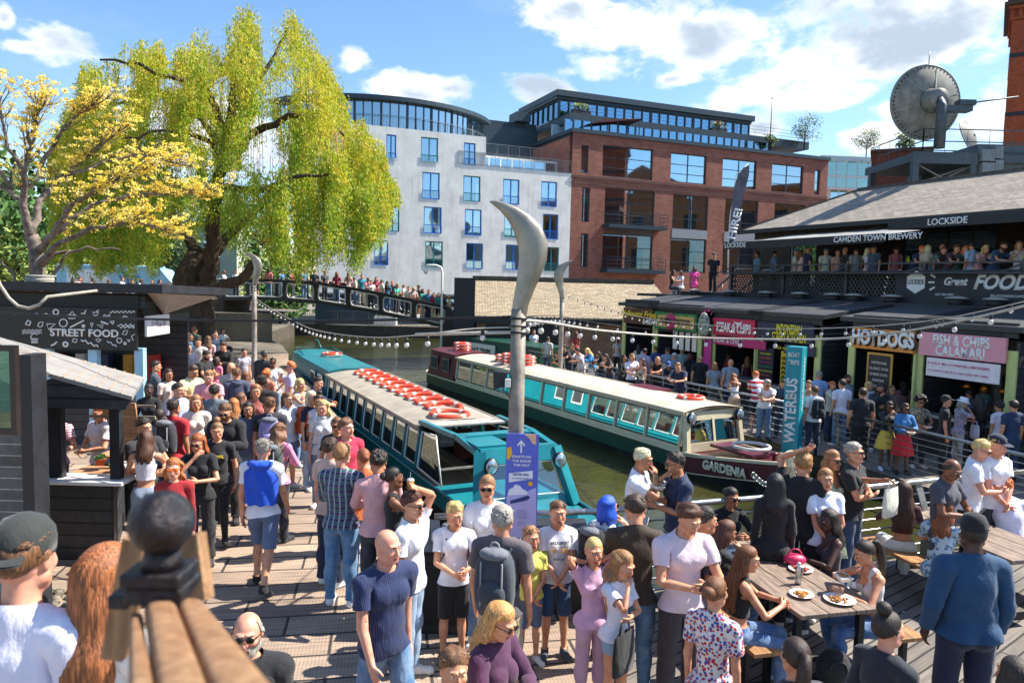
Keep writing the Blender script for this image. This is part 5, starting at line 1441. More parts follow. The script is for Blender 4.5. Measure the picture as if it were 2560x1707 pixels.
t,L,zb,zt,sg=stall(2312,2526,'pink fish and chips calamari stall at the right end of the row','#e59aa8',829,886,[('FISH & CHIPS',.25,.70,'#f3f2ee',dict(bold=.035,width=1.45)),('CALAMARI',.25,.25,'#f3f2ee',dict(bold=.035,width=1.25))])
pn=panel(t,.25,L-.05,zb-.50,zb-.04,'#e9e2e6',-.2)
for i,(w1,w2)in enumerate([('FISH','CHIPS'),('FISH & CHIPS','THE BOX'),('CRISPY SQUID & CHIPS','CRISPY SQUID'),('CRISPY SQUID SANDWICH','CHIPS 4  DRINKS')]):
 small_text(pn,w1,.5+i*(L-.6)/4,zb-.18,.065,'#c23a76',-.205,width=.42);small_text(pn,w2,.5+i*(L-.6)/4,zb-.36,.055,'#c23a76',-.205,width=.36)
for k in range(3):b=MB();b.lathe([(.02,.12),(.12,.0),(.0,0.01)],12,(L-1.2+k*.45,.4,zb-.75));b.build('heat_lamp',mat('copper','#c97a2a',.3,.8),t)
p0=S0-SU*1.5
tr=thing('bar_terrace','black raised terrace with lattice railing above the food stalls','terrace',(p0[0],p0[1],GZ),SRZ)
def BL(px,py,back=3.9):
 q=S0+np.array([-SU[1],SU[0]])*(back);s,z=on_v(px,py,q,SU);return s+1.5,z-GZ
xe=30.0
b=MB();b.box(-.5,xe,3.62,14,3.62,3.9);b.box(-.5,xe,2.72,3.6,3.45,3.70);b.box(-.5,xe,2.70,2.8,3.70,3.76);b.build('floor',stall_black,tr)
b=MB();b.box(-.5,xe,3.0,3.2,0,3.62);b.build('wall',board_black,tr)
xb0,zr=BL(1830,672);zr=5.0;xb1=xe
yB=3.9
nb=9;span=(xe-xb0)/nb
lat=mat('lattice_iron','#4a4c50',.5,.3,var=.15)
for i in range(nb+1):
 x=xb0+span*i
 b=MB();b.box(x-.06,x+.06,yB-.06,yB+.06,3.9,zr);b.bar((x,yB,zr-.02),(x-.35,yB-.42,zr-.28),.05,.05);b.build('post',lat,tr)
b=MB();b.box(xb0,xe,yB-.05,yB+.05,zr,zr+.05);b.box(xb0,xe,yB-.5,yB-.02,zr-.32,zr-.28);b.box(xb0,xe,yB-.03,yB+.03,4.75,4.79);b.box(xb0,xe,yB-.03,yB+.03,3.80,3.84);b.build('rail',lat,tr)
for i in range(nb):
 x0=xb0+span*i+.1;x1=x0+span-.2;b=MB();st=.16
 k=int((x1-x0+.7)/st)
 for j in range(k):
  for sg_ in(1,-1):
   xa=x0-.7+j*st if sg_>0 else x0+j*st;a=(xa,3.84);c=(xa+sg_*.69 if sg_>0 else xa-.69,4.75)
   def cl(p,q):
    (ax,az),(bx,bz)=p,q;t0,t1=0.0,1.0;dx=bx-ax
    for lim,s_ in((x0,1),(x1,-1)):
     if abs(dx)<1e-9:continue
     tt=(lim-ax)/dx
     if s_*dx>0:t0=max(t0,tt)
     else:t1=min(t1,tt)
    if t1<=t0+.02:return None
    return(ax+dx*t0,az+(bz-az)*t0),(ax+dx*t1,az+(bz-az)*t1)
   r=cl(a,c)
   if r:b.bar((r[0][0],yB+.01*sg_,r[0][1]),(r[1][0],yB+.01*sg_,r[1][1]),.02,.042)
 b.build('lattice_panel',lat,tr)
xa,za=BL(2243,690,3.75);b_top=zr-.20
bn=thing('banner','black bar banner reading great food and beer on the terrace railing','banner',(0,0,0));bn.parent=None
q=p0+SU*xa+np.array([-SU[1],SU[0]])*3.72
bn.location=(q[0],q[1],GZ);bn.rotation_euler=(0,0,SRZ)
BW=8.6
b=MB();b.box(0,BW,-.012,.0,3.86,4.80);b.build('cloth',mat('banner_cloth','#35363a',.7,var=.08,bmp=.3,bscale=2),bn)
wt=mat('banner_white','#ecebe8',.6,var=.03)
b=MB();hx,hz=.72,4.42
P6=[(hx+.36*math.cos(a),hz+.36*math.sin(a))for a in[math.radians(30+60*k)for k in range(6)]]
b.prism([(x,-.014,z)for x,z in P6],(0,-.01,0));b.build('badge',wt,bn)
lettering('LOCKSIDE',.15,mat('banner_dark','#26272a',.6),bn,(hx,-.026,hz),ext=.004,bold=.02,width=.56)
for k,a in enumerate((35,0,-35)):
 b=MB();a=math.radians(a);b.bar((1.45-.1*math.cos(a),-.018,hz+.26*math.sin(a)),(1.45-.3*math.cos(a),-.018,hz+.26*math.sin(a)*1.6),.01,.05);b.build('ray_mark',wt,bn)
for txt,x,z,s_,w_ in(('Great',2.0,.02,.24,.75),('FOOD',3.35,0,.42,1.6),('and',4.45,.0,.16,.4),('BEER',5.5,-.02,.40,1.5)):
 lettering(txt,s_,wt,bn,(x,-.014,hz+z),ext=.008,bold=.04,shear=.3,width=w_)
lettering('020 7284 0007',.07,wt,bn,(1.7,-.014,4.05),ext=.004,width=.6);lettering('@LOCKSIDECAMDEN   @LOCKSIDE_CAMDEN',.07,wt,bn,(4.3,-.014,4.05),ext=.004,width=2.4)
for i,(vx,vy)in enumerate([(1734,731),(1820,735),(1913,738),(1996,740),(2079,743),(2132,744),(2226,748),(2389,752),(2485,757)]):
 x,_=BL(vx,vy,3.2);q=p0+SU*x+np.array([-SU[1],SU[0]])*3.25
 v=thing('roof_vent','round black roof vent with pale lid, '+['first','second','third','fourth','fifth','sixth','seventh','eighth','ninth'][i]+' from the left along the stall roofs','vent',(q[0],q[1],GZ+3.71),0,'vents along the stall roofs')
 b=MB();b.lathe([(.22,0),(.22,.2),(.2,.22)],18);b.build('drum',black_paint,v)
 b=MB();b.lathe([(.31,.23),(.32,.26),(.12,.30),(.05,.31)],18);b.build('lid',mat('pale_lid','#a9a49c',.5),v)
pb=thing('pub_building','long low pub with slate roof and dark brick wall behind the terrace','building',(p0[0],p0[1],GZ),SRZ)
YW=7.6
dark_brick=brick('dark_brick','#3d342f','#2c2624','#4c443e',.24,.08,'#1e1b1a')
xw0=0.4
b=MB();hol=[(xw0+2.3,xw0+3.8,4.3,6.2),(xw0+8.0,xw0+11.5,4.3,6.3),(xw0+14,xw0+16.5,4.3,6.2)]
b.wall(xw0,xe,3.9,6.85,hol,YW,.2);b.box(xw0,xw0+.3,YW+.2,YW+7,3.9,6.85);b.build('wall',dark_brick,pb)
for i,h in enumerate(hol):unit_window(pb,*h,mat('pub_frame','#b9bfb4',.6)if i==0 else black_steel,YW+.12,4,(.33,.66),.04,seed=500+i)
slate=tiles('slates','#a0968a','#857c71','#5d574e',.42,.2,(0,1),.012,.75,'#6f6a58')
ze=6.85;zr_=8.75
b=MB();x0=xw0-.5
A=(x0,YW-.5,ze);Bq=(xe,YW-.5,ze);C=(xe,YW+3.6,zr_);D=(x0+3.2,YW+3.6,zr_);E=(x0,YW+7.6,ze)
b.add([A,Bq,C,D],[(0,1,2,3)]);b.add([A,D,E],[(0,1,2)]);b.add([D,C,(xe,YW+7.6,ze),E],[(0,1,2,3)])
rf=b.build('roof',slate,pb)
b=MB();b.bar(D,C,.25,.14);b.bar(A,D,.18,.1);b.build('ridge',mat('ridge_tile','#57534c',.9,var=.3),rf)
b=MB();b.box(x0-.05,xe,YW-.62,YW-.48,ze-.18,ze+.0);b.build('gutter',black_paint,rf)
canvas=mat('grey_canvas','#8b8b88',.8,var=.15,scale=1.2,bmp=.25)
canvas_dark=mat('black_canvas','#2b2d31',.7,var=.1)
def awning(x0,x1,zf,texts,label):
 t=thing('awning',label,'awning',(p0[0],p0[1],GZ),SRZ,'awnings along the pub front')
 b=MB();n=14;rows_=[]
 for j in range(8):
  f=j/7;y=YW-.05-(YW-.05-3.4)*f;row=[]
  for i in range(n+1):
   x=x0+(x1-x0)*i/n;row.append((x,y,6.55+(zf-6.55)*f-.05*math.sin(math.pi*f)+.015*math.sin(i*2.1+j)))
  rows_.append(row)
 b.grid(rows_);b.build('canopy',canvas,t)
 b=MB();b.box(x0,x1,3.36,3.39,zf-.28,zf+.01);b.add([(x0,3.4,zf),(x0,YW-.1,6.5),(x0,YW-.1,6.3),(x0,3.4,zf-.28)],[(0,1,2,3)]);v=b.build('valance',canvas_dark,t)
 for txt,px,py,sz in texts:
  q_=S0+np.array([-SU[1],SU[0]])*3.36;s,z=on_v(px,py,q_,SU);lettering(txt,sz,wt,v,(s+1.5,3.35,zf-.13),ext=.005,bold=.02)
 for x in(x0+.1,(x0+x1)/2,x1-.1):
  b=MB();b.bar((x,YW-.1,6.0),(x,3.5,zf-.05),.04,.04);b.build('arm',black_steel,t)
xs1,_=BL(2405,600,3.4)
xl,_=BL(1815,612,3.4)
zA=BL(1835,612,3.4)[1]+.1
awning(xl,xs1-2.6,zA,[('LOCKSIDE',1838,612,.2),('CAMDEN TOWN BREWERY',2188,602,.2)],'grey awning with a brewery name on its black edge over the terrace')
xm=xs1-2.5
awning(xm,xe,zA+.38,[('LOCKSIDE',2366,578,.2)],'higher grey awning to the right over the banner end of the terrace')
plat=mat('platform_steel','#4a555c',.55,.3,var=.2)
def W(px,py,Y):q=on_y(px,py,Y);return q
pt=thing('steel_platform','grey steel roof platform on braced columns carrying the big dish','platform',tuple(W(2295,480,33)))
pl0=W(2285,480,33)
def rel(px,py,Y):q=on_y(px,py,Y);return(q[0]-pt.location.x,q[1]-pt.location.y,q[2]-pt.location.z)
zt_=rel(2290,382,33)[2];xR=rel(2445,380,33)[0]-.0;xL=rel(2285,380,33)[0]
b=MB();b.box(xL,xR+3.5,0,4.5,zt_-.35,zt_);b.box(xL-.05,xR,-.05,.1,zt_-.45,zt_+.05);b.build('deck',plat,pt)
for x,y in((xL+.12,.1),(xR-.15,.1),(xL+.12,4),(xR-.15,4)):
 b=MB();b.box(x-.13,x+.13,y-.13,y+.13,-1.5,zt_-.35);b.build('column',plat,pt)
br=mat('pale_rod','#8c8478',.5,.5)
for a,c in(((xL+.2,.05,0),(xR-.2,.05,zt_-.5)),((xL+.2,.02,zt_-.5),(xR-.2,.02,0)),((xL+.2,.1,.35),(xR-.5,.1,1.1))):
 b=MB();b.tube([a,c],.035,6);b.build('brace',br,pt)
railing(pt,[(xL+.4,.05,zt_),(xR+3.4,.05,zt_)],1.05,plat,gap=.9,rails=(1,.5,.12),th=.025)
railing(pt,[(xL+.4,.05,zt_),(xL+.4,4,zt_)],1.05,plat,gap=.9,rails=(1,.5),th=.025)
gb=thing('plant_building','dark grey clad rooftop block beside the dish platform','building',tuple(W(2442,480,33.0)))
def relg(px,py,Y=33.0):q=on_y(px,py,Y);return(q[0]-gb.location.x,q[1]-gb.location.y,q[2]-gb.location.z)
b=MB();b.box(.05,9,0.2,6,-1.5,relg(2450,358)[2]);b.build('wall',mat('slate_cladding','#55626b',.7,var=.15,scale=1.5,bmp=.1),gb)
for px,py in((2450,375),(2483,368),(2450,408),(2483,402)):
 a=relg(px,py);b=MB();w_=.55 if px==2450 else .34;b.box(a[0],a[0]+w_,-.2,.2,a[2]-.5,a[2])
 for k in range(6):b.box(a[0]+.03,a[0]+w_-.03,-.215,-.2,a[2]-.46+k*.075,a[2]-.43+k*.075)
 b.build('air_unit',mat('unit_grey','#79858c',.6),gb)
def dish(px,py,Y,R,yaw,tilt,label,cone=True):
 c=on_y(px,py,Y);t=thing('satellite_dish',label,'satellite dish',tuple(c))
 ax=Euler((tilt,0,yaw)).to_matrix()
 def X(b):b.v=[tuple(ax@Vector(p))for p in b.v];return b
 b=MB();n=64;prof=[(R*r,-.30*R*r*r)for r in np.linspace(0.02,1,12)]
 P_=[[(r*math.cos(2*math.pi*k/n),r*math.sin(2*math.pi*k/n),z)for k in range(n+1)]for r,z in prof]
 b.grid(P_);b.grid([[(x,y,z-.03)for x,y,z in row][::-1]for row in P_]);X(b).build('reflector',mat('dish_back','#83837c',.7,.1,var=.3,scale=2.5,stain=('#5d4b38',.6)),t)
 b=MB();b.torus((0,0,-.30*R),R,.035,64,6)
 if cone:
  for k in range(52):
   a=2*math.pi*k/52;b.lathe([(0,.0),(.035,.0),(.035,.015),(0,.02)],8,(R*.93*math.cos(a),R*.93*math.sin(a),-.30*R*.93**2+.004),1)
 X(b).build('rim',[mat('dish_rim','#8e948f',.5,.4),mat('hole_black','#15161a',.8)],t)
 if cone:
  for k in range(6):
   b=MB();a=2*math.pi*k/6+.3;b.bar((R*.35*math.cos(a),R*.35*math.sin(a),-.02),(R*.9*math.cos(a),R*.9*math.sin(a),-.23*R),.04,.035)
   X(b).build('rib',mat('dish_rim','#8e948f',.5,.4),t)
  b=MB();b.lathe([(R*.33,-.05),(R*.31,.1),(R*.27,.55),(R*.25,.6),(.01,.6)],30);X(b).build('hub',mat('hub_metal','#7f7f7a',.55,.3,var=.2,scale=5),t)
  b=MB();b.tube([ax@Vector((0,0,.5)),ax@Vector((0,0,.75))+Vector((0,0,-.35)),tuple((ax@Vector((0,0,.7)))[:2])+(-2.2,)],[.16,.2,.22],10);b.box(-.1,1.3,-.9,-.4,-.62,-.38);b.box(.7,1.4,-.95,-.5,-.37,-.15);b.tube([(1.2,-.7,-.25),(3.4,-.6,.1)],.035,6);b.build('mount',plat,t)
  b=MB();tp_=ax@Vector((0,R,-.3*R));b.tube([tp_,tp_+Vector((0,0,.6))],.02,5);b.build('aerial',dull_steel,t)
 else:
  b=MB();b.tube([(0,0,0),(.2,.3,-.5),(.2,.3,-1.3)],[.07,.09,.09],8);b.build('mount',plat,t)
 return t
dish(2330,252,33.5,1.62,math.radians(4),math.radians(93),'large weathered satellite dish seen from behind on the steel platform')
dish(2435,335,35.5,.78,math.radians(38),math.radians(70),'small pale satellite dish beside the large one on the platform',False)
tw0=on_y(2508,350,48.0);twt=on_y(2508,20,48.0)
tw=thing('brick_tower','tall orange brick tower with dark bands and corbelled cornice at the right edge','tower',(tw0[0],48.0,2.0),-math.atan2(tw0[0],48.0))
ob=brick('orange_brick','#b5532a','#943f22','#8a5a40',.24,.085,'#7a3a26')
Ht=twt[2]-2.0
b=MB();b.box(0,6,0,6,0,Ht);b.build('wall',ob,tw)
bb=mat('blue_brick_band','#2b2b33',.7,var=.2)
for z in(on_y(2508,145,48)[2]-2,on_y(2508,292,48)[2]-2):
 b=MB();b.box(-.02,6.02,-.02,6.02,z,z+.25);b.build('band',bb,tw)
b=MB();b.box(-.12,6.1,-.12,6.1,Ht-.75,Ht-.6);b.box(-.2,6.2,-.2,6.2,Ht-.12,Ht+.1)
for k in range(14):b.box(-.1+.42*k,.12+.42*k,-.14,0,Ht-.6,Ht-.15);
b.build('corbels',ob,tw)
b=MB();b.box(-.45,6.4,-.45,6.4,Ht+.11,Ht+.3);b.box(-.3,6.3,-.3,6.3,Ht+.3,Ht+2.2);b.build('cornice',mat('cornice_dark','#4b3c34',.8,var=.2),tw)
q0=on_z(1640,790,-.5)
low=thing('brick_shed','low brick building with pale slate roof beyond the far end of the quay','building',(-1.9,39.0,GZ),math.radians(4))
zE=2.35;zR=4.15;Lw=11.0
b=MB();b.box(0,Lw,0,6,0,zE);b.add([(0,0,zE),(0,6,zE),(0,3,zR-.1)],[(0,2,1)]);b.build('wall',brick('shed_brick','#9a7c66','#7c5f50','#a39684',.24,.08,'#5e4a40'),low)
b=MB();b.hexa([(-.1,-.5,zE-.1),(Lw,-.5,zE-.1),(Lw-.8,3,zR),(-.1,3,zR)],[(-.1,-.5,zE),(Lw,-.5,zE),(Lw-.8,3,zR+.1),(-.1,3,zR+.1)]);b.hexa([(-.1,6.4,zE-.1),(Lw,6.4,zE-.1),(Lw-.8,3.01,zR),(-.1,3.01,zR)],[(-.1,6.4,zE),(Lw,6.4,zE),(Lw-.8,3.01,zR+.1),(-.1,3.01,zR+.1)])
b.build('roof',tiles('shed_slates','#b5a489','#978870','#5f5542',.3,.13,(0,1),.015,.8),low)
b=MB();b.box(-.2,Lw,-.52,-.3,zE-.35,zE-.11);b.box(-1.2,-.1,-.3,6,0,zR+.15);b.box(.5,4.5,-.06,-.003,0,1.9);b.build('black_boarding',black_paint,low)
b=MB();b.box(-.2,Lw-.8,2.9,3.1,zR+.1,zR+.3);b.build('ridge',mat('ridge_tile','#57534c',.9,var=.3),low)
cm=thing('security_camera','white dome camera on a bent pole by the black end of the slate roofed shed','camera',(-4.45,38.5,1.0))
z0=0
b=MB();b.tube([(.75,0,-1.5),(.75,0,3.05),(.68,0,3.3),(.45,0,3.4),(-.05,0,3.4),(-.1,0,3.3)],.06,8);b.build('pole',white_paint,cm);b=MB();b.ball((-.1,0,3.1),(.13,.13,.16));b.build('dome',white_paint,cm)
fq=on_z(1822,700,3.4-0);fl=thing('feather_flag','tall black feather flag with white lettering on the terrace corner','flag',(10.05,32.6,3.4))
def fr(px,py):q=on_y(px,py,32.6);return(q[0]-10.05,q[2]-3.4)
ol=[(1822,612),(1825,560),(1829,510),(1836,465),(1845,438),(1858,420),(1874,412),(1872,440),(1862,480),(1850,530),(1842,570),(1836,600),(1824,613)]
b=MB();pts=[fr(*p)for p in ol];b.prism([(x,0,z)for x,z in pts],(0,.012,0));b.build('cloth',mat('flag_grey','#5c5a66',.7,var=.35,scale=2.5),fl)
b=MB();b.tube([(fr(1822,700)[0],.02,-.3),(fr(1821,612)[0],.02,fr(1821,612)[1]),(fr(1826,540)[0],.02,fr(1826,540)[1]),(fr(1843,436)[0]-.03,.02,fr(1843,436)[1]),(fr(1872,411)[0],.02,fr(1872,411)[1]+.03)],[.035,.03,.022,.018,.012],6);b.build('pole',white_paint,fl)
a=fr(1836,560);lettering('HIRE!',.34,wt,fl,(a[0]+.03,-.012,a[1]),rot=(math.pi/2,-math.radians(78),0),ext=.006,bold=.03,width=1.35)
stt=thing('metal_stair','dark metal stair with pale handrails at the left end of the terrace','stairs',(p0[0],p0[1],GZ),SRZ)
b=MB()
for k in range(14):b.box(xb0-3.6+.25*k,xb0-3.3+.25*k,4.4,5.8,3.9+.17*(k-13)-.04,3.9+.17*(k-13))
b.build('treads',black_steel,stt)
for y in(4.35,5.85):
 b=MB();b.tube([(xb0-3.6,y,3.9-2.2+1),(xb0-.2,y,3.9+1.0),(xb0+.8,y,4.9)],.05,8)
 for k in range(5):b.tube([(xb0-3.5+.8*k,y,1.75+.54*k),(xb0-3.5+.8*k,y,2.75+.54*k)],.03,6)
 b.build('handrail',dull_steel,stt)
b=MB();b.box(-2.5,xb0-.1,3.0,7,3.62,3.75);b.build('landing',stall_black,stt)
wh=thing('brick_warehouse','long brick warehouse with arched windows standing beyond the pub, mirrored in office windows','building',(62,66,-.5),math.radians(-92))
tan_brick=brick('tan_brick','#b4713f','#96582f','#8a6a4a',.3,.1,'#7a4a2a')
hs_=[(3+5*i,5.4+5*i,z,z+3)for i in range(11)for z in(2,7.5,13)]
b=MB();b.wall(0,58,0,19,hs_,0,.4,0,0);b.box(0,58,.41,8,18.7,19);b.box(-.2,58.2,-.4,.3,19,19.8);b.add([(18,0.3,19.8),(40,.3,19.8),(29,.3,25)],[(0,1,2)]);b.build('wall',tan_brick,wh)
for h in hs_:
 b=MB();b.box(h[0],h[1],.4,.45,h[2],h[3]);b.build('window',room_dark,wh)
def limb(mb,path,r0,r1,n=8,rnd=None,wob=0.0):
 P=[]
 for i in range(len(path)-1):
  a=Vector(path[i]);b=Vector(path[i+1])
  for k in range(4):P.append(a.lerp(b,k/4)+Vector((rnd.uniform(-wob,wob),rnd.uniform(-wob,wob),rnd.uniform(-wob,wob)))*(1 if i or k else 0))
 P.append(Vector(path[-1]));K=len(P)
 mb.tube(P,[r0+(r1-r0)*(i/(K-1))**0.8 for i in range(K)],n)
 return P
bark=mat('dark_bark','#4d3f33',.95,var=.45,scale=5,bmp=1.0,bscale=14,sc=(1,1,.3))
def leaf_mat(name,c,c2,trans=.35,c3=None):
 m,nt,b=new_mat(name)
 col=mixc(nt,ramp(nt,noise(nt,1.1,4,.65),.36,.64),_lin(c2),_lin(c))
 if c3:col=mixc(nt,ramp(nt,noise(nt,2.6,3,.6),.55,.68),col,_lin(c3))
 nt.links.new(col,b.inputs['Base Color']);b.inputs['Roughness'].default_value=.55
 tr=nt.nodes.new('ShaderNodeBsdfTranslucent');nt.links.new(col,tr.inputs[0])
 mx=nt.nodes.new('ShaderNodeMixShader');mx.inputs[0].default_value=trans
 nt.links.new(b.outputs[0],mx.inputs[1]);nt.links.new(tr.outputs[0],mx.inputs[2]);nt.links.new(mx.outputs[0],nt.nodes['Material Output'].inputs[0])
 return m
def tris_obj(name,V,m,parent,M=None):
 n=len(V)//4;me=bpy.data.meshes.new(name)
 me.vertices.add(len(V));me.vertices.foreach_set('co',np.asarray(V,np.float32).ravel())
 me.loops.add(n*4);me.loops.foreach_set('vertex_index',np.arange(n*4,dtype=np.int32))
 me.polygons.add(n);me.polygons.foreach_set('loop_start',np.arange(0,n*4,4,dtype=np.int32))
 if M is not None:me.polygons.foreach_set('material_index',np.asarray(M,np.int32))
 me.update(calc_edges=True)
 for mm in(m if isinstance(m,list)else[m]):me.materials.append(mm)
 o=bpy.data.objects.new(name,me);COL.objects.link(o);o.parent=parent
 return o
WY=33.0
wt_=on_z(518,800,0.0)
def wp(px,py,dy=0.0):q=on_y(px,py,WY+dy);return(q[0]-wb[0],q[1]-wb[1],q[2]-wb[2])
wb=(on_y(505,800,WY)[0],WY,0.0)
wil=thing('willow_tree','huge weeping willow with yellow green trailing branches beside the footbridge','tree',wb)
rw=random.Random(11)
b=MB()
base=wp(500,815)
limb(b,[(base[0],0,-.1),wp(488,760),wp(470,700),wp(492,640,.5)],.95,.5,14,rw,.06)
limb(b,[wp(500,770),wp(515,700,-.4),wp(532,640,-.4),wp(540,500,-.6),wp(558,400,-.8),wp(572,330,-1),wp(580,210,-1),wp(620,120,-1)],.45,.10,10,rw,.10)
limb(b,[wp(480,740,-.3),wp(540,722,-1),wp(600,700,-1.4),wp(640,655,-1.6)],.36,.16,9,rw,.05)
LB=[]
def br(path,r0,r1):LB.append(limb(b,path,r0,r1,7,rw,.12))
br([wp(560,390,-.8),wp(640,330,-1.5),wp(720,290,-2),wp(800,300,-2.5),wp(860,340,-2.5)],.22,.05)
br([wp(558,400,-.8),wp(520,320,.5),wp(440,230,1.5),wp(360,240,2),wp(280,260,2.5)],.2,.05)
br([wp(572,330,-1),wp(500,210,-1.5),wp(420,190,-2.5),wp(330,160,-3),wp(250,150,-3)],.18,.04)
br([wp(575,280,-1),wp(650,200,0),wp(700,110,1),wp(720,60,1)],.16,.04)
br([wp(500,640,.5),wp(440,560,2.5),wp(400,430,3),wp(360,330,3),wp(300,280,3.5)],.3,.06)
br([wp(530,640,-.4),wp(600,560,2.5),wp(700,470,4),wp(800,430,5),wp(880,440,5)],.25,.05)
br([wp(540,500,-.6),wp(480,470,-2.5),wp(430,450,-4),wp(360,470,-4.5)],.18,.04)
br([wp(545,470,-.6),wp(640,480,-3),wp(740,440,-4),wp(850,430,-4)],.2,.04)
br([wp(560,390,-1),wp(480,330,-3.5),wp(400,330,-4.5),wp(300,350,-5)],.14,.03)
b.build('trunk',bark,wil)
rng=np.random.default_rng(5)
def crown_top(x):
 pts=[(130,300),(160,210),(200,130),(260,95),(330,62),(420,100),(470,70),(560,48),(600,12),(680,18),(740,22),(790,70),(820,130),(850,190),(880,250),(930,320),(985,400),(1006,470)]
 px=np.interp(x,[p[0]for p in pts],[p[1]for p in pts]);return px
def crown_bot(x):
 return np.interp(x,[130,250,380,470,560,640,700,800,900,960,1006],[640,690,680,600,640,640,690,680,660,560,520])
V=[];M=[]
strands=MB()
NS=5400
holes=[(560,250,42,62),(655,345,42,60),(700,230,26,40),(460,420,30,40),(840,350,26,36),(330,200,22,30),(400,290,30,45),(660,400,60,35),(500,330,30,40),(590,450,40,28),(430,210,40,20),(770,250,24,30)]
cl_=None
for i in range(NS):
 if i%15==0:cl_=(rng.uniform(140,1000),rng.uniform(-1,1),rng.random()**1.4,rng.uniform(70,230))
 x=min(1004,max(132,cl_[0]+rng.normal(0,13)));tp=crown_top(x)+9*math.sin(x/17)+7*math.sin(x/7.3);bt=crown_bot(x)-25*max(0,math.sin(x/31))-18*math.sin(x/11)
 side=min(1,max(-1,cl_[1]+rng.normal(0,.06)));depth=side*6.0*math.sqrt(max(.05,1-((x-570)/460)**2))
 layer=min(1,max(0,cl_[2]+rng.normal(0,.03)))
 y0=tp+6+abs(side)**2*110+layer*(bt-tp)*.72+rng.uniform(0,22)
 L=cl_[3]*rng.uniform(.6,1.15)*(1.25 if layer>.4 else .8)
 y1=min(y0+L,bt+rng.uniform(-35,20))
 if y1<y0+18:continue
 p0_=np.array(wp(x,y0,depth));p1_=np.array(wp(x,y1,depth));Ls=p0_[2]-p1_[2]
 out=np.array([(x-560)/450*.5,side*.4])*min(1.2,Ls*.3)
 n=int(Ls/.075)+4
 t=rng.random(n);
 sway=.05+.07*t
 c=np.stack([p0_[0]+out[0]*(1-(1-t)**2)*.6+rng.normal(0,1,n)*sway*.8,p0_[1]+out[1]*(1-(1-t)**2)+rng.normal(0,1,n)*sway,p0_[2]-Ls*t],1)
 pxs=x;pys=y0+(y1-y0)*t
 keep=np.ones(n,bool)
 for(hx,hy,ha,hb)in holes:keep&=~((((pxs-hx)/ha)**2+((pys-hy)/hb)**2<1)&(rng.random(n)<.85))
 c=c[keep];n=len(c)
 if n<4:continue
 for rep in range(2):
  a=rng.normal(0,1,(n,3));a[:,2]=-abs(a[:,2])*1.6-.7;a/=np.linalg.norm(a,axis=1)[:,None]
  s=rng.uniform(.08,.16,n)[:,None]
  w=np.cross(a,rng.normal(0,1,(n,3)));w/=np.linalg.norm(w,axis=1)[:,None];w*=.024
  cc=c+rng.normal(0,.05,(n,3))
  V.append(np.stack([cc-a*s*.5,cc+w,cc+a*s*.6,cc-w],1).reshape(-1,3));M.append(np.full(n,0 if layer<.35 or rng.random()<.5 else 1))
 if i%3==0:strands.tube([p0_,(p0_[0]+out[0]*.4,p0_[1]+out[1]*.6,p0_[2]-Ls*.5),(p0_[0]+out[0]*.6,p0_[1]+out[1],p0_[2]-Ls)],[.012,.008,.004],3)
tris_obj('crown',np.concatenate(V),[leaf_mat('willow_leaf','#d0ca3a','#93ac28',.45,'#e2bc34'),leaf_mat('willow_leaf_green','#9dbb38','#5f8d24',.42)],wil,np.concatenate(M))
strands.build('twigs',mat('twig','#8a6b35',.8),wil)
MY=20.5
mb0=(on_y(100,712,MY)[0],MY,0.0)
def yp(px,py,dy=0.0):q=on_y(px,py,MY+dy);return(q[0]-mb0[0],q[1]-mb0[1],q[2]-mb0[2])
may=thing('maple_tree','spring maple with bare grey limbs and clusters of yellow blossom behind the street food hut','tree',mb0)
b=MB();bark2=mat('grey_bark','#7d7066',.95,var=.45,scale=6,bmp=.8,bscale=18)
tips=[]
def yb(path,r0,r1,sp=5,spread=.55,dn=0):
 P=limb(b,path,r0,r1,7,rw,.05);K=len(P)
 for i in range(K//3,K):
  for _ in range(sp if i>K//2 else 2):
   d=(P[i]-P[max(0,i-3)]).normalized()*rw.uniform(.2,.8)+Vector((rw.uniform(-1,1),rw.uniform(-1,1),rw.uniform(-.25,.75)))*spread*rw.uniform(.3,1)
   e=P[i]+d;m_=P[i].lerp(e,.55)+Vector((0,0,-.04));b.tube([P[i],m_,e],[.016,.011,.005],4);tips.append(e);tips.append(m_.lerp(e,.4))
   for _2 in range(2):
    f=e+Vector((rw.uniform(-.35,.35),rw.uniform(-.35,.35),rw.uniform(-.05,.3)));b.tube([m_,f],[.008,.003],3);tips.append(f)
limb(b,[(0,0,0),yp(95,712),yp(93,640),yp(78,560)],.26,.17,10,rw,.03)
yb([yp(80,570),yp(55,480,-.3),yp(60,400,-.6),yp(75,300,-.8),yp(98,215,-1)],.13,.03)
yb([yp(78,560),yp(100,470,.4),yp(150,410,.8),yp(215,350,1.2),(yp(290,290,1.2))],.13,.02)
yb([yp(92,610),yp(130,560,-.4),yp(180,480,-1),yp(260,420,-1.5),yp(350,390,-1.8)],.12,.02)
yb([yp(95,640),yp(150,580,-.8),yp(230,540,-1.4),yp(330,520,-1.8),yp(400,540,-2)],.11,.02)
yb([yp(130,560,.4),yp(230,480,.8),yp(330,455,1),yp(430,448,1.2),yp(500,445,1.2)],.09,.015)
yb([yp(60,480,-.3),yp(20,440),yp(-40,420,.2),yp(-120,380,.3)],.09,.02)
yb([yp(60,410,-.6),yp(20,330,-.8),yp(0,230,-.8),yp(-10,180,-.8)],.07,.015,3)
yb([yp(30,440),yp(-30,350),yp(-90,300)],.07,.015)
yb([yp(100,380,.4),yp(150,290,.6),yp(190,240,.6),yp(230,215,.6)],.07,.015)
yb([yp(150,410,.8),yp(250,370,1.6),yp(340,350,1.8),yp(410,365,1.9)],.07,.015)
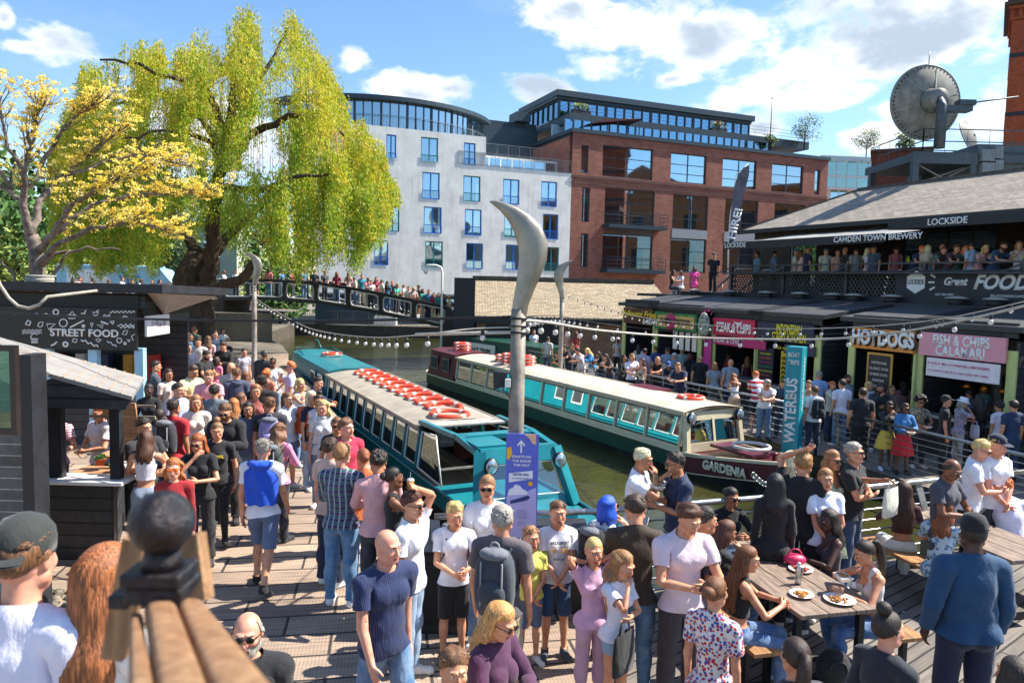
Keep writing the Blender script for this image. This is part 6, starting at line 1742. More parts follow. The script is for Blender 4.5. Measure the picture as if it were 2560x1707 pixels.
limb(b,[yp(95,650),yp(140,610),yp(220,595),yp(300,600)],.07,.02,6,rw,.05)
limb(b,[yp(60,712),yp(20,650),yp(-30,610)],.06,.02,6,rw,.05);limb(b,[yp(115,710),yp(140,650),yp(175,600)],.07,.03,6,rw,.05)
b.build('trunk',bark2,may)
V=[];M=[];rng=np.random.default_rng(8)
for e in tips:
 e=np.array(e)
 dens=1.0 if e[0]>.3 else .6
 if e[2]<4.4 and rng.random()<.75:continue
 if rng.random()>dens:continue
 if rng.random()<.25:continue
 n=20;R=rng.uniform(.06,.12)
 d=rng.normal(0,1,(n,3));d/=np.linalg.norm(d,axis=1)[:,None]
 c=e+d*R*rng.random((n,1))**.5*np.array([1.2,1.2,.7])
 a=rng.normal(0,1,(n,3));a/=np.linalg.norm(a,axis=1)[:,None];w=np.cross(a,rng.normal(0,1,(n,3)));w/=np.linalg.norm(w,axis=1)[:,None]
 s=.027
 V.append(np.stack([c-a*s,c+w*s,c+a*s,c-w*s],1).reshape(-1,3));M.append((rng.random(n)<.05).astype(int))
tris_obj('blossom',np.concatenate(V),[leaf_mat('yellow_blossom','#fff07c','#f4da50',.4,'#fff6b8'),leaf_mat('red_bud','#b5622e','#8f4c2a',.2)],may,np.concatenate(M));may.scale=(1,1,.94)
def bush(px,py,Y,z,r,h,name,label,cat,mats_,n=900,size=.1,grp=None):
 q=on_y(px,py,Y);t=thing(name,label,cat,(q[0],Y,z),0,grp)
 rd=random.Random(int(px+py));b=MB()
 for a in range(5):b.tube([(0,0,0),(rd.uniform(-.3,.3)*r,rd.uniform(-.3,.3)*r,h*.5),(rd.uniform(-.6,.6)*r,rd.uniform(-.5,.5)*r,h*.85)],[.05*r,.03*r,.01*r],5)
 b.build('stems',mat('twig_bark','#4b3f33',.9),t)
 b=MB()
 for k in range(10):leaf_cloud(b,(rd.uniform(-.6,.6)*r,rd.uniform(-.5,.5)*r,h*rd.uniform(.2,.85)),(r*.5,r*.5,h*.25),n//10,size,rd,k%2)
 b.build('foliage',mats_,t)
gl_=[leafy,mat('pale_leaves','#8a9a48',.7,var=.4,scale=3)]
bush(430,780,38,0,1.2,1.5,'shrub','dark shrub at the foot of the big willow trunk','shrub',gl_)
bush(1165,790,43.5,-.4,.9,2.0,'shrub','green shrub at the right foot of the footbridge','shrub',gl_)
bush(700,740,58,-.1,2.4,5.5,'tree','leafy bright green tree behind the footbridge, right of the willow trunk','tree',gl_,2600,.2)
bush(300,660,60,0,6,10,'tree','broad dark green tree far behind the maple','tree',gl_,5000,.3)
bush(20,660,52,0,8,13,'tree','green tree behind the maple at the left edge','tree',gl_,7000,.3)
bush(640,560,75,0,8,12,'tree','tall tree standing behind the willow','tree',gl_,4000,.35)
t=thing('pale_building','pale green rendered building behind the trees at far left','building',(-52,63,-.03),math.radians(12))
b=MB();hs_=[(4+4*i,5.6+4*i,z,z+2.0)for i in range(6)for z in(1.2,5)];b.wall(0,27,0,8.2,hs_,0,.2);b.box(0,27,.21,8,8.0,8.2);b.box(-.2,27.2,-.3,0,8.2,8.5);b.box(26.8,27,.21,8,0,8)
b.build('wall',mat('mint_render','#c3cfb8',.85,var=.08),t)
for i,h in enumerate(hs_):unit_window(t,*h,white_paint,.15,2,(.5,),.07,seed=700+i)
vq=on_y(190,690,44);t=thing('food_van','light blue catering van parked beyond the path at far left','van',(vq[0]-1.5,44.5,1.6),math.radians(6))
b=MB();b.box(0,5.6,0,2.1,.5,2.5);b.prism([(5.6,0,.5),(6.9,0,.5),(6.8,0,1.3),(6.0,0,2.3),(5.6,0,2.4)],(0,2.1,0));b.build('body',mat('van_blue','#8fc0d8',.35,var=.05),t,.06)
b=MB();b.box(.6,3.0,-.02,0,1.2,2.2);b.build('hatch',mat('van_hatch','#e6ebec',.5),t);lettering('VET',.5,blue_frame,t,(4.2,-.01,1.6),ext=.01,bold=.03)
for x in(1.2,5.4):
 b=MB();b.torus((x,.1,.42),.30,.1,20,8,0,lambda X,Y_,Z:(X,Z,Y_));w_=b.build('wheel',black_paint,t)
pth=MB();A_=on_y(-60,700,41);pth.add([(-60,37,1.55),(-13.5,41.5,1.55),(-13.5,48,1.55),(-60,50,1.55)],[(0,1,2,3)]);pth.add([(-60,37,1.55),(-60,37,-.03),(-13.5,41.5,-.03),(-13.5,41.5,1.55)],[(0,1,2,3)]);struct(pth.build('towpath_bank',[earth]))
# ---------------------------------------------------------------- street food hut
HY=15.4
def hp(px,py,Y=HY):q=on_y(px,py,Y);return q[0],q[2]
xr,_=hp(360,900);xl=-14.5
hut=thing('street_food_hut','black street food hut with white doodles on its long sign and pale blue posts','food stall',(xr,HY,0),math.radians(2))
def hx(px):return hp(px,800)[0]-xr
zs0,zs1=hp(200,872)[1],hp(200,769)[1];zl0,zl1=hp(200,762)[1],hp(200,738)[1];ztop=hp(200,706)[1];zt1=hp(200,727)[1]
Lh=xl-xr
b=MB();b.box(Lh,-.05,2.4,2.5,0,zl1);b.box(Lh,0,.1,.16,zs1,zl1);b.box(Lh,-.2,.0,.1,0,.9);b.box(-.08,0,.16,2.4,zs1-.3,zl1);b.box(Lh,-.08,.2,2.39,0.02,.05);b.build('wall',board_black,hut)
b=MB()
for k in range(5):b.box(Lh,-.12,.06,.1,zl0+k*.045,zl0+.028+k*.045)
b.build('louvre',stall_black,hut)
b=MB();b.hexa([(Lh,-.35,zt1),(.55,-.35,zt1),(.75,3.0,zt1-.1),(Lh,3.0,zt1-.1)],[(Lh,-.35,ztop),(.55,-.35,ztop),(.75,3.0,ztop-.1),(Lh,3.0,ztop-.1)]);b.build('roof',black_paint,hut)
b=MB();b.add([(.0,.2,zt1-.02),(.62,-.1,zt1-.02),(.62,2.6,zt1-.12),(0,2.6,zt1-.12),(.03,.9,zt1-.5)],[(0,1,4),(1,2,4),(2,3,4)]);b.build('soffit',mat('soffit_board','#a59a90',.8,var=.15),hut)
for x in(-.10,-1.05,-2.0,-3.4):
 b=MB();b.box(x-.09,x+.09,-.02,.14,0,zs0+.04);b.build('post',mat('pale_blue_post','#9ccbe0',.5,var=.06),hut)
b=MB();b.box(Lh,-.2,-.3,.4,.92,.98);b.build('counter',mat('steel_counter','#b9bbb8',.35,.6),hut)
rd=random.Random(2)
for k,c in enumerate(['#b0302a','#c9902a','#2c3a55','#d8d2c8','#8a2a2a']):
 b=MB();x=-.5-.55*k;b.lathe([(.09,0),(.1,.2),(.06,.28),(.05,.3)],10,(x,.3,.99));b.build('container',mat('tub_'+c,c,.5),hut);b=MB();b.box(x-.35,x-.15,2.0,2.3,1.0,1.7);b.build('crate',mat('tub_'+c,c,.5),hut)
sx0,sx1=hx(28),hx(346)
b=MB();b.box(sx0-1.2,sx1,-.08,-.02,zs0,zs1);sg=b.build('sign',mat('sign_black','#17181b',.45,var=.1),hut)
wpaint=mat('sign_white','#ebeae6',.6,var=.03)
xt=(hx(135)+hx(302))/2;zt_l=hp(215,832)[1]
lettering('STREET FOOD',.155,wpaint,sg,(xt,-.082,zt_l),ext=.006,bold=.03,width=hx(302)-hx(135))
def crop(u,v):return hx(u*.3189),hp(u*.3189,650+v*.3189)[1]
def doodle(pts,w=.022,closed=False,name='doodle'):
 b=MB();P_=[(crop(*p)[0],-.086,crop(*p)[1])for p in pts];b.tube(P_,w/2,5,closed=closed);b.build(name,wpaint,sg)
def circ(u,v,r,n=16):return[(u+r*math.cos(2*math.pi*k/n),v+r*math.sin(2*math.pi*k/n))for k in range(n)]
def wave_(u0,u1,v,a=8,n=24,dv=0):return[(u0+(u1-u0)*k/n,v+dv*k/n+a*math.sin(k*1.6))for k in range(n+1)]
doodle(wave_(885,1075,405));doodle(wave_(940,1068,508,10,14));doodle(wave_(960,1070,522,10,14))
for v in(545,557,569):doodle(wave_(212,362,v,5,20),.014)
doodle(circ(527,490,30),closed=True);doodle(circ(473,406,20),closed=True,w=.03);doodle(circ(540,655,17),closed=True,w=.04);doodle(circ(952,627,19),closed=True);doodle(circ(305,600,28,9)[4:],w=.02);doodle([(278,612),(332,612)]);doodle([(278,625),(332,625)]);doodle([(280,640),(330,640)],.03)
doodle([(400,497),(468,497),(415,540)],.03,True);doodle([(600,612),(630,618),(622,642),(592,634)],closed=True);doodle([(560,430),(628,430),(615,455),(572,455)],closed=True);doodle([(575,428),(598,400),(615,428)]);doodle([(578,525),(685,470)],.035)
doodle([(665,415),(690,418),(702,390)],.03);doodle([(750,408),(798,408),(785,432),(765,432)],.022,True);doodle([(780,405),(800,388)]);doodle([(735,490),(755,490),(742,525)],.025,True);doodle([(785,505),(830,505),(825,530)],closed=True);doodle([(815,480),(870,500)],.04);doodle([(885,480),(915,478),(905,500)],.035,True)
doodle(wave_(660,790,620,9,12,55),.03);doodle([(770,620),(790,640),(815,620),(795,615)],closed=True);doodle(wave_(860,930,630,8,8,45));doodle([(1072,580),(1045,592),(1060,630)]);doodle(circ(995,650,9),.025,True);doodle([(1012,620),(1035,622),(1030,640)],.025,True);doodle([(975,580),(990,550),(1018,548),(1005,582)],closed=True);doodle([(240,500),(258,468),(280,478),(268,510)],.03,True);doodle([(332,510),(345,485),(375,482),(365,515),(340,522)],closed=True);doodle(circ(680,514,9),.03,True);doodle([(835,455),(840,425),(862,440),(882,424),(884,452)],.03,True);doodle([(430,665),(455,655),(475,635)],.04);doodle(wave_(150,240,418,6,10));doodle(circ(325,430,14)[8:],.02);doodle(circ(398,430,14)[8:],.02);doodle([(975,452),(1000,435),(1018,450)],.03)
b=MB();b.box(-.02,.03,.1,1.2,zs0+.28,zs1-.15);b.build('side_sign',white_paint,hut);b=MB();b.box(.031,.036,.3,1.0,zs0+.4,zs1-.27);b.build('menu_print',mat('menu_print','#c9c2c6',.6,var=.5,scale=12),hut)
t=thing('coiled_rope','pale rope coiled round the tree foot on the hut roof','rope',(hp(100,700,17)[0],17,hp(100,712,17)[1]))
b=MB()
for k in range(6):b.torus((0,0,.04*k),.26+.01*(k%2),.025,28,6)
b.build('coil',mat('rope','#a7a294',.85,bmp=.5,bscale=60),t);b=MB()
P_=[(on_y(px,py,13.5))for px,py in((-30,640),(0,712),(22,745),(45,765),(72,771),(98,762),(118,742),(134,715))];P_=[(p[0]-t.location.x,p[1]-17,p[2]-t.location.z)for p in P_]
P_[-1]=(P_[-1][0],0.0-.3,P_[-1][2]);b.tube(P_,.03,8);b.build('swag',mat('rope','#a7a294',.85,bmp=.5,bscale=60),t)
# ---------------------------------------------------------------- kiosk with marble counter, near left
KY=9.05
def kp(px,py,Y=KY):q=on_y(px,py,Y);return(q[0],Y,q[2])
kx0,kx1=kp(75,1197)[0]-.1,kp(312,1195)[0]
kio=thing('food_kiosk','small dark timber kiosk with marble counter and grey sheet roof at left','kiosk',(kx1,KY,0))
def K(px,py,Y=KY):q=on_y(px,py,Y);return(q[0]-kx1,Y-KY,q[2])
dep=(-.70,1.70)
B_=K(330,997,8.85);A_=K(128,941,8.85);C_=(B_[0]+dep[0],B_[1]+dep[1],B_[2]);slope=(A_[2]-B_[2])/(A_[0]-B_[0]);
D_=(C_[0]-2.35,C_[1],C_[2]-slope*-2.35*-1 if False else C_[2]+abs(slope)*2.35);Ev=K(50,975,8.85)
roof_felt=mat('grey_felt','#8d8984',.85,var=.12,scale=3,bmp=.3,bscale=30)
E_=(A_[0]+dep[0]*.95-.9,A_[1]+dep[1]*.3,A_[2]+.04)
b=MB();top=[B_,C_,D_,(A_[0]-.75,A_[1]+.55,A_[2]+.16),A_]
b.add([(p[0],p[1],p[2]+.03)for p in top]+[(p[0],p[1],p[2]-.02)for p in top],[(0,1,2,3,4),(9,8,7,6,5)]+[(i,5+i,5+(i+1)%5,(i+1)%5)for i in range(5)])
F_=(A_[0]-.32,A_[1]-.02,A_[2]-.14)
b.add([(A_[0],A_[1],A_[2]+.03),(A_[0]-.75,A_[1]+.55,A_[2]+.19),F_],[(0,1,2)]);b.add([F_,(A_[0]-.75,A_[1]+.55,A_[2]+.19),(A_[0]-1.3,A_[1]+.3,A_[2]+.25),(A_[0]-1.2,A_[1]-.02,A_[2]+.1)],[(0,1,2,3)])
b.build('roof',roof_felt,kio)
b=MB()
for k in range(1,7):
 f=k/7;p=(B_[0]+(A_[0]-B_[0])*f,B_[1],B_[2]+(A_[2]-B_[2])*f+.034);b.bar(p,(p[0]+dep[0],p[1]+dep[1],p[2]),.02,.012)
b.build('battens',mat('felt_joint','#a8927e',.9),kio)
zb_=K(200,1015)[2]
b=MB();b.prism([(B_[0]-.05,B_[1]+.03,B_[2]-.03),(A_[0],A_[1]+.03,A_[2]-.02),(A_[0]-.35,A_[1]+.03,A_[2]-.15),(A_[0]-.35,A_[1]+.03,zb_),(B_[0]-.1,A_[1]+.03,zb_)],(0,.06,0));b.build('gable_board',board_black,kio)
ct=K(200,1197)[2]
def base_poly(x0,x1,z0,z1,m,name,y0=0,y1=1.5):
 b=MB();b.box(x0,x1,y0,y0+.06,z0,z1)
 b.hexa([(x1-.06,y0+.06,z0),(x1,y0+.06,z0),(x1+dep[0],y0+dep[1],z0),(x1-.06+dep[0],y0+dep[1],z0)],[(x1-.06,y0+.06,z1),(x1,y0+.06,z1),(x1+dep[0],y0+dep[1],z1),(x1-.06+dep[0],y0+dep[1],z1)]);return b.build(name,m,kio)
base_poly(-1.35,-.18,0,ct-.06,board_black,'wall')
b=MB();b.box(-1.3,0.02,-.12,.28,ct-.05,ct);b.hexa([(-.1,.28,ct-.05),(.02,.28,ct-.05),(.02+dep[0]*.85,1.5,ct-.05),(-.3+dep[0]*.85,1.5,ct-.05)],[(-.1,.28,ct),(.02,.28,ct),(.02+dep[0]*.85,1.5,ct),(-.3+dep[0]*.85,1.5,ct)])
b.build('counter',mat('marble','#e6e6e4',.25,var=.12,scale=2,stain=('#8c9096',.5)),kio,.01)
for a,c in((K(118,1100)[0],K(150,1100)[0]),(K(271,1100)[0],K(296,1100)[0])):
 b=MB();b.box(a,c,.02,.12,ct,zb_+.02);b.build('post',black_paint,kio)
b=MB();b.box(a+dep[0]+.1,c+dep[0]+.1,1.5,1.62,0,zb_);b.build('post',black_paint,kio)
wood=mat('pale_wood','#b98a62',.6,var=.3,scale=3,sc=(1,8,8))
b=MB();b.box(-1.0,-.35,.35,.95,ct-.12,ct-.07);b.box(-.9,-.45,.95,1.3,ct+.02,ct+.06);b.build('shelf',wood,kio)
for a in((-.95,-.05,.9,.93,zb_-.32,zb_-.28),(-.95,-.05,.9,.93,zb_-.16,zb_-.13)):b=MB();b.box(*a);b.build('rail',mat('grey_timber','#8b7d6f',.8,var=.2),kio)
b=MB();b.hexa([(-.42,.86,ct),(-.2,.86,ct),(-.2,.89,ct),(-.42,.89,ct)],[(-.8,.86,zb_-.1),(-.3,.86,zb_-.1),(-.3,.89,zb_-.1),(-.8,.89,zb_-.1)]);b.build('menu_panel',wood,kio)
b=MB();b.box(-1.3,-1.0,.3,.35,0,zb_);b.build('tiled_wall',tiles('white_tiles','#d6d6d2','#cbcbc7','#55585a',.15,.075,(0,2),.006,.3),kio)
def pot(x,y,z,r,cpot,label):
 t=thing('potted_plant',label,'plant',(kx1+x,KY+y,z));b=MB();b.lathe([(r*.7,0),(r,r*1.1),(r*1.08,r*1.1),(r*1.08,r*1.35),(r*.9,r*1.35)],16);b.build('pot',mat('pot_'+cpot,cpot,.7),t)
 b=MB();leaf_cloud(b,(0,0,r*1.6),(r*1.2,r*1.2,r*.7),240,.018,random.Random(3));b.build('foliage',leafy,t)
pot(K(220,1150)[0],.62,ct-.07,.065,'#7c7a5a','small olive pot of green herbs on the kiosk shelf');pot(K(172,1120)[0],.7,ct+.0,.065,'#a8502a','terracotta pot with green sprouts behind the olive pot')
nb=thing('dark_hut','black boarded hut wall with an open framed window at the left edge','hut',(-5.35,6.6,0))
nx_=on_y(72,1200,7.6)[0]+5.35
b=MB();b.box(-4,nx_,1.0,1.1,0,2.15);b.box(-4,nx_,.98,1.12,2.15,2.3);b.build('wall',tiles('slate_boards','#55595c','#44474a','#b0b4b6',40,.12,(0,2),.004,.5,None,0),nb)
b=MB();b.box(nx_,nx_+.12,.9,1.15,0,2.75);b.build('corner_post',black_paint,nb)
b=MB();b.hexa([(-4,.5,2.5),(nx_-.4,.5,2.5),(nx_-.3,1.9,2.62),(-4,1.9,2.9)],[(-4,.5,2.56),(nx_-.4,.5,2.56),(nx_-.3,1.9,2.68),(-4,1.9,2.96)]);b.build('roof',mat('old_tiles','#9a8f82',.85,var=.3,scale=6),nb)
W0=on_y(0,862,6.4);W1=on_y(50,1085,6.4)
wx0,wx1,wz1,wz0=W0[0]+5.35-.35,W1[0]+5.35,W0[2],W1[2]
b=MB()
for a in((wx0,wx1,wz1-.05,wz1),(wx0,wx1,wz0,wz0+.05)):b.box(a[0],a[1],-.24,-.18,a[2],a[3])
b.box(wx1-.05,wx1,-.24,-.18,wz0+.05,wz1-.05);b.box(wx0,wx0+.05,-.24,-.18,wz0+.05,wz1-.05)
wn=b.build('window',mat('dark_frame','#2a2220',.35),nb);b=MB();b.box(wx0+.05,wx1-.05,-.215,-.205,wz0+.05,wz1-.05);b.build('pane',glass('hut_glass','#9ab8a8',.3),wn)
# ---------------------------------------------------------------- footbridge
FB0=np.array([-16.5,44.0]);FB1=np.array([-3.3,41.5]);FU=(FB1-FB0)/np.linalg.norm(FB1-FB0);FL=np.linalg.norm(FB1-FB0)
fb=thing('footbridge','black arched iron footbridge with rounded white edged openings over the canal','bridge',(FB0[0],FB0[1],0),frame(FU))
def fz(s):
 return float(np.interp(s,[-8,0,3,6,9,FL,FL+3],[2.6,3.42,3.5,3.38,3.0,2.25,1.9]))
def girder(y,name):
 b=MB();S=np.linspace(-.2,FL,34)
 for i in range(len(S)-1):
  a,c=S[i],S[i+1]
  for(d0,d1,w)in((-.16,0,.22),(-1.22,-1.02,.22)):
   b.hexa([(a,y-w/2,fz(a)+d0),(c,y-w/2,fz(c)+d0),(c,y+w/2,fz(c)+d0),(a,y+w/2,fz(a)+d0)],[(a,y-w/2,fz(a)+d1),(c,y-w/2,fz(c)+d1),(c,y+w/2,fz(c)+d1),(a,y+w/2,fz(a)+d1)])
 n=7
 for k in range(n+1):
  s=FL*k/n;b.box(s-.12,s+.12,y-.09,y+.09,fz(s)-1.05,fz(s)-.1)
 g=b.build('girder',black_steel,fb)
 for k in range(n):
  s0,s1=FL*k/n+.16,FL*(k+1)/n-.16;P_=[]
  for(cs,sg_,q0)in((s1-.2,1,0),(s0+.2,-1,1),(s0+.2,-1,2),(s1-.2,1,3)):
   for a in np.linspace(0,math.pi/2,5):
    aa=a+q0*math.pi/2;cz=-.40 if q0<2 else-.80
    ss=cs+.2*math.cos(aa);P_.append((ss,y-.1,fz(ss)+cz+.2*math.sin(aa)))
  b=MB();b.tube(P_,.035,5,closed=True);b.build('opening_rim',mat('white_edge','#c9c8c2',.5),g)
 return g
girder(-1.2,'front');girder(1.5,'back')
b=MB();S=np.linspace(-6,FL+2,20);b.grid([[(s,-1.1,fz(s)-1.1)for s in S],[(s,1.4,fz(s)-1.1)for s in S]],0,False);b.grid([[(s,1.4,fz(s)-1.2)for s in S],[(s,-1.1,fz(s)-1.2)for s in S]],0,False);b.build('deck',mat('bridge_deck','#6b665e',.9),fb)
for y in(-1.2,1.5):
 b=MB();b.tube([(s,y,fz(s)+.02)for s in(-6,-4,-2,-.2)],.05,6)
 for s in np.linspace(-6,-.3,9):b.tube([(s,y,fz(s)-1.1),(s,y,fz(s))],.025,5)
 for d in(-.3,-.6):b.tube([(s,y,fz(s)+d)for s in(-6,-4,-2,-.2)],.02,5)
 b.build('ramp_railing',dull_steel,fb)
b=MB();b.box(FL-.2,FL+3.2,-1.6,2.2,-1.2,1.15);b.build('abutment',quay_wall,fb)
b=MB();b.box(FL,FL+3.0,-1.72,-1.6,.9,2.05);b.build('black_panel',black_paint,fb)
b=MB();b.box(-7.5,.1,-1.4,2.0,-1.2,2.2);b.build('ramp_wall',quay_wall,fb)
fr_=thing('far_railing','long pale railing along the far bank beneath the white building','railing',(-18,59.7,-.1))
railing(fr_,[(0,0,0),(24,0,0)],1.1,dull_steel,gap=.16,th=.022);
for k in range(3):
 t=thing('canal_planter','white box planter on the far bank, '+['left of the bridge middle','below the bridge middle','near the right abutment'][k],'planter',(-15+4.6*k,60.6,-.1),0,'white planters on the far bank')
 b=MB();b.box(-.9,.9,-.35,.35,0,.7);b.build('box',white_paint,t);b=MB();leaf_cloud(b,(0,0,.9),(.9,.35,.4),160,.1,random.Random(k));b.build('foliage',leafy,t)
def horn(x,y,z,h,name_label,mirror=1,k=1.0,rz=0.0):
 t=thing('horn_lamp_post',name_label,'lamp post',(x,y,z),rz,'steel posts with curved horn tops')
 kk=h/4.43
 b=MB();b.lathe([(.15,0),(.15,.03),(.088,.05),(.085,2.0*kk),(.08,3.3*kk)],20);b.build('pole',mat('pole_concrete','#8d8478',.6,.1,var=.25,scale=5,bmp=.2,stain=('#4a443c',.5)),t)
 C=[(.0,3.22,.080,.075),(.02,3.36,.085,.08),(.06,3.52,.10,.085),(.10,3.68,.125,.09),(.135,3.84,.150,.09),(.135,3.98,.160,.085),(.085,4.11,.150,.075),(.0,4.22,.115,.06),(-.10,4.31,.080,.045),(-.20,4.375,.050,.03),(-.28,4.41,.028,.018),(-.335,4.425,.006,.006)]
 n=20;vs=[];K=len(C)
 for i,(cx,cz,hw,hd)in enumerate(C):
  p,q=C[max(0,i-1)],C[min(K-1,i+1)];d=np.array([q[0]-p[0],q[1]-p[1]]);d/=np.linalg.norm(d);s=np.array([d[1],-d[0]])
  for j in range(n):
   a=2*math.pi*j/n;vs.append((mirror*(cx+s[0]*hw*math.cos(a))*kk,hd*math.sin(a)*kk,(cz+s[1]*hw*math.cos(a))*kk))
 fs=[(i*n+j,i*n+(j+1)%n,(i+1)*n+(j+1)%n,(i+1)*n+j)for i in range(K-1)for j in range(n)]
 if mirror<0:fs=[f[::-1]for f in fs]
 b=MB();b.add(vs,fs,0,True);b.build('horn',mat('weathered_steel','#9a9588',.42,.55,var=.18,scale=4,stain=('#4f4a2c',.75)),t)
 b=MB();b.torus((0,0,3.2*kk),.088,.014,20,6);b.torus((0,0,3.12*kk),.09,.01,20,6);b.build('collar',black_steel,t)
 return t
q=on_z(1291,1320,1.0);CPX,CPY=q[0],7.95;CPX=on_y(1294,900,CPY)[0]
horn(CPX,CPY,0,4.46,'tall weathered steel post with a curved horn top in the centre of the wharf')
q=on_y(636,800,26);horn(q[0],26,0,4.45,'steel post with curved horn top on the left quay before the footbridge')
q=on_y(1405,760,27);horn(q[0],27,-.5,4.95,'steel post with horn curling right on the right quay near the slate roofed shed',-1)
t=thing('floodlight','black floodlight with a white junction box on the centre post','floodlight',(CPX-.09,CPY,on_y(1250,950,CPY)[2]))
b=MB();b.prism([(-.02,-.06,.08),(-.02,-.06,-.06),(-.16,-.1,-.09),(-.17,-.1,.10)],(0,.16,0));b.build('lamp_head',black_paint,t);b=MB();b.box(-.04,.02,-.12,-.04,-.06,.03);b.build('junction_box',white_paint,t,.005);b=MB();b.tube([(0,-.1,-.05),(-.03,-.12,-.13),(.02,-.1,-.17)],.006,5);b.build('cable',black_steel,t)
def festoon(px_pts,label,m,bulbs,rad=.012,scale=1.0,name='string_lights'):
 """px_pts: (px, py, Y); the wire hangs through these points of space"""
 P_=[on_y(*p)for p in px_pts];o=P_[0]
 t=thing(name,label,'string lights' if bulbs else 'cable',tuple(o),0,'cables and string lights over the wharf')
 R_=[Vector(tuple(p-o))for p in P_];C_=[]
 for i in range(len(R_)-1):
  p0,p1,p2,p3=R_[max(0,i-1)],R_[i],R_[i+1],R_[min(len(R_)-1,i+2)]
  for k in range(6):
   u=k/6;C_.append(0.5*((2*p1)+(-p0+p2)*u+(2*p0-5*p1+4*p2-p3)*u*u+(-p0+3*p1-3*p2+p3)*u**3))
 C_.append(R_[-1]);b=MB();b.tube(C_,rad,6);b.build('cable',m,t)
 if bulbs:
  L=[0]
  for i in range(1,len(C_)):L.append(L[-1]+(C_[i]-C_[i-1]).length)
  n=int(L[-1]/bulbs)
  for k in range(n):
   s=(k+.5)*L[-1]/n;i=next(j for j in range(1,len(L))if L[j]>=s);c=C_[i-1].lerp(C_[i],(s-L[i-1])/max(1e-6,L[i]-L[i-1]))
   b=MB();b.lathe([(.012,-.02),(.02,-.03),(.02,-.07),(.014,-.08)],8,tuple(c));h=b.build('bulb_holder',black_paint,t)
   b=MB();r=.029*scale;b.ball((c.x,c.y,c.z-.075-r),(r,r,r*1.15),12,8);b.build('bulb',bulb_m,h)
 return t
bulb_m,nt,bb_=new_mat('bulb_glass');bb_.inputs['Base Color'].default_value=(.93,.88,.84,1);bb_.inputs['Roughness'].default_value=.08;bb_.inputs['Transmission Weight'].default_value=.45
blk=mat('black_cable','#1a1a1c',.6);gry=mat('pale_cable','#b9b2a6',.6)
festoon([(-60,778,11),(0,782,10.8),(340,797,10),(800,802,9),(1285,792,CPY)],'thick dark cable running left from the centre post to the huts',blk,0,.017,name='cable')
festoon([(640,748,26),(690,778,22),(760,815,18),(830,833,14),(930,843,11),(1040,838,CPY+.2),(1180,822,CPY),(1280,818,CPY)],'sagging string of bulbs from the left horn post to the centre post',gry,.62,.008)
festoon([(1300,800,CPY),(1370,806,9),(1500,826,11),(1700,842,12.5),(1900,848,12.5),(2100,846,12),(2300,822,11),(2560,765,9.5),(2700,720,8.6)],'thick pale string of bulbs sweeping right from the centre post',gry,.55,.019,1.2)
festoon([(1410,735,27),(1460,752,26),(1600,792,22),(1800,815,17),(2000,822,14),(2300,805,12),(2580,750,11)],'thin string of bulbs from the right horn post over the stalls',gry,.5,.008)
festoon([(1300,792,CPY),(1400,790,14),(1500,808,18),(1700,830,18),(1900,838,17),(2150,830,15),(2400,790,13)],'second thin string of bulbs hanging before the stall signs',blk,.7,.007)
t=thing('festoon_arm','horizontal pale arm on the centre post carrying the bulbs','pole',(CPX-.08,CPY-.05,on_y(1280,830,CPY)[2]));q=on_y(1037,837,CPY+.1)
b=MB();b.tube([(0,0,0),(q[0]-t.location.x,.2,q[2]-t.location.z)],.018,8);b.build('arm',gry,t);b=MB();b.torus((.08,.05,0),.095,.012,20,6);b.build('clamp',black_steel,t)
sgp=on_y(1303,1200,CPY-.2);sg=thing('event_sign','tall blue sign reading crafts on the barge this way, on the centre post','sign',(sgp[0],CPY-.19,0),math.radians(-3))
def so(px,py):q=on_y(px,py,CPY-.2);return q[0]-sgp[0],q[2]
x0,zt=so(1266,1084);x1,zb=so(1341,1345);
b=MB();b.box(x0,x1,0,.02,zb,zt);b.build('board',mat('sign_blue','#5a68c8',.5,var=.05),sg)
SW=mat('sign_w','#ece9f2',.5,var=.03);SY=mat('sign_yellow','#f0b428',.5,var=.04);SP=mat('sign_peach','#e3b98f',.5,var=.06);SN=mat('sign_navy','#22387e',.5)
def flat(pts,m,name,y=-.003):b=MB();b.prism([(so(*p)[0],y,so(*p)[1])for p in pts],(0,.002,0));b.build(name,m,sg)
flat([(1266.5,1240),(1290,1225),(1310,1232),(1340.5,1218),(1340.5,1344),(1266.5,1344)],mat('sign_lilac','#b9b4e2',.5,var=.06),'pale_area',-.002)
flat([(1310,1085),(1340.5,1085),(1340.5,1112),(1330,1108),(1324,1096)],SP,'corner_patch');flat([(1267,1120),(1278,1117),(1281,1135),(1272,1150),(1267,1148)],SY,'yellow_patch')
flat([(1301,1132),(1305,1132),(1305,1108),(1311,1116),(1313,1112),(1303,1100),(1293,1112),(1295,1116),(1301,1108)],SW,'arrow')
for k,w_ in enumerate(('CRAFTS ON','THE BARGE','THIS WAY')):a=so(1304,1142+10.5*k);lettering(w_,.028,SW,sg,(a[0],-.004,a[1]),ext=.002,bold=.03)
flat([(1272,1183),(1332,1176),(1332,1196),(1272,1206)],SW,'label_box',-.006);a=so(1302,1186);lettering('EASTER 2022',.022,SN,sg,(a[0],-.008,a[1]),ext=.002,bold=.02);a=so(1302,1196);lettering('AT CAMDEN MARKET',.014,SN,sg,(a[0],-.008,a[1]),ext=.002)
flat([(1270,1232),(1274,1222),(1282,1220),(1288,1211),(1300,1214),(1306,1222),(1318,1228),(1318,1236),(1270,1238)],SW,'cloud',-.005);flat([(1275,1252),(1320,1238),(1326,1243),(1318,1250),(1276,1260)],SN,'boat_drawing',-.005)
flat([(1326+6*math.cos(a),1209+6*math.sin(a))for a in np.linspace(0,6,12)],SY,'sun_drawing',-.005)
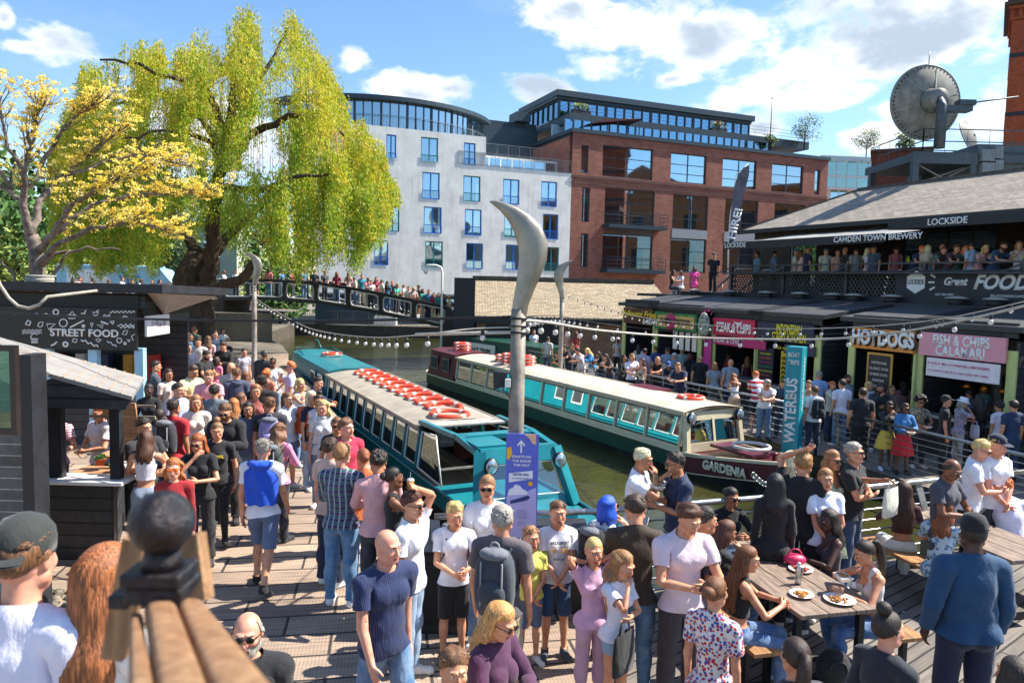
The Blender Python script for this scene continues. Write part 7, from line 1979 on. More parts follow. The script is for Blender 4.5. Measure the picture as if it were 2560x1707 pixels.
for k in range(4):a=so(1303,1276+6*k);lettering('for creative crafts',.011,SN,sg,(a[0],-.004,a[1]),ext=.001)
for k in range(2):a=so(1303,1306+5*k);lettering('camden market',.009,SN,sg,(a[0],-.004,a[1]),ext=.001)
# ---------------------------------------------------------------- railings at the water
def quay_rail(name,label,pts,z0,lean,seg,wires=6,group=None,tube_r=.035,h=1.1):
 P_=[Vector((p[0],p[1],0))for p in pts];t=thing(name,label,'railing',(P_[0].x,P_[0].y,z0),0,group);o=P_[0]
 up=[p-o for p in P_];nrm=Vector(lean)
 b=MB();b.tube([p+Vector((0,0,h))for p in up],tube_r,10);b.build('top_rail',steel,t)
 for k in range(wires):
  z=.12+(h-.28)*k/(wires-1);off=nrm*(-.0)
  b=MB();b.tube([p+Vector((0,0,z))+off for p in up],.011,6);b.build('wire',steel,t)
 for i in range(len(up)-1):
  L=(up[i+1]-up[i]).length;n=max(1,round(L/seg))
  for k in range(n+(1 if i==len(up)-2 else 0)):
   p=up[i].lerp(up[i+1],k/n);b=MB();d=(up[i+1]-up[i]).normalized();q=p-nrm*.22
   prof=[q*1+Vector((0,0,h+.01))+nrm*.22,p+Vector((0,0,h*.97)),p-nrm*.16+Vector((0,0,.72)),p-nrm*.16+Vector((0,0,-.02))]
   for a,c in zip(prof[1:],prof[2:]):b.bar(a,c,.10,.018)if abs((c-a).normalized().z)<.95 else b.hexa([tuple(a+d*.035+nrm*.03),tuple(a-d*.035+nrm*.03),tuple(a-d*.035-nrm*.03),tuple(a+d*.035-nrm*.03)],[tuple(c+d*.035+nrm*.03),tuple(c-d*.035+nrm*.03),tuple(c-d*.035-nrm*.03),tuple(c+d*.035-nrm*.03)])
   b.build('post',dull_steel,t)
 return t
quay_rail('quay_railing','steel tube and wire railing along the far quay beside the cream boat',[(.75,32.8),(7.75,18.7)],-.5,(-.9,-.43,0),1.75,6,'canal side railings')
quay_rail('quay_railing','steel railing running right from the boat trips column towards the near deck',[(8.05,18.2),(9.75,13.5),(10.4,11.6)],-.5,(-.95,-.3,0),1.9,7,'canal side railings')
NR=[tuple(on_z(px,py,1.1)[:2])for px,py in((1030,1310),(1500,1277),(1900,1244),(2296,1204))];NR[0]=(-.78,7.72)
quay_rail('wharf_railing','steel railing across the near deck edge in front of the boats',NR+[(8.4,10.75)],0,(-.3,.9,0),2.1,7,'canal side railings')
q=on_y(1975,1000,17.9);cl=thing('waterbus_column','tall teal waterbus column reading boat trips beside the quay railing','sign',(q[0]+.1,17.9,-.5),math.radians(-38))
zt=on_y(1990,866,17.9)[2]+.5;teal=mat('column_teal','#1f8f9c',.4,var=.06);b=MB();b.box(-.19,.19,-.19,.19,0,zt);b.build('body',teal,cl,.01)
lettering('WATERBUS',.26,white_paint,cl,(.0,-.192,zt-1.55),rot=(math.pi/2,-math.pi/2,0),bold=.03,width=1.6)
lettering('BOAT',.11,white_paint,cl,(0,-.192,zt-.2),bold=.02,width=.27);lettering('TRIPS',.11,white_paint,cl,(0,-.192,zt-.38),bold=.02,width=.27)
lettering('waterbus.london',.1,white_paint,cl,(.192,0,zt-.9),rot=(math.pi/2,-math.pi/2,math.pi/2),ext=.006,width=1.3)
q=on_z(1090,1585,0);t=thing('black_bin','black metal bin cupboard at the near deck railing behind the boys','bin',(q[0]+.1,q[1],0));b=MB();b.box(-.35,.35,0,.5,0,.82);b.build('body',black_paint,t,.01);b=MB();b.box(-.37,.37,-.02,.52,.82,.87);b.build('lid',black_steel,t);b=MB();b.box(-.3,.3,-.012,-.002,.1,.75);b.build('door',black_steel,t)
q=on_z(1400,1560,0);t=thing('black_cabinet','second black cabinet at the railing behind the two girls','cabinet',(q[0],q[1]+.25,0));b=MB();b.box(-.3,.3,0,.4,0,.95);b.build('body',black_paint,t,.01);b=MB();b.box(-.25,.25,-.012,-.002,.1,.88);b.build('door',black_steel,t)
# ---------------------------------------------------------------- boats
teal_p=mat('boat_teal','#157781',.32,var=.12,scale=2);cream=mat('boat_cream','#d9cdaa',.4,var=.08,scale=2);maroon=mat('boat_maroon','#5c1f2c',.35,var=.1);hullblk=mat('boat_black','#1d2122',.5,var=.3,scale=3,stain=('#6a6a5a',.4));dgreen=mat('boat_green','#1d4a3c',.35,var=.1);roofg=mat('boat_roof_grey','#9f9587',.6,var=.12,scale=2);roofc=mat('boat_roof_cream','#c9bda6',.55,var=.1,scale=2,stain=('#a0937c',.4))
bglass=glass('boat_glass','#dfeeee',.22);seat_teal=mat('seat_teal','#2fb5ae',.5,var=.08);woodr=mat('varnished_wood','#6a3420',.4,var=.3)
orange=mat('ring_orange','#e3482a',.4,var=.08);band=mat('ring_band','#d5d2ca',.4);rope_m=mat('ring_rope','#cfcabd',.8)
def lifebuoy(p,label,tilt=(0,0),R=.31,grp='orange lifebuoys on the boats',rz=0):
 t=thing('lifebuoy',label,'lifebuoy',p,rz,grp);t.rotation_euler=(tilt[0],tilt[1],rz)
 b=MB();b.torus((0,0,.055),R,.068,36,12,0,None,.8);b.build('ring',orange,t)
 for k in range(4):
  a=math.pi/2*k+.4;b=MB();b.torus((0,0,.055),R,.0705,5,12,0,None,.8,(a-.13,a+.13));b.build('band',band,t)
 b=MB();b.torus((0,0,.02),R+.085,.009,36,5);b.build('grab_rope',rope_m,t)
 return t
def boat(name,label,tip,stern,Wd,cols,spec):
 """local x from bow tip (0) towards the stern, z = 0 on the water"""
 tip=np.array(tip);stern=np.array(stern);u=(stern-tip)/np.linalg.norm(stern-tip);L=np.linalg.norm(stern-tip)
 t=thing(name,label,'boat',(tip[0],tip[1],-1.0),frame(u));hw=Wd/2
 def wid(x):return hw*min(1,(max(0,x)/3.0)**.45)if x<3 else(hw*min(1,((L-x)/1.6+.25)**.5)if x>L-1.2 else hw)
 xs=[0,.1,.3,.7,1.3,2.1,3,5]+list(np.linspace(7,L-2,6))+[L-1.2,L-.6,L-.2,L]
 sh=lambda x:.48+max(0,(2.6-x))*.10
 b=MB();rows_=[]
 for x in xs:w=wid(x);rows_.append([(x,-w*1.0,sh(x)),(x,-w*.99,.25),(x+(.25 if x<1 else 0),-w*.92,-.3),(x+(.25 if x<1 else 0),w*.92,-.3),(x,w*.99,.25),(x,w,sh(x))])
 b.grid(rows_,0,False);b.add(rows_[-1],[tuple(range(6))]);b.build('hull',hullblk,t)
 b=MB();rr_=[]
 for sd in(-1,1):
  g=[[(x,sd*(wid(x)+.012),sh(x)+.01),(x,sd*(wid(x)+.015),sh(x)-spec.get('band',.26))]for x in xs];b.grid(g if sd>0 else[r[::-1]for r in g],0,False)
 b.build('side_band',cols['side'],t)
 b=MB()
 for sd in(-1,1):b.tube([(x,sd*(wid(x)+.02),sh(x))for x in xs],.03,6)
 b.build('gunwale',cols['trim'],t)
 b=MB();b.grid([[(x,-wid(x)*.98,sh(x)-.03),(x,wid(x)*.98,sh(x)-.03)]for x in xs if x<=spec['x0']+.3],0,False);b.build('fore_deck',cols['deck'],t)
 b=MB();b.box(spec['x0'],L-1.5,-hw+.05,hw-.05,.0,.05);b.build('floor',mat('cabin_floor','#a98f70',.6,var=.2),t)
 x0,x1=spec['x0'],spec['x1'];zt=spec['top'];zs=spec['sill'];n=spec['bays'];iw=hw-.10;tl=.12
 for sd in(-1,1):
  b=MB();f=lambda z:sd*(iw+.04-tl*(z-.48)/(zt-.48))
  b.hexa([(x0,f(.48)-.02,.46),(x1,f(.48)-.02,.46),(x1,f(.48)+.02,.46),(x0,f(.48)+.02,.46)],[(x0,f(zs)-.02,zs),(x1,f(zs)-.02,zs),(x1,f(zs)+.02,zs),(x0,f(zs)+.02,zs)])
  b.hexa([(x0,f(zt-.12)-.02,zt-.12),(x1,f(zt-.12)-.02,zt-.12),(x1,f(zt-.12)+.02,zt-.12),(x0,f(zt-.12)+.02,zt-.12)],[(x0,f(zt)-.02,zt),(x1,f(zt)-.02,zt),(x1,f(zt)+.02,zt),(x0,f(zt)+.02,zt)])
  for k in range(n+1):
   x=x0+(x1-x0)*k/n;b.bar((x,f(zs),zs),(x,f(zt-.1),zt-.1),.06,.10)
  b.build('cabin_side',cols['cabin'],t)
  for k in range(n):
   a,c=x0+(x1-x0)*k/n+.05,x0+(x1-x0)*(k+1)/n-.05
   P_=[(a,zs+.03),(c,zs+.03),(c,zt-.15),(a,zt-.15)]
   b=MB();b.tube([(x,f(z),z)for x,z in P_],.018,5,closed=True);fr2=b.build('window',cols['wframe'],t)
   b=MB();b.add([(x,f(z),z)for x,z in P_],[(0,1,2,3)]);b.build('pane',bglass,fr2)
 b=MB();rp=[]
 for x in(x0-.12,x1+.1):
  rp.append([(x,y,zt+.09-.10*(y/iw)**2)for y in np.linspace(-iw-.03,iw+.03,9)])
 b.grid(rp[::-1]if True else rp);b.grid([[(p[0],p[1],p[2]-.05)for p in r]for r in rp]);b.box(x0-.12,x1+.1,-iw-.05,-iw-.02,zt-.06,zt+.005);b.box(x0-.12,x1+.1,iw+.02,iw+.05,zt-.06,zt+.005);b.build('roof',cols['roof'],t)
 for k in range(int((x1-x0)/1.3)):
  x=x0+.9+1.3*k;rd_=random.Random(k)
  for sd in(-1,1):
   b=MB();b.box(x,x+.42,sd*.62-.22,sd*.62+.22,.42,.5);b.box(x+.38,x+.44,sd*.62-.22,sd*.62+.22,.5,.98);b.build('seat',cols['seat']if rd_.random()<.8 else woodr,t)
 xa=spec['aft'];b=MB();za=spec['aftz']
 P_=[[(x,sd*(wid(x)-.06-(.14 if z>1 else 0)),z)for(sd,z)in((-1,.46),(-1,za),(-.5,za+.07),(.5,za+.07),(1,za),(1,.46))]for x in np.linspace(xa,L-1.0,8)]
 b.grid(P_,0,False);b.add(P_[0],[(0,1,2,3,4,5)]);b.add(P_[-1],[(5,4,3,2,1,0)]);b.build('aft_cabin',cols['aft'],t)
 for k in range(2):
  for sd in(-1,1):
   b=MB();xx_=xa+.5+1.2*k;y=sd*(hw-.10);b.box(xx_,xx_+.7,min(y,y+sd*.02),max(y,y+sd*.02),.72,za-.18);w_=b.build('window',cols['wframe'],t);b=MB();b.box(xx_+.06,xx_+.64,min(y+sd*.02,y+sd*.03),max(y+sd*.02,y+sd*.03),.78,za-.24);b.build('pane',room_dark,w_)
 t.scale=(1,1,1.12)
 return t,u,L,hw,wid,sh
A1,B1_=(1.65,10.5),(-8.7,31.5)
t,u,L,hw,wid,sh=boat('narrowboat','teal passenger narrowboat with a row of orange lifebuoys along its grey roof',A1,B1_,2.15,dict(side=teal_p,trim=teal_p,deck=teal_p,cabin=teal_p,wframe=white_paint,roof=roofg,seat=mat('seat_cover','#c9c6bd',.8,var=.2),aft=teal_p),dict(x0=6.2,x1=15.2,top=1.36,sill=.56,bays=10,aft=15.4,aftz=1.42,band=.30))
bt=t
def lb(b,name,m,**k):return b.build(name,m,bt,**k)
for sd in(-1,1):
 b=MB();b.bar((2.9,sd*.98,.45),(3.35,sd*.78,1.36),.22,.12);b.bar((3.35,sd*.78,1.34),(4.4,sd*.80,1.45),.12,.10);lb(b,'windscreen_post',teal_p)
 b=MB();b.bar((4.4,sd*.82,1.45),(6.2,sd*.92,1.42),.10,.08);lb(b,'roof_rail',teal_p)
b=MB();b.hexa([(3.22,-.80,1.18),(3.22,.80,1.18),(3.30,.80,1.18),(3.30,-.80,1.18)],[(3.32,-.78,1.42),(3.32,.78,1.42),(3.45,.78,1.42),(3.45,-.78,1.42)]);b.hexa([(2.93,-.92,.45),(2.93,.92,.45),(3.0,.92,.45),(3.0,-.92,.45)],[(3.0,-.92,.62),(3.0,.92,.62),(3.06,.92,.62),(3.06,-.92,.62)]);b.box(4.2,4.5,-.8,.8,1.4,1.48);b.box(3.4,4.3,.15,.8,1.40,1.46);lb(b,'windscreen_frame',teal_p)
for a,c in((-.66,-.05),(.05,.66)):
 P_=[(3.02,a*1.12,.66),(3.02,c*1.12,.66),(3.25,c,1.16),(3.25,a,1.16)];b=MB();b.tube(P_,.02,5,closed=True);w_=lb(b,'window',white_paint);b=MB();b.add(P_,[(0,1,2,3)]);b.build('pane',bglass,w_)
def headlamp(t,x,y,z,r=.13):
 b=MB();b.lathe([(r*.6,-.02),(r,.03),(r,.10)],22);b.v=[(x-q[2],y+q[0],z+q[1])for q in b.v];h=b.build('headlamp',black_steel,t);b=MB();b.ball((0,0,0),(r*.9,r*.9,.04),18,8);b.v=[(x-.10-q[2],y+q[0],z+q[1])for q in b.v];b.build('lamp_glass',mat('lamp_glass','#c9d6dc',.06,.7),h)
for sd in(-1,1):
 headlamp(t,3.10,sd*.70,1.20)
 P_=[(4.7,sd*1.0,.52),(6.15,sd*1.0,.56),(6.15,sd*.9,1.24),(5.3,sd*.9,1.30)];b=MB();b.tube(P_,.02,5,closed=True);w_=lb(b,'side_screen',white_paint);b=MB();b.add(P_,[(0,1,2,3)]);b.build('pane',bglass,w_)
b=MB();b.box(2.0,2.85,-.5,.5,.52,.62);lb(b,'hatch',teal_p);b=MB();b.box(5.6,6.1,-.9,.9,1.40,1.43);b.box(5.5,5.52,-.85,.85,.6,.64);lb(b,'canopy_sheet',mat('grey_tarp','#a8a49a',.7,bmp=.3))
b=MB();b.tube([(L-1.2,-.3,1.5),(L-.6,-.3,1.75),(L-.1,-.3,1.78)],.03,6);b.tube([(L-3,-.75,1.5),(L-1.2,-.75,1.56),(L-1.2,.75,1.56),(L-3,.75,1.5)],.025,6);lb(b,'grab_rail',teal_p)
b=MB();b.box(3.25,3.27,-.3,.2,.95,1.15);lb(b,'exit_sign',mat('exit_green','#1f9a50',.5));
RZB=frame(u)
def bl(t_,x,y,z):c,s=math.cos(t_.rotation_euler[2]),math.sin(t_.rotation_euler[2]);return(t_.location.x+x*c-y*s,t_.location.y+x*s+y*c,t_.location.z+z*1.12)
ordn=['nearest','second','third','fourth','fifth','sixth','seventh','eighth','ninth','tenth']
for k in range(11):
 x=6.6 if k==0 else 7.5+(k-1)*.74
 lifebuoy(bl(t,x,-.12 if k else .1,1.42),('separate lifebuoy on the front edge of the teal boat roof' if k==0 else ordn[k-1]+' lifebuoy from the bow in the slanting row on the teal roof'),(0,-.12 if k else 0),.40,rz=RZB)
lifebuoy(bl(t,L-4.0,-.1,1.52),'lone lifebuoy on the teal stern cabin roof',rz=RZB);lifebuoy(bl(t,1.9,.65,.5),'lifebuoy lying on the teal bow deck',rz=RZB)
A2,B2_=(6.5,15.9),(-3.35,33.9)
t,u,L,hw,wid,sh=boat('narrowboat','long cream and green passenger narrowboat with maroon bow panel moored at the right quay',A2,B2_,2.1,dict(side=dgreen,trim=cream,deck=maroon,cabin=cream,wframe=dull_steel,roof=roofc,seat=seat_teal,aft=maroon),dict(x0=3.0,x1=16.4,top=1.38,sill=.60,bays=10,aft=16.7,aftz=1.42,band=.36))
bt=t;iw=hw-.1
b=MB()
for sd in(-1,1):b.bar((2.8,sd*(iw-.04),.5),(2.95,sd*(iw-.1),1.34),.16,.12)
b.box(2.78,2.86,-iw+.05,iw-.05,.48,.68);b.hexa([(2.9,-iw+.1,1.16),(2.9,iw-.1,1.16),(3.0,iw-.1,1.16),(3.0,-iw+.1,1.16)],[(2.93,-iw+.1,1.36),(2.93,iw-.1,1.36),(3.02,iw-.1,1.36),(3.02,-iw+.1,1.36)]);b.bar((2.82,0,.66),(2.93,0,1.2),.07,.07);lb(b,'windscreen_frame',cream)
for a,c in((-.78,-.05),(.05,.78)):
 P_=[(2.82,a,.69),(2.82,c,.69),(2.92,c*.97,1.17),(2.92,a*.97,1.17)];b=MB();b.tube(P_,.018,5,closed=True);w_=lb(b,'window',black_steel);b=MB();b.add(P_,[(0,1,2,3)]);b.build('pane',bglass,w_)
for sd in(-1,1):headlamp(t,2.86,sd*.80,1.24)
def flank(x0_,x1_,z0_,z1_,off,m,name):
 b=MB();X_=np.linspace(x0_,x1_,10);b.grid([[(x,(wid(x)+off),sh(x)+z1_)for x in X_],[(x,(wid(x)+off),sh(x)+z0_)for x in X_]],0,False);return lb(b,name,m)
sgn=1
flank(.35,2.75,-.40,-.03,.03,maroon,'name_panel')
b=MB();X_=list(np.linspace(.35,2.75,10));b.tube([(x,wid(x)+.035,sh(x)-.03)for x in X_]+[(x,wid(x)+.035,sh(x)-.40)for x in X_[::-1]],.014,5,closed=True);lb(b,'panel_edge',cream)
p_a=Vector((2.45,wid(2.45),0));p_b=Vector((.75,wid(.75),0));rzl=math.atan2(p_b.y-p_a.y,p_b.x-p_a.x)
mid=(p_a+p_b)/2;nn=Vector((math.sin(rzl),-math.cos(rzl),0));nn=nn if nn.y>0 else-nn;mid=mid+nn*.13
lettering('GARDENIA',.19,mat('name_cream','#e8dfc2',.5),t,(mid.x,mid.y,sh(1.6)-.21),rot=(math.pi/2,0,rzl),ext=.02,bold=.045,width=1.15)
b=MB();b.lathe([(.0,.6),(.05,.6),(.05,.72),(.1,.74),(.1,.78)],10,(.9,0,0));b.box(1.2,2.6,-.35,.35,.62,.68);lb(b,'bow_fitting',maroon);b=MB();b.torus((1.6,0,.78),.42,.04,24,6);lb(b,'cushion_ring',band)
for k in range(12):
 pass
b=MB();ch=[Vector((.3,.3,.62)).lerp(Vector((-.9,2.6,.95)),k/22)+Vector((0,0,-.25*math.sin(math.pi*k/22)))for k in range(23)]
for k,c in enumerate(ch):b.torus(tuple(c),.045,.012,8,5,0,(lambda X,Y,Z:(X,Z,Y))if k%2 else(lambda X,Y,Z:(Z,X,Y)))
lb(b,'mooring_chain',steel)
b=MB();b.box(5.6,6.9,-iw-.02,.2,1.40,1.46);lb(b,'open_hatch',maroon)
RZB=frame(u)
lifebuoy(bl(t,4.0,-.25,1.45),'lifebuoy on the front of the cream boat roof above the headlamps',rz=RZB)
for g_,(x,n_,y)in enumerate(((12.3,3,.1),(13.1,3,.25),(13.9,2,.1),(18.0,3,0))):
 for k in range(n_):lifebuoy(bl(t,x,y,1.46+.115*k),['bottom','middle','top'][k]+' lifebuoy in the '+['nearest pile amid the cream roof','second pile amid the cream roof','third pile amid the cream roof','pile on the maroon stern cabin'][g_],(0,0),.30,rz=RZB)
q=on_y(1225,868,37);t=thing('ticket_boat','dark green boat cabin with a white boat trips board behind the cream boat','boat',(q[0]-.9,39.5,-1.0),math.radians(-55));b=MB();b.hexa([(0,-1,.3),(7,-1,.3),(7,1,.3),(0,1,.3)],[(0.1,-.85,1.7),(7,-.85,1.7),(7,.85,1.7),(.1,.85,1.7)]);b.build('cabin',dgreen,t);b=MB();b.hexa([(-1.4,-.6,-.2),(8,-.9,-.2),(8,.9,-.2),(-1.4,.6,-.2)],[(-1.6,-.7,.45),(8,-1.05,.45),(8,1.05,.45),(-1.6,.7,.45)]);b.build('hull',hullblk,t)
b=MB();b.box(.6,3.4,-1.0,-.93,.75,1.5);pn=b.build('board',white_paint,t);lettering('BOAT TRIPS',.3,dgreen,pn,(2,-1.005,1.12),ext=.01,bold=.03,width=2.2)
# ---------------------------------------------------------------- foreground handrail end with iron ball
FY=.92
def fp(px,py,Y=FY):return on_y(px,py,Y)
c=fp(405,1305);rad=.0405
t=thing('ball_finial','black iron ball finial on a square cap at the end of the timber handrail','finial',tuple(c))
iron=mat('cast_iron','#20242b',.38,.3,var=.7,scale=38,bmp=.5,bscale=90,stain=('#5a3524',.5))
b=MB();b.ball((0,0,0),(rad,rad,rad*.98),40,24);b.build('ball',iron,t)
b=MB();b.lathe([(.026,-.058),(.024,-.045),(.021,-.034)],28);b.build('neck',iron,t)
b=MB();b.box(-.040,.034,-.032,.032,-.075,-.058);b.hexa([(-.036,-.03,-.098),(.036,-.03,-.098),(.036,.034,-.090),(-.036,.034,-.090)],[(-.036,-.03,-.076),(.036,-.03,-.076),(.036,.034,-.076),(-.036,.034,-.076)]);b.box(-.062,-.036,-.02,.02,-.108,-.09);b.build('bracket',iron,t,.003)
wd_=mat('weathered_oak','#dcae80',.5,var=.35,scale=3,c2='#a3744e',bmp=.8,bscale=24,sc=(22,22,2.0),stain=('#b5541e',.35))
t=thing('timber_handrail','worn brown timber handrail running from the iron ball towards the camera','handrail',tuple(c))
for(px0,px1,ya,qx0,qx1,nm)in((360,440,1490,395,545,'beam'),(440,512,1495,545,735,'beam'),(322,360,1530,318,395,'beam')):
 a0=fp(px0,ya,.91)-c;a1=fp(px1,ya,.91)-c;c0=fp(qx0,1745,.56)-c;c1=fp(qx1,1745,.56)-c;b=MB();h=.05
 n=8;rowsA=[]
 for(p0_,p1_)in((a0,a1),(c0,c1)):
  w_=np.linalg.norm(p1_-p0_)/2;m_=(p0_+p1_)/2;dx=(p1_-p0_)/(2*w_)
  rowsA.append([tuple(m_+dx*w_*math.copysign(abs(math.cos(g))**.6,math.cos(g))+np.array([0,0,1])*(.022*math.copysign(abs(math.sin(g))**.7,math.sin(g))-.022))for g in np.linspace(0,2*math.pi,25)])
 b.grid(rowsA);b.add(rowsA[0],[tuple(range(24))]);b.build(nm,wd_,t)
a0=fp(300,1350,1.0)-c;b=MB();b.bar(tuple(fp(345,1345,1.02)-c),tuple(fp(290,1640,1.0)-c),.03,.03);b.bar(tuple(fp(480,1335,1.02)-c),tuple(fp(500,1500,1.0)-c),.028,.03);b.build('side_post',wd_,t)
# ---------------------------------------------------------------- tables and benches on the near deck
plank=mat('table_wood','#8a7768',.6,var=.35,scale=3,sc=(1.5,14,1),bmp=.3);bench_w=mat('bench_wood','#a8784a',.6,var=.35,scale=3,sc=(1.5,14,1),bmp=.3)
TA=math.atan2(.97,-.24)
def table(x,y,lab):
 t=thing('picnic_table',lab,'table',(x,y,0),TA)
 for k in range(3):
  b=MB();b.box(-.92,.92,-.42+.282*k,-.42+.282*k+.272,.71,.75);b.build('board',plank,t,.004)
 for sx in(-.75,.75):
  b=MB();b.box(sx-.03,sx+.03,-.36,-.30,0,.705);b.box(sx-.03,sx+.03,.30,.36,0,.705);b.box(sx-.03,sx+.03,-.299,.299,.64,.705);b.box(sx-.03,sx+.03,-.299,.299,0,.06);b.build('leg_frame',black_steel,t)
def bench(x,y,lab):
 t=thing('bench',lab,'bench',(x,y,0),TA);b=MB();b.box(-.92,.92,-.16,.16,.40,.44);b.build('seat',bench_w,t,.006)
 for sx in(-.72,.72):b=MB();b.box(sx-.03,sx+.03,-.13,-.08,0,.395);b.box(sx-.03,sx+.03,.08,.13,0,.395);b.box(sx-.03,sx+.03,-.079,.079,0,.05);b.build('leg_frame',black_steel,t)
table(2.78,7.28,'grey timber picnic table covered with plates of food on the near deck');bench(2.10,7.12,'brown bench on the left of the picnic table with food');bench(3.50,7.45,'brown bench on the right of the picnic table with food')
table(5.62,8.75,'second timber picnic table at the right edge of the deck');bench(4.90,8.55,'brown bench left of the second table holding two women');bench(6.35,8.95,'brown bench beyond the second table at the right edge')
def T1(a,c):v=(math.cos(TA),math.sin(TA));return(2.78+v[0]*a-v[1]*c,7.28+v[1]*a+v[0]*c,.752)
white_p=mat('paper_plate','#e4dfd6',.6,var=.04)
def plate(p,lab,col,r=.12,name='plate_of_food'):
 t=thing(name,lab,'food',p,0,'meals on the picnic table');b=MB();b.lathe([(r*.6,0),(r,.022),(r*1.02,.026),(r*.9,.018),(r*.6,.006),(0,.006)],24);b.build('plate',white_p,t)
 rd=random.Random(int(p[0]*100));b=MB()
 for k in range(26):a=rd.uniform(0,6.3);q=rd.uniform(0,r*.6);b.ball((q*math.cos(a),q*math.sin(a),.016+rd.uniform(0,.014)),(rd.uniform(.012,.026),rd.uniform(.01,.02),.012),6,4)
 b.build('food',mat('food_'+col,col,.5,var=.6,scale=60),t)
plate(T1(-.72,-.12),'round white bowl of orange food at the near corner of the table','#b5742a',.14);plate(T1(-.55,.16),'square of chips on white paper near the table middle','#c9822e',.11);plate(T1(.5,.2),'blue rimmed plate of fried food at the far end of the table','#a86a2c');plate(T1(.0,-.22),'patterned paper tray of red chips in the middle of the table','#b53a1e',.12)
for k,(a,c,col,lab)in enumerate(((-.3,.02,'#d9dfe2','clear plastic bottle standing in the middle of the table'),(-.15,-.1,'#c8d4da','clear plastic cup beside the bottle on the table'))):
 t=thing('bottle' if k==0 else 'cup',lab,'drink',T1(a,c));b=MB();b.lathe([(.03,0),(.032,.14),(.014,.18),(.014,.2)]if k==0 else[(.028,0),(.038,.11)],14);b.build('body',glass('clear_plastic','#eef4f6',.25),t);b=MB();b.lathe([(.016,.2),(.016,.215)]if k==0 else[(.04,.11),(.04,.116)],12);b.build('cap',mat('cap_white',col,.5),t)
t=thing('handbag','pink handbag lying on the table by the far side','bag',T1(.15,-.25));b=MB();b.ball((0,0,.06),(.12,.08,.06),16,8);b.build('body',mat('bag_pink','#c8255e',.5),t);b=MB();b.torus((0,0,.1),.07,.008,16,5,0,lambda X,Y,Z:(X,Z,Y));b.build('strap',mat('bag_pink','#c8255e',.5),t)
t=thing('rucksack','black rucksack on the deck under the right end of the first table','bag',(3.0,6.5,0));b=MB();b.ball((0,0,.17),(.16,.12,.18),16,10);b.build('body',cloth('#1c1c20'),t);b=MB();b.torus((0,-.1,.2),.08,.012,16,5,0,lambda X,Y,Z:(X,Z,Y));b.build('strap',cloth('#1c1c20'),t)
b=MB();b.box(-1.95,-.75,1.7,2.75,0,1.25);struct(b.build('landing_steps',mat('step_stone','#8a8074',.85)))
# ---------------------------------------------------------------- things people carry
def backpack(P,col,lab,k=1.0):
 s=P['s']*k;p=P['w']('chest',(0,.20*1.0,-.03));t=thing('backpack',lab,'backpack',p,P['face'])
 b=MB();n=18;rows_=[]
 for i,(z,w,d)in enumerate([(-.26,.10,.05),(-.25,.145,.085),(-.15,.16,.10),(0,.16,.105),(.12,.145,.10),(.2,.11,.08),(.23,.05,.04)]):
  rows_.append([(w*s*math.copysign(abs(math.cos(a))**.6,math.cos(a)),d*s*math.copysign(abs(math.sin(a))**.6,math.sin(a)),z*s)for a in np.linspace(0,2*math.pi,n+1)])
 b.grid(rows_);b.add(rows_[-1],[tuple(range(n))]);b.build('body',cloth(col),t)
 b=MB();b.ball((0,.10*s,-.1*s),(.115*s,.06*s,.11*s),14,8);b.build('pocket',cloth(col),t)
 b=MB();b.ball((0,.04*s,.2*s),(.12*s,.085*s,.05*s),14,8);b.build('top_flap',cloth('#6c7078'),t)
 b=MB();b.torus((0,.02*s,.25*s),.035*s,.008*s,12,5,0,lambda X,Y,Z:(X,Z,Y));b.box(-.09*s,-.08*s,.10*s,.118*s,-.2*s,.15*s);b.box(.08*s,.09*s,.10*s,.118*s,-.2*s,.15*s);b.build('webbing',cloth('#9a9ca0'),t)
 for sd in(1,-1):
  b=MB();b.tube([(sd*.085*s,-.08*s,.17*s),(sd*.10*s,-.17*s,.215*s),(sd*.115*s,-.27*s,.16*s),(sd*.13*s,-.29*s,.03*s),(sd*.145*s,-.2*s,-.1*s),(sd*.13*s,-.08*s,-.2*s)],.014*s,6);b.build('strap',cloth(col),t)
def hand(P,which='har'):return P['w'](which,(0,0,0))+(P['w'](which,ARMD*np.array([1 if which=='hal' else-1,1,1])*.12)-P['w'](which,(0,0,0)))
def phone(P,lab):
 h=(hand(P,'hal')+hand(P,'har'))/2;t=thing('phone',lab,'phone',h+np.array([0,0,.02]),P['face']);b=MB();b.hexa([(-.036,-.01,-.02),(.036,-.01,-.02),(.036,0,-.02),(-.036,0,-.02)],[(-.036,-.09,.09),(.036,-.09,.09),(.036,-.08,.09),(-.036,-.08,.09)]);b.build('case',black_steel,t)
def fooditem(P,lab,col='#c9822e',which=None):
 h=(hand(P,'hal')+hand(P,'har'))/2 if which is None else hand(P,which);t=thing('food_tray',lab,'food',h+np.array([0,0,.0]),P['face']);b=MB();b.hexa([(-.05,-.04,-.01),(.05,-.04,-.01),(.05,.04,-.01),(-.05,.04,-.01)],[(-.08,-.06,.035),(.08,-.06,.035),(.08,.06,.035),(-.08,.06,.035)]);b.build('tray',white_p,t)
 b=MB();rd=random.Random(int(h[0]*50))
 for k in range(10):b.ball((rd.uniform(-.05,.05),rd.uniform(-.03,.03),.035),(.02,.015,.014),6,4)
 b.build('food',mat('food_'+col,col,.5,var=.6,scale=60),t)
def cup(P,lab,col='#c98a3a',which='har'):
 h=hand(P,which);t=thing('drink_cup',lab,'cup',h+np.array([0,0,-.02]),P['face']);b=MB();b.lathe([(.028,0),(.04,.1)],14);b.build('cup',mat('drink_'+col,col,.2,var=.1),t);b=MB();b.lathe([(.042,.1),(.042,.108),(.03,.125)],14);b.tube([(0,0,.11),(.012,0,.19)],.004,5);b.build('lid',white_paint,t)
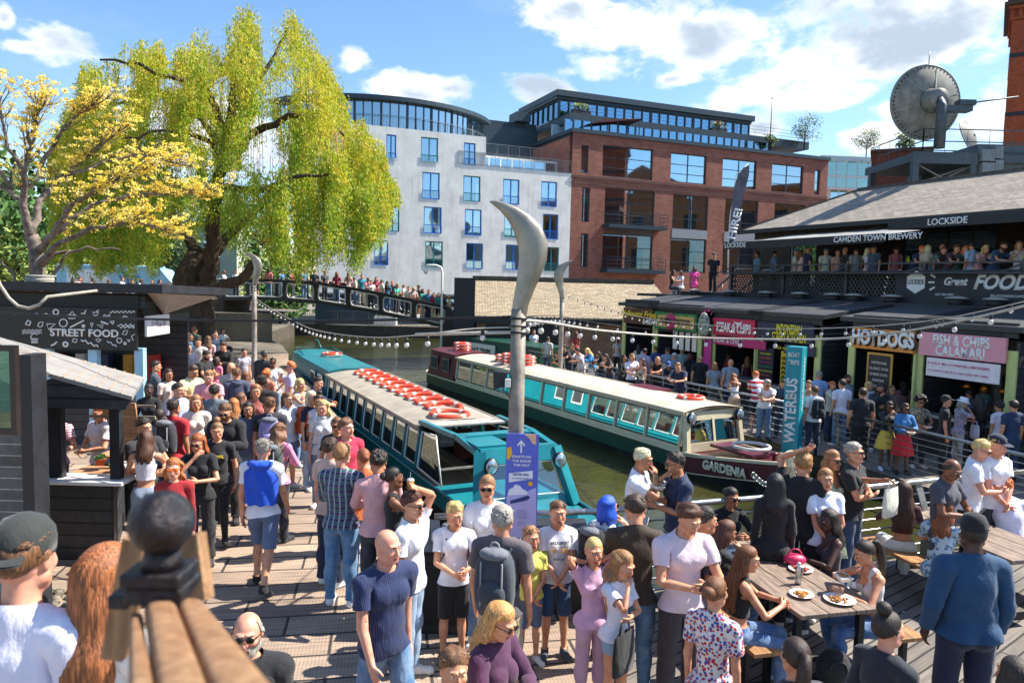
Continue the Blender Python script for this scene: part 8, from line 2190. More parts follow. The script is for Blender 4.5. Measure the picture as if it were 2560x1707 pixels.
def tote(P,lab,col,which='hal',dz=-.42):
 h=hand(P,which);t=thing('tote_bag',lab,'bag',(h[0],h[1],h[2]+dz),P['face']+.2);b=MB();rows_=[[(w*c_,.03*k_*s_,z)for c_,s_ in[(math.cos(a),math.sin(a))for a in np.linspace(0,2*math.pi,17)]]for z,w,k_ in((0,.13,.6),(.02,.16,1.3),(.15,.165,1.5),(.34,.15,.5))];b.grid(rows_);b.add(rows_[0],[tuple(range(16))]);b.build('bag',cloth(col),t)
 b=MB();b.tube([(-.08,0,.33),(-.05,0,.42),(.05,0,.42),(.08,0,.33)],.01,6);b.build('handle',cloth(col),t)
CN={'black':'141414','dark grey':'444448','grey':'808488','light grey':'b8bcc0','white':'e8e8ec','navy':'1c2844','blue':'2c5ab0','pale blue':'9cb8dc','denim blue':'44688c','teal':'2c8088','green':'4c7c48','olive':'6c6440','brown':'6c4830','tan':'b89878','beige':'d8c8a8','yellow':'e0cc50','orange':'e07828','red':'b82830','maroon':'602430','pink':'d88898','pale pink':'e8c4c8','purple':'5c3470','lilac':'b0a8d8','khaki':'a89870'}
HN={'black':'14100e','dark brown':'2c1c12','brown':'5a3c24','light brown':'8a6440','blonde':'c8a468','pale blonde':'dcc89c','red':'9a4420','ginger':'b8622c','grey':'8c8880','white':'d0ccc4','blue':'1c50c0'}
def _near(c,D):
 a=[int(c[i:i+2],16)for i in(0,2,4)]
 return min(D,key=lambda k:sum((int(D[k][2*i:2*i+2],16)-a[i])**2 for i in range(3)))
TN={'tee':'T-shirt','shirt':'shirt','long':'sweater','jacket':'jacket','hoodie':'hoodie','tank':'vest','crop':'crop top','croptank':'crop top','elbow':'top','croptee':'crop top','croplong':'crop top'}
HS={'short':'short','crop':'cropped','messy':'messy','quiff':'swept','bald':'','fringe_bald':'balding','curly':'curly','afro':'curly','long':'long','bob':'bobbed','vlong':'flowing','wavy':'wavy','pony':'ponytailed','bun':'bunned','topbun':'top-knotted','tied':'tied'}
SX={'m':'man','f':'woman','b':'boy','g':'girl'}
def ordw(n):
 a='zeroth first second third fourth fifth sixth seventh eighth ninth tenth eleventh twelfth thirteenth fourteenth fifteenth sixteenth seventeenth eighteenth nineteenth'.split();t={2:'twent',3:'thirt',4:'fort',5:'fift',6:'sixt',7:'sevent',8:'eight',9:'ninet'}
 return a[n]if n<20 else(t[n//10]+('ieth' if n%10==0 else 'y-'+a[n%10]))
def col6(c):return HC.get(c)or(''.join(x*2 for x in c)if len(c)==3 else c)
HC=dict(k='281f19',d='38271b',n='64452c',l='8a6440',y='c8a468',w='dcc89c',r='9a4420',o='b8622c',g='8c8880',B='1c50c0',W='e8e8ee',K='191a1e',N='1c2844',J='48719c',D='2c3e5c')
ALL={}
def crowd(txt,gz,place,group,posfn=None):
 rows_=[r.split('|')for r in txt.strip().split('\n')]
 P_=[]
 for r in rows_:
  a=r[0].split();px,py,H,fc_,sx=float(a[0]),float(a[1]),float(a[2]),float(a[3]),a[4];sk=int(a[5]);hs,hc=a[6].split(',');tp=a[7].split(',');bt_=a[8].split(',');pose=a[9]
  ex=dict(x.split('=',1)if '=' in x else(x,'1')for x in a[10:]);lab=r[1].strip()if len(r)>1 else None
  P_.append((px,py,H,fc_,sx,sk,hs,col6(hc),tp,bt_,pose,ex,lab))
 order=sorted(range(len(P_)),key=lambda i:P_[i][0]);rank={i:k+1 for k,i in enumerate(order)}
 for i,(px,py,H,fc_,sx,sk,hs,hc,tp,bt_,pose,ex,lab)in enumerate(P_):
  tc_,bc=col6(tp[1]),col6(bt_[1]);pat=PATS.get(ex.get('pat'));hn=(HS[hs]+' '+_near(hc,HN)+' hair').strip()if hs!='bald' else 'a shaved head'
  if 'hat' in ex:hn='a '+_near(col6(ex['hat'].split(',')[1]),CN)+' '+{'cap':'cap','backcap':'cap','bucket':'sun hat','beanie':'beanie'}[ex['hat'].split(',')[0]]
  if not lab:lab=f"{SX[sx]} with {hn} in {_near(tc_, CN)} {TN[tp[0]]}, {ordw(rank[i])} from left {place}"
  kw={}
  if posfn:z,xy=posfn(px,py,H);kw['xy']=xy
  else:z=gz
  if 'xy' in ex:kw['xy']=tuple(float(v)for v in ex['xy'].split(','))
  if 'gz' in ex:z=float(ex['gz'])
  P=person(px,py,H,z,fc_,sx,lab,pose,sk,(hs,'#'+hc),(tp[0],'#'+tc_,pat)if pat else(tp[0],'#'+tc_),(bt_[0],'#'+bc),'#'+col6(ex.get('sh','d8d4d0' if i%2 else '26262a')),ex.get('gl'),(ex['hat'].split(',')[0],'#'+col6(ex['hat'].split(',')[1]))if 'hat' in ex else None,float(ex.get('gi',1)),group,None,pose.startswith('sit')or None,beard=ex.get('bd'),lod=int(ex['lod'])if 'lod' in ex else None,**kw)
  wn_=f"{SX[sx]} in {_near(tc_, CN)} {TN[tp[0]]}, {ordw(rank[i])} from left {place}"
  if 'id' in ex:ALL[ex['id']]=P
  if 'bp' in ex:backpack(P,'#'+col6(ex['bp']),_near(col6(ex['bp']),CN)+' backpack worn by '+wn_)
  if 'ph' in ex:phone(P,'phone held by '+wn_)
  if 'fd' in ex:fooditem(P,'food held by '+wn_)
  if 'cup' in ex:cup(P,'drink held by '+wn_,'#'+col6(ex['cup'])if ex['cup']!='1' else '#c98a3a')
  if 'tote' in ex:tote(P,'pale bag of '+wn_,'#'+col6(ex['tote']))
PATS=dict(check=('check','#2c5c50'),flo=('floral','#b8202c',38,'#3c4c9c'),navystr=('stripe','#e4e0ec',9),rwn=('stripe','#e8e8ec',2.2),leafy=('floral','#c8ccc8',22),dots=('spots','#141414',26),pale=('floral','#5c86a8',20),knit=('pin','#8c1c20'),rib=('pin','#2c3c64'))
crowd('''966 1333 1.80 40 m 0 bald,d tee,14204a jeans,J walk bd=stubble hp=0 pat=rib id=bald|bald stubbled man in tight navy T-shirt and jeans, largest standing figure left of centre
1030 1235 1.74 80 m 1 short,4a2418 tee,W jeans,8fa8c4 headhand gl=clear|young man in white T-shirt and pale jeans holding a hand to his forehead
1137 1268 1.50 15 b 1 messy,y tee,W shorts,K hold bp=5c4a48|curly blond boy in white T-shirt and black shorts with a brown backpack
1219 1196 1.70 5 f 1 pony,l tee,W jeans,J relax gl=dark|smiling woman with sunglasses and white T-shirt beside the blue sign
1257 1271 1.78 165 m 1 short,g tee,5c5458 shorts,b8a88c relax bp=3c444c id=gp|grey haired man in charcoal polo seen from behind with grey backpack
1234 1508 1.66 50 f 1 long,c08c54 jacket,4c2444 jeans,D phone gl=dark|ginger woman in sunglasses, purple gilet and yellow top at bottom centre
1136 1646 1.50 20 b 1 messy,n tee,c8b890 jeans,D stand|curly brown haired head at the bottom edge left of the ginger woman
854 1118 1.80 170 m 0 messy,l long,28344a jeans,4c7ca8 hold pat=check sh=W|sandy haired man in dark tartan shirt and blue jeans seen from behind
828 1100 1.76 150 m 1 short,d tee,c0a698 trousers,N stand sh=W|dark haired man in beige T-shirt behind the tartan shirt
866 1053 1.78 50 m 0 messy,n tee,c82848 jeans,J stand bd=stubble cup=ddd|bearded man in raspberry red T-shirt near the teal boat
946 1137 1.76 190 m 2 curly,k long,d8a4a8 jeans,2c2c34 phone|curly black haired man in dusty pink sweatshirt looking down
908 1127 1.62 200 f 1 bun,7a4424 tee,c86c40 jeans,J stand|auburn woman half hidden behind the pink sweatshirt
986 1174 1.66 95 f 3 bun,k tank,K jeans,J drink cup|woman with black bun in black vest holding an iced drink
1328 1332 1.28 15 b 1 short,l tee,e0d868 shorts,5c6c88 clasp|small boy in yellow T-shirt and grey shorts beside the backpack
1396 1266 1.50 5 b 1 short,n tee,W shorts,2c4c74 clasp sh=444c54 id=bp|boy in white printed T-shirt and denim shorts with hands clasped
1486 1361 1.44 20 g 1 tied,y tee,d8a8c4 cropped,c8a0b4 neckhands|girl in pink T-shirt with both hands behind her neck
1550 1389 1.42 40 g 1 wavy,l tee,e4e4f0 mini,8ca8c0 chin tote=K|girl in white T-shirt and pale denim shorts with hand to her cheek
1592 1249 1.80 175 m 1 short,d tee,3c3024 jeans,4c7090 phone sh=1c2444|man in dark brown T-shirt and jeans with his back turned
1522 1247 1.62 125 f 1 bob,B tee,dce4f4 mini,W drink gl=dark bp=K|woman with bright blue hair and pale blue top
1596 1124 1.80 70 m 2 crop,w tee,W trousers,K eat fd id=tat|bleached haired man in white T-shirt eating at the railing
1700 1136 1.78 -75 m 2 short,k tee,1c2c4c jeans,4c6484 eat fd gl=clear bd=stubble|dark haired man in navy T-shirt and glasses eating at the railing
1714 1261 1.82 12 m 1 quiff,4a2c18 tee,e0ccd4 trousers,3c3438 phone ph|man with brown quiff in pale pink polo shirt looking at the camera
1762 1276 1.70 100 m 2 short,k tee,4c4450 trousers,K relax bp=K|dark haired man behind the pale polo wearing a large black backpack
1790 1452 1.62 140 f 1 bun,6c4428 tee,dcd8d4 jeans,K stand pat=flo id=flo|woman in red, white and yellow flowered shirt seen from behind
2010 1140 1.80 155 m 1 quiff,8c6438 tee,K trousers,K headhand bd=stubble|man in black T-shirt and trousers raising his hand to his hair
1980 1134 1.70 95 f 1 long,w tank,b8c4a8 dress,b0bca0 stand gl=clear|blonde woman in pale green dress left of the black T-shirt
2084 1132 1.70 25 f 2 wavy,l tank,a8b090 dress,a0a888 point gl=dark pat=leafy tote=d8d4c4 hy=0|tanned woman in sunglasses and sage dress stretching out a phone
2066 1178 1.66 5 f 1 tied,l shirt,e4e8f4 shorts,K clasp|woman in loose white shirt and black shorts beside the sage dress
2138 1113 1.80 45 m 1 short,g tee,K jeans,2c4468 cross gl=dark sh=W|grey haired man in black T-shirt with folded arms and sunglasses
1940 1190 1.66 170 f 2 long,K long,K trousers,K stand|woman dressed in black at the railing left of the hand-raising man
2368 1149 1.74 30 m 3 fringe_bald,k tee,444450 trousers,3c3c44 phone ph|balding man in charcoal printed T-shirt reading his phone by the railing
2440 1101 1.80 55 m 0 short,y tee,W trousers,K phone gl=clear|fair haired man in white T-shirt and spectacles near the right railing
2492 1095 1.82 15 m 0 short,y tee,W shorts,3c3c44 clasp hat=cap,16203c|man in white T-shirt and navy cap near the right railing
2436 1307 1.85 178 m 4 crop,k long,1c4468 trousers,16203c relax hat=beanie,K gi=1.16|broad man in blue fleece and black hat, largest figure at right
1990 1607 1.62 182 f 1 pony,2c1c14 long,3c3c44 jeans,K stand|woman with sleek brown ponytail at the bottom edge below the table
2222 1540 1.66 110 f 0 topbun,k long,202430 jeans,K relax|woman in black top with a dark top knot looking right at bottom
2535 1655 1.60 195 f 2 long,k jacket,K trousers,K stand|person in black leather jacket at the bottom right corner
619 1545 1.70 12 m 0 fringe_bald,g jacket,K trousers,K stand gl=dark bd=full hp=.3|bald man with white beard in black jacket at the bottom left
35 1321 1.60 175 b 0 short,n tee,dcdcf0 jeans,J stand xy=-1.48,2.2 gz=1.22 hat=backcap,2c302e|boy in dark cap and white T-shirt in the left foreground
252 1383 1.60 160 f 0 vlong,8c5430 long,e4e0dc jeans,J stand xy=-1.25,2.25 gz=1.15 id=red|woman with very long copper hair in the left foreground''',0.0,'in front','people in the foreground')
crowd('''1864 1344 1.66 95 f 2 long,5a3424 croptee,K jeans,2c4c84 siteat xy=2.12,7.35|seated woman in black crop top eating on the left bench
1968 1386 1.68 80 f 1 vlong,6c4428 croptank,K jeans,3c649c sit xy=2.13,6.55|seated woman with very long brown hair in blue jeans on the near bench end
1960 1270 1.66 10 f 2 bun,k long,K jeans,K sit xy=2.62,8.62 gl=dark|seated dark haired woman in black top and sunglasses at the table end
2116 1320 1.68 -80 f 4 long,k tank,3c3840 jeans,D sit xy=3.48,7.75|seated woman in grey vest with long black hair across the table
2184 1416 1.66 -85 f 1 pony,k croptank,d8d4d0 jeans,3c649c siteat xy=3.5,6.85 fd|seated woman in white top biting into food at the table
2300 1228 1.68 165 f 2 vlong,3c2418 croplong,4c2024 trousers,d8d4c8 sit xy=4.88,8.95|seated woman in maroon crop top and white trousers on the second bench
2380 1272 1.66 140 f 1 long,7a4424 shirt,b8ccd8 jeans,J sit xy=4.92,8.2 pat=pale|seated woman in blue and white patterned shirt on the second bench
2548 1212 1.76 170 m 0 short,o tee,e4e0f0 jeans,J sitlean xy=6.25,9.0 id=umb|red haired man in white T-shirt with pink print seated at right edge''',0.0,'at the tables','people seated at the tables')
crowd('''657 1102 1.76 180 m 1 crop,7c766c tee,W shorts,5a6c8c walk sh=K id=hood|grey cropped man in white T-shirt with a blue hoodie draped on his back
542 1060 1.66 15 f 1 topbun,7a5c40 tee,K leggings,K walk gi=1.14 sh=K id=yel|woman in loose black T-shirt with yellow lettering walking towards the camera
498 1087 1.66 10 f 1 vlong,8a4a24 tee,K trousers,222226 eat gl=dark id=prt|woman with long auburn hair, sunglasses and black T-shirt with red print
434 1151 1.62 15 f 0 wavy,9a5a2c long,a01c24 jeans,K stand gl=orange pat=knit|woman with orange sunglasses and red knitted top
566 1010 1.78 8 m 1 short,n hoodie,K trousers,K phone bd=full gl=clear
363 1082 1.64 200 f 1 long,4a2c1c croptank,e4dce4 jeans,8c98ac eat|woman in white vest top with brown hair reaching into the kiosk
358 1050 1.74 60 m 1 short,k tee,2a2a30 trousers,K hold
399 1026 1.62 170 f 3 tied,k tee,3c6c84 jeans,D stand
434 1003 1.74 175 m 2 short,k tee,b82430 jeans,D stand bp=2c2c34
443 962 1.74 70 m 1 short,k shirt,b8bce0 trousers,N stand
478 915 1.80 60 m 2 short,d shirt,e0d49c shorts,K phone
523 927 1.80 8 m 0 short,l tee,e89ca4 shorts,d0ccbc phone ph
372 963 1.66 5 f 4 bun,k long,18181c jeans,K hold
406 859 1.76 185 m 2 short,k hoodie,K jeans,D stand bp=K
434 864 1.66 170 f 1 long,y tee,e0dce0 jeans,K stand
470 861 1.76 60 m 1 short,k long,2c3450 trousers,K relax bp=5c3c9c
443 889 1.60 30 b 1 short,n tee,3c3c40 shorts,5c6c88 stand
374 865 1.68 140 f 1 vlong,y tee,b4b0b0 longskirt,9c968c hold hat=backcap,K
510 878 1.76 80 m 1 short,k tee,K shorts,K phone bd=full
542 897 1.38 180 g 1 bob,d tee,e87c9c jeans,J stand
560 856 1.78 -5 m 1 short,d long,18181c trousers,K phone
610 875 1.50 50 b 1 short,k tee,2c2444 shorts,N stand pat=navystr
578 909 1.76 180 m 1 bald,g tee,a8a4a4 trousers,K stand
591 924 1.74 200 m 1 short,n hoodie,3c445c jeans,D stand
614 931 1.64 180 f 1 long,6c4430 long,8c2430 jeans,D stand
661 878 1.78 160 m 2 short,444440 jacket,34343c trousers,K relax
682 897 1.68 5 f 3 bun,k tee,dcd8d4 jeans,J hips gl=dark
726 908 1.76 -70 m 0 messy,o shirt,bcb8dc shorts,d0c8c0 drink gl=clear
654 941 1.86 182 m 4 crop,k tee,18181c trousers,K stand gi=1.1
667 924 1.66 170 f 2 bun,o long,c87c60 jeans,J stand
765 936 1.72 95 m 1 short,k long,202c50 jeans,J lean
751 950 1.68 70 f 1 wavy,y tank,W jeans,J drink
674 996 1.76 195 m 1 crop,n tee,2c2c34 trousers,K stand bp=9c94c8 bd=full
780 982 1.68 50 f 1 bob,w tee,1c1c2c jeans,a8b8d0 stand bp=d85c1c
692 1062 1.64 170 f 1 wavy,6c4c34 long,dc8cb0 jeans,K phone bp=3c4440
809 1004 1.70 12 f 0 wavy,y shirt,dcdcd8 jeans,5c7c9c bagarm tote=c8c4c4 pat=leafy
842 1047 1.66 8 f 2 bun,n tee,K trousers,K hold gl=dark
584 1000 1.62 180 f 1 long,9c6434 tee,5c5c68 jeans,D stand
603 985 1.64 175 f 1 long,5c3c2c elbow,a8a8c0 jeans,J stand
798 990 1.64 10 f 2 topbun,k tee,d8d4dc jeans,J stand
420 925 1.7 60 f 2 long,k tee,c8b8b0 trousers,K stand
388 905 1.76 120 m 1 short,k tee,3c4450 jeans,D hold
490 992 1.7 30 f 1 long,l tee,d8d0c4 jeans,J stand
536 965 1.74 190 m 1 short,k tee,6c747c jeans,D stand
620 1010 1.66 30 f 2 long,k jacket,5c6880 jeans,J stand
720 985 1.66 60 f 1 pony,n tee,c8ccd4 shorts,J stand
641 965 1.7 10 f 1 long,l elbow,a85c50 jeans,D stand''',0.0,'on left quay','people on the left quay')
crowd('''409 786 1.76 180 m 1 short,k tee,3c80c0 jeans,D stand hat=cap,W
400 818 1.7 30 m 1 short,k tee,28344c jeans,K eat
446 809 1.7 20 f 1 short,o tee,d8d4dc jeans,D stand
462 813 1.7 -30 m 1 short,n tee,e09c30 jeans,D stand
431 828 1.7 160 m 2 short,k jacket,3c3430 jeans,D stand
450 832 1.72 180 m 1 short,d tee,acc0dc jeans,D stand
474 836 1.7 90 f 2 bun,k tee,3c5c88 jeans,D stand
496 848 1.7 10 m 1 short,k tee,b8b4b0 trousers,K stand
520 842 1.7 200 f 1 long,n tee,c8a0a0 jeans,K stand
538 830 1.7 40 m 1 short,k tee,2c3c54 jeans,K stand
556 822 1.7 60 f 1 long,k tee,dcdcd8 jeans,K sit
425 848 1.7 20 f 1 long,k tee,8c2c34 jeans,K stand
486 820 1.72 170 m 1 short,n tee,4c5c4c jeans,K stand''',0.0,'beyond left quay','people far along the left quay')
crowd('''1370 843 1.76 150 m 1 short,k tee,bcc0b8 jeans,D relax
1408 876 1.66 -60 f 2 short,k tee,4c4c38 jeans,D leaneat
1421 858 1.76 -50 m 1 short,k tee,1c2430 jeans,D lean
1438 856 1.7 -40 m 1 short,n tee,5c6458 jeans,K lean
1452 866 1.74 -40 m 1 short,d tee,e0dce0 trousers,d0c8c0 lean2
1481 868 1.68 -60 f 1 wavy,y jacket,2c84c0 trousers,W leaneat
1506 876 1.66 -45 f 2 long,k long,1c1c24 jeans,D leaneat fd
1526 882 1.66 -50 f 1 long,k tee,4c3c40 jeans,D leaneat fd
1559 889 1.66 40 f 2 vlong,k long,18181c trousers,K hold
1580 886 1.78 20 m 1 short,l tee,dcdcec trousers,N hold fd
1605 898 1.66 -60 f 1 long,d tank,c8b8a8 jeans,K drink ph
1647 886 1.8 -20 m 1 bald,d tee,K trousers,K lean2
1675 902 1.5 -20 b 1 short,d hoodie,2c3444 jeans,K lean hat=cap,3c5ca0
1702 901 1.8 -30 m 1 short,l tee,242c4c jeans,N lean gi=1.08
1360 812 1.72 200 m 1 short,g tee,b87c54 trousers,K hold
1391 818 1.68 40 f 1 short,n tank,2c2c30 skirt,c02c30 hold
1416 826 1.7 10 f 1 bun,o tee,c8a090 jeans,D stand
1466 813 1.76 10 m 1 short,l shirt,b0c0e0 jeans,K eat gl=dark
1496 815 1.76 -20 m 1 short,n shirt,e4e4e4 trousers,c8c0b0 eat bd=full
1523 819 1.72 30 f 1 long,l shirt,c4d0e0 jeans,J stand
1545 846 1.7 170 f 1 tied,n tee,c8c0b4 jeans,K stand hat=cap,W
1558 849 1.6 180 g 1 bun,o tank,c87c54 jeans,K stand
1566 813 1.78 140 m 1 short,k jacket,18181c trousers,K stand
1612 873 1.76 150 m 1 short,k tee,a8a8c4 jeans,D stand
1640 868 1.7 180 f 1 short,n tee,3c4c8c jeans,D stand
1662 857 1.74 170 m 1 short,k tee,5c5048 jeans,K stand hat=cap,K
1669 871 1.76 175 m 1 short,n tee,8ca0b4 jeans,D stand hat=cap,1c2030
1686 885 1.7 180 m 1 short,g tee,7c8ca0 jeans,D stand hat=cap,c8c4c0
1706 870 1.76 170 m 1 short,y shirt,9cb0b0 jeans,D stand
1724 885 1.66 180 f 1 bob,5a2c1c tee,1c1c24 jeans,K stand
1754 876 1.78 100 m 1 short,g jacket,98a898 jeans,D stand hat=cap,8898b0
1751 890 1.8 180 m 1 fringe_bald,g tee,18181c trousers,K stand gi=1.12
1787 908 1.66 185 f 1 bob,l tee,8c98a0 trousers,5c5854 stand gi=1.15
1827 900 1.8 180 m 1 bald,g tee,8c98a4 trousers,N stand gi=1.1
1838 932 1.66 175 f 1 wavy,8a5434 tank,e4dcdc shorts,c8a890 lean2
1820 885 1.74 90 m 3 short,k tee,a81c2c jeans,K stand hat=cap,K
1869 893 1.66 180 f 1 long,l tank,5c2c30 jeans,J stand
1895 926 1.8 175 m 0 short,o tee,c02030 shorts,1c2030 lean2 pat=rwn
1916 942 1.76 -10 m 1 short,g tee,W jeans,J lean2 gl=clear
1938 904 1.68 180 f 1 long,w tee,8cb4d0 jeans,D stand
1958 949 1.64 -20 f 2 bun,k tee,2c3c50 trousers,2c3c50 phone ph
2022 952 1.66 -20 f 1 tied,n tank,W jeans,N eat
2037 968 1.74 185 m 1 short,5c3c2c tee,W jeans,N stand bp=K
2048 931 1.76 160 m 1 short,g shirt,8cb0d8 jeans,D stand
2078 955 1.64 40 f 1 bun,o tee,c8d0c4 jeans,D eat
2082 923 1.66 60 f 1 long,l tee,c8c8d0 jeans,D stand
2110 923 1.72 180 m 1 short,n tee,e0d8e8 jeans,D stand hat=cap,c8c8d8
2106 951 1.78 182 m 1 short,k tee,dcdcec jeans,48688c relax
2121 940 1.72 30 m 2 short,k shirt,9cb0b0 jeans,D stand bd=full
2145 923 1.8 30 m 1 crop,d long,1c2840 trousers,K stand bd=full
2163 934 1.7 160 m 1 short,g tee,d8b8b0 jeans,D stand
2157 973 1.8 178 m 1 short,d tee,222428 trousers,K relax gi=1.15
2173 956 1.66 20 f 1 wavy,y tee,d8d8e0 jeans,D stand
2200 961 1.76 -10 m 2 short,k jacket,202428 jeans,K eat bd=full
2212 932 1.66 180 f 1 long,l tee,3c4448 jeans,K stand
2230 966 1.68 10 f 1 long,n shirt,6c5c54 jeans,K stand gl=dark
2247 926 1.78 180 m 1 short,k jacket,18181c trousers,K stand hat=cap,K
2259 953 1.68 185 f 2 long,k tee,c88c94 jeans,K stand
2288 931 1.7 180 f 1 afro,a04c20 jacket,18181c jeans,K stand
2222 1005 1.6 0 f 3 long,k hoodie,18181c skirt,e0b84c eat gl=clear fd sh=W
2264 1011 1.6 -5 f 3 wavy,3c2418 jacket,3c78b0 dress,d82430 hold gl=clear fd sh=K
2302 996 1.66 0 f 2 afro,k shirt,a89c80 jeans,K hold gl=dark fd pat=dots
2314 966 1.66 180 f 2 wavy,k tee,2c2c34 jeans,K stand
2350 948 1.78 160 m 1 short,n tee,24344c jeans,D stand
2367 993 1.78 60 m 1 short,k tee,18181c trousers,K stand hat=cap,K
2402 951 1.78 30 m 1 quiff,g shirt,8c4c5c jeans,K stand
2403 997 1.66 80 f 1 bob,g shirt,c0a8b0 trousers,c8c0c0 eat hat=bucket,W pat=pale tote=e8e4ee
2461 964 1.66 -10 f 0 bob,l tee,a8c8d0 jeans,J stand
2448 992 1.7 175 f 2 vlong,k long,141416 trousers,K stand
2498 1007 1.66 190 f 1 curly,k tee,e8dce8 jeans,J stand
2534 1004 1.8 180 m 1 short,k tee,243858 jeans,D relax
2535 979 1.74 170 m 2 quiff,k tee,3c4448 jeans,K stand
2510 994 1.66 180 f 2 bun,k tee,3c5c4c jeans,K stand
1880 882 1.7 180 m 2 short,k tee,3c3c44 jeans,K stand
2330 940 1.7 190 f 1 long,w tee,c84c5c jeans,K stand
2425 975 1.7 170 m 2 short,k tee,5c6c7c jeans,K stand
1990 925 1.74 170 m 1 short,k tee,2c3c6c jeans,K stand
2185 940 1.7 170 f 2 bun,k tee,888 jeans,K stand
1598 862 1.7 150 f 1 long,k tee,c8ccd0 jeans,K stand
1735 862 1.7 170 m 1 short,n tee,dcd8d8 jeans,K stand
1808 872 1.7 180 f 1 long,k tee,6c8c9c jeans,K stand
1905 890 1.74 175 m 2 short,k tee,4c2c38 jeans,K stand
1335 826 1.72 20 m 1 short,n tee,c8d0dc jeans,K stand
1440 830 1.7 180 f 1 long,n tee,a83c48 jeans,K stand''',-0.5,'on right quay','people queueing and eating on the right quay')
crowd('''2154 902 1.64 -60 m 0 short,n tee,e0d090 jeans,K stand
2012 857 1.75 170 m 2 short,l tee,2c4c7c jeans,J hold
1608 827 1.75 90 m 0 short,n tee,a83c48 jeans,N hold
2450 946 1.75 170 m 2 short,n tee,6c7c6c jeans,J hold
2453 963 1.61 90 f 2 long,k tee,a83c48 jeans,K stand
2285 932 1.78 170 m 1 short,k tee,K jeans,J stand
2217 904 1.68 90 m 1 short,k tee,2c4c7c jeans,J stand
1613 811 1.75 -60 m 3 short,k tee,K jeans,N relax
1840 844 1.75 -60 m 3 short,y tee,K jeans,K stand
2558 956 1.64 170 f 3 bun,k tee,d8b0a8 jeans,N eat
1618 829 1.69 190 m 0 short,n tee,9cb8dc jeans,J stand
1617 802 1.70 -60 f 1 bun,k tee,d8b0a8 jeans,N hold
1695 815 1.79 20 f 1 long,n tee,2c4c7c jeans,N eat
1606 794 1.65 170 m 0 short,y tee,2c4c7c jeans,J stand
1619 826 1.66 180 f 1 wavy,d tee,3c3c48 jeans,N eat
1775 855 1.74 180 f 2 wavy,d tee,e0d090 jeans,K hold
2377 940 1.67 180 f 1 bun,d tee,2c4c7c jeans,N stand
1769 826 1.64 90 m 2 short,y tee,e0d090 jeans,N relax
1670 820 1.71 -60 f 0 bun,y tee,d8b0a8 jeans,N eat
2231 907 1.78 20 m 3 short,n tee,K jeans,N hold
2429 955 1.69 90 f 0 bun,y tee,W jeans,K hold
2142 900 1.78 180 f 3 bun,k tee,W jeans,N relax''',-0.5,'nearest the stalls','people nearest the food stalls')
def terr(px,py,H):
 q=S0+np.array([-SU[1],SU[0]])*4.45;s,z=on_v(px,py,q,SU);p=q+SU*s;return 3.42,(p[0],p[1])
crowd('''1893 645 1.7 -90 m 2 short,k tee,5c8ca8 jeans,K stand
1936 645 1.7 90 m 2 short,k tee,4c6c8c jeans,K stand
1990 643 1.72 60 m 1 short,g shirt,c8c4c4 jeans,K stand hat=cap,5c8ccc
2003 643 1.7 90 f 1 long,n tee,d8b8b0 jeans,K stand
2020 632 1.8 90 m 1 bald,d tee,202c50 jeans,K stand
2065 640 1.72 170 m 1 short,g shirt,b8bcb0 jeans,K stand hat=cap,3c5c8c
2094 646 1.66 10 f 1 bun,n tee,c89c8c jeans,K stand
2112 640 1.74 -90 m 1 bald,d tee,2c2c30 jeans,K stand
2169 642 1.68 60 f 0 long,w tee,c8ccdc jeans,K stand
2184 637 1.76 -60 m 1 short,n tee,4c5870 jeans,K stand hat=cap,1c2848
2292 630 1.76 10 m 1 short,o tee,28345c jeans,K lean
2343 635 1.7 20 m 1 short,n tee,4c7c74 jeans,K lean
2356 628 1.74 -20 m 2 short,k tee,3c2c2c jeans,K stand
2378 626 1.74 10 m 1 quiff,n tee,5c3c4c jeans,K lean
2402 628 1.7 0 f 1 long,o tee,2c4438 jeans,K lean
2429 630 1.74 200 m 1 short,k tee,a8bcd8 jeans,K stand
2451 623 1.7 5 f 1 wavy,y tee,d8a8a4 jeans,K lean
2492 625 1.78 10 m 1 short,d tee,2c4c6c jeans,K lean bd=full
2547 632 1.7 -10 f 1 wavy,l tee,c8c0b8 jeans,K drink
2240 640 1.7 160 f 2 bun,k tee,8c4c54 jeans,K stand
2140 645 1.7 180 m 1 short,k tee,888 jeans,K stand
2318 645 1.7 160 f 1 bob,w tee,c8b8a0 jeans,K stand
1759 686 1.62 5 f 3 long,k tee,e84c9c mini,e84c9c stand xy=8.05,33.1 gz=2.9
1780 652 1.8 -20 m 1 short,k tee,1c1c24 trousers,K walk xy=8.75,32.6 gz=3.3 hat=cap,3c3c40
1688 684 1.66 60 f 2 long,k tank,1c1c20 jeans,K sit xy=7.3,34.2 gz=3.1
1706 681 1.66 -60 f 2 long,k tee,d8d0d8 jeans,W sit xy=7.8,34.6 gz=3.1''',3.4,'on bar terrace','people on the bar terrace',terr)
def brid(px,py,H):
 off=(.9 if int(px)%2 else-.5);q=FB0+np.array([-FU[1],FU[0]])*off;s,z=on_v(px,py,q,FU);p=q+FU*s;return fz(s)-1.1,(p[0],p[1])
rb=np.random.default_rng(3);L_=[]
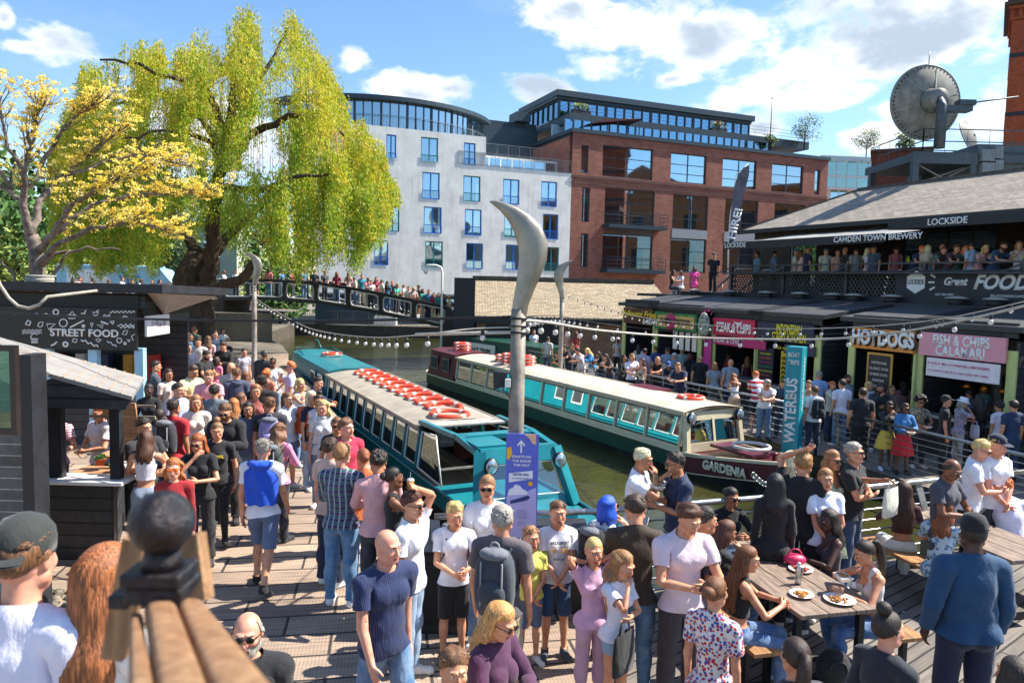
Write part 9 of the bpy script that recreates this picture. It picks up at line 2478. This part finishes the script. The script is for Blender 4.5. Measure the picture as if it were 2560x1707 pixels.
for px in(560,590,640,672,705,731,760,786,812,842,871,888,905,918,928,941,954,968,981,992,1009,1022,1034,1047,1058,1072,1086,1098,1110,1124,1150,1184,1201,1170):
 fem=rb.random()<.5;L_.append(f"{px} 690 {rb.uniform(1.6, 1.82):.2f} {rb.choice([-90, 90, 0, 20, 180, -60, 60])} {'f' if fem else 'm'} {rb.choice([0, 1, 1, 2, 3])} {rb.choice(['long', 'wavy', 'bun', 'bob']) if fem else 'short'},{rb.choice(['k', 'd', 'n', 'l', 'y'])} tee,{rb.choice(['W', 'W', 'K', 'N', '983048', '38a088', 'c8a8a0', '4878a0', 'd8d0c0', '3c3c44', '2c8c9c', 'c86c7c'])} {rb.choice(['jeans,J', 'jeans,K', 'trousers,c8c0b0', 'shorts,K'])} {rb.choice(['stand', 'hold', 'relax', 'phone', 'hip1'])}")
crowd('\n'.join(L_),0,'on footbridge','people crossing the footbridge',brid)
def towp(px,py,H):
 q=on_y(px,700,43.5+(int(px)%3));return 1.57,(q[0],q[1])
L_=[]
for px in(140,167,183,199,231,257,271,306,330,352,381,399,424,445,468):
 fem=rb.random()<.5;L_.append(f"{px} 690 {rb.uniform(1.6, 1.82):.2f} {rb.choice([-90, 90, 0, 180])} {'f' if fem else 'm'} {rb.choice([1, 1, 2])} {'long' if fem else 'short'},{rb.choice(['k', 'd', 'n'])} tee,{rb.choice(['W', 'W', 'N', 'c8a8a0', '78a8d0', 'd8b0b8', 'b8c8d8'])} jeans,{rb.choice(['J', 'K', 'N'])} {rb.choice(['stand', 'relax'])}")
crowd('\n'.join(L_),0,'on far towpath','people on the towpath',towp)
crowd('''175 1010 1.7 30 m 1 short,k tee,c86c78 jeans,K hold xy=-6.5,10.4 pat=navystr|server in pink striped T-shirt behind the kiosk counter
232 1015 1.7 -30 m 1 short,o tee,e0dce4 jeans,K hold xy=-5.95,10.6|man in white T-shirt at the far side of the kiosk
1980 860 1.7 200 f 1 long,n tank,c8c0c0 jeans,K hold xy=10.75,22.2 gz=-.5|stall holder with brown hair inside the Indonesian kitchen stall
1690 830 1.7 200 m 1 short,k tee,2c3c34 jeans,K hold xy=7.5,29.6 gz=-.5|stall holder in dark green inside the leaf patterned stall
2130 880 1.7 200 m 2 short,k tee,28282c jeans,K hold xy=11.6,20.4 gz=-.5|stall holder in black beside the hotdog chalkboard''',0,'serving','people serving food')
def stick(P,name,m,mb,bone='chest'):
 v=(np.array(mb.v)-P['rest'][bone])@P['R'][bone].T+P['pos'][bone];v=P['xf'](v);mb.v=[tuple(p)for p in v];return mb.build(name,m,P['o'])
def print_text(P,txt,z,w,size,col,y=-.155,name='print'):
 o=lettering(txt,size,mat('ink_'+col,col,.7),None,(0,0,0),ext=.004,bold=.03,width=w);me=o.data;n=len(me.vertices);co=np.empty(n*3);me.vertices.foreach_get('co',co);co=co.reshape(-1,3)
 q=np.stack([co[:,0],y+.9*co[:,0]**2-co[:,2]+0*co[:,0],z+co[:,1]],1);v=(q-P['rest']['chest'])@P['R']['chest'].T+P['pos']['chest'];v=P['xf'](v);me.vertices.foreach_set('co',v.ravel());me.update();o.rotation_euler=(0,0,0);o.parent=P['o'];o.name=name
print_text(ALL['bp'],'BRIDGEPORT',1.36,.22,.035,'#2c3458',-.145);print_text(ALL['bp'],'9   52',1.27,.18,.045,'#e0a030',-.15);print_text(ALL['bp'],'ROCK CLUB',1.18,.16,.022,'#2c3458',-.15)
print_text(ALL['yel'],'ORIGINAL',1.30,.2,.045,'#d8c020',-.165)
b=MB();rows_=[]
for i,z in enumerate(np.linspace(1.47,1.02,12)):
 f=i/11;w=.19+.02*math.sin(f*3);rows_.append([(w*math.sin(a)*(1.0 if f>.1 else .75),.035+.125*max(.25,math.cos(a))+.01*math.sin(7*a+4*f)-(.02 if f<.1 else 0),z+.008*math.sin(9*a))for a in np.linspace(-1.35,1.35,26)])
b.grid(rows_);b.grid([[(p[0]*.96,p[1]-.02,p[2])for p in r][::-1]for r in rows_]);b.tube([(-.13,.02,1.47),(-.1,.10,1.49),(0,.15,1.47),(.1,.10,1.49),(.13,.02,1.47)],[.03,.045,.055,.045,.03],10);b.tube([(-.10,-.02,1.48),(-.12,-.12,1.40),(-.07,-.155,1.28)],.03,8);b.tube([(.10,-.02,1.48),(.12,-.12,1.40),(.07,-.155,1.28)],.03,8)
stick(ALL['hood'],'draped_hoodie',cloth('#1850c8'),b)
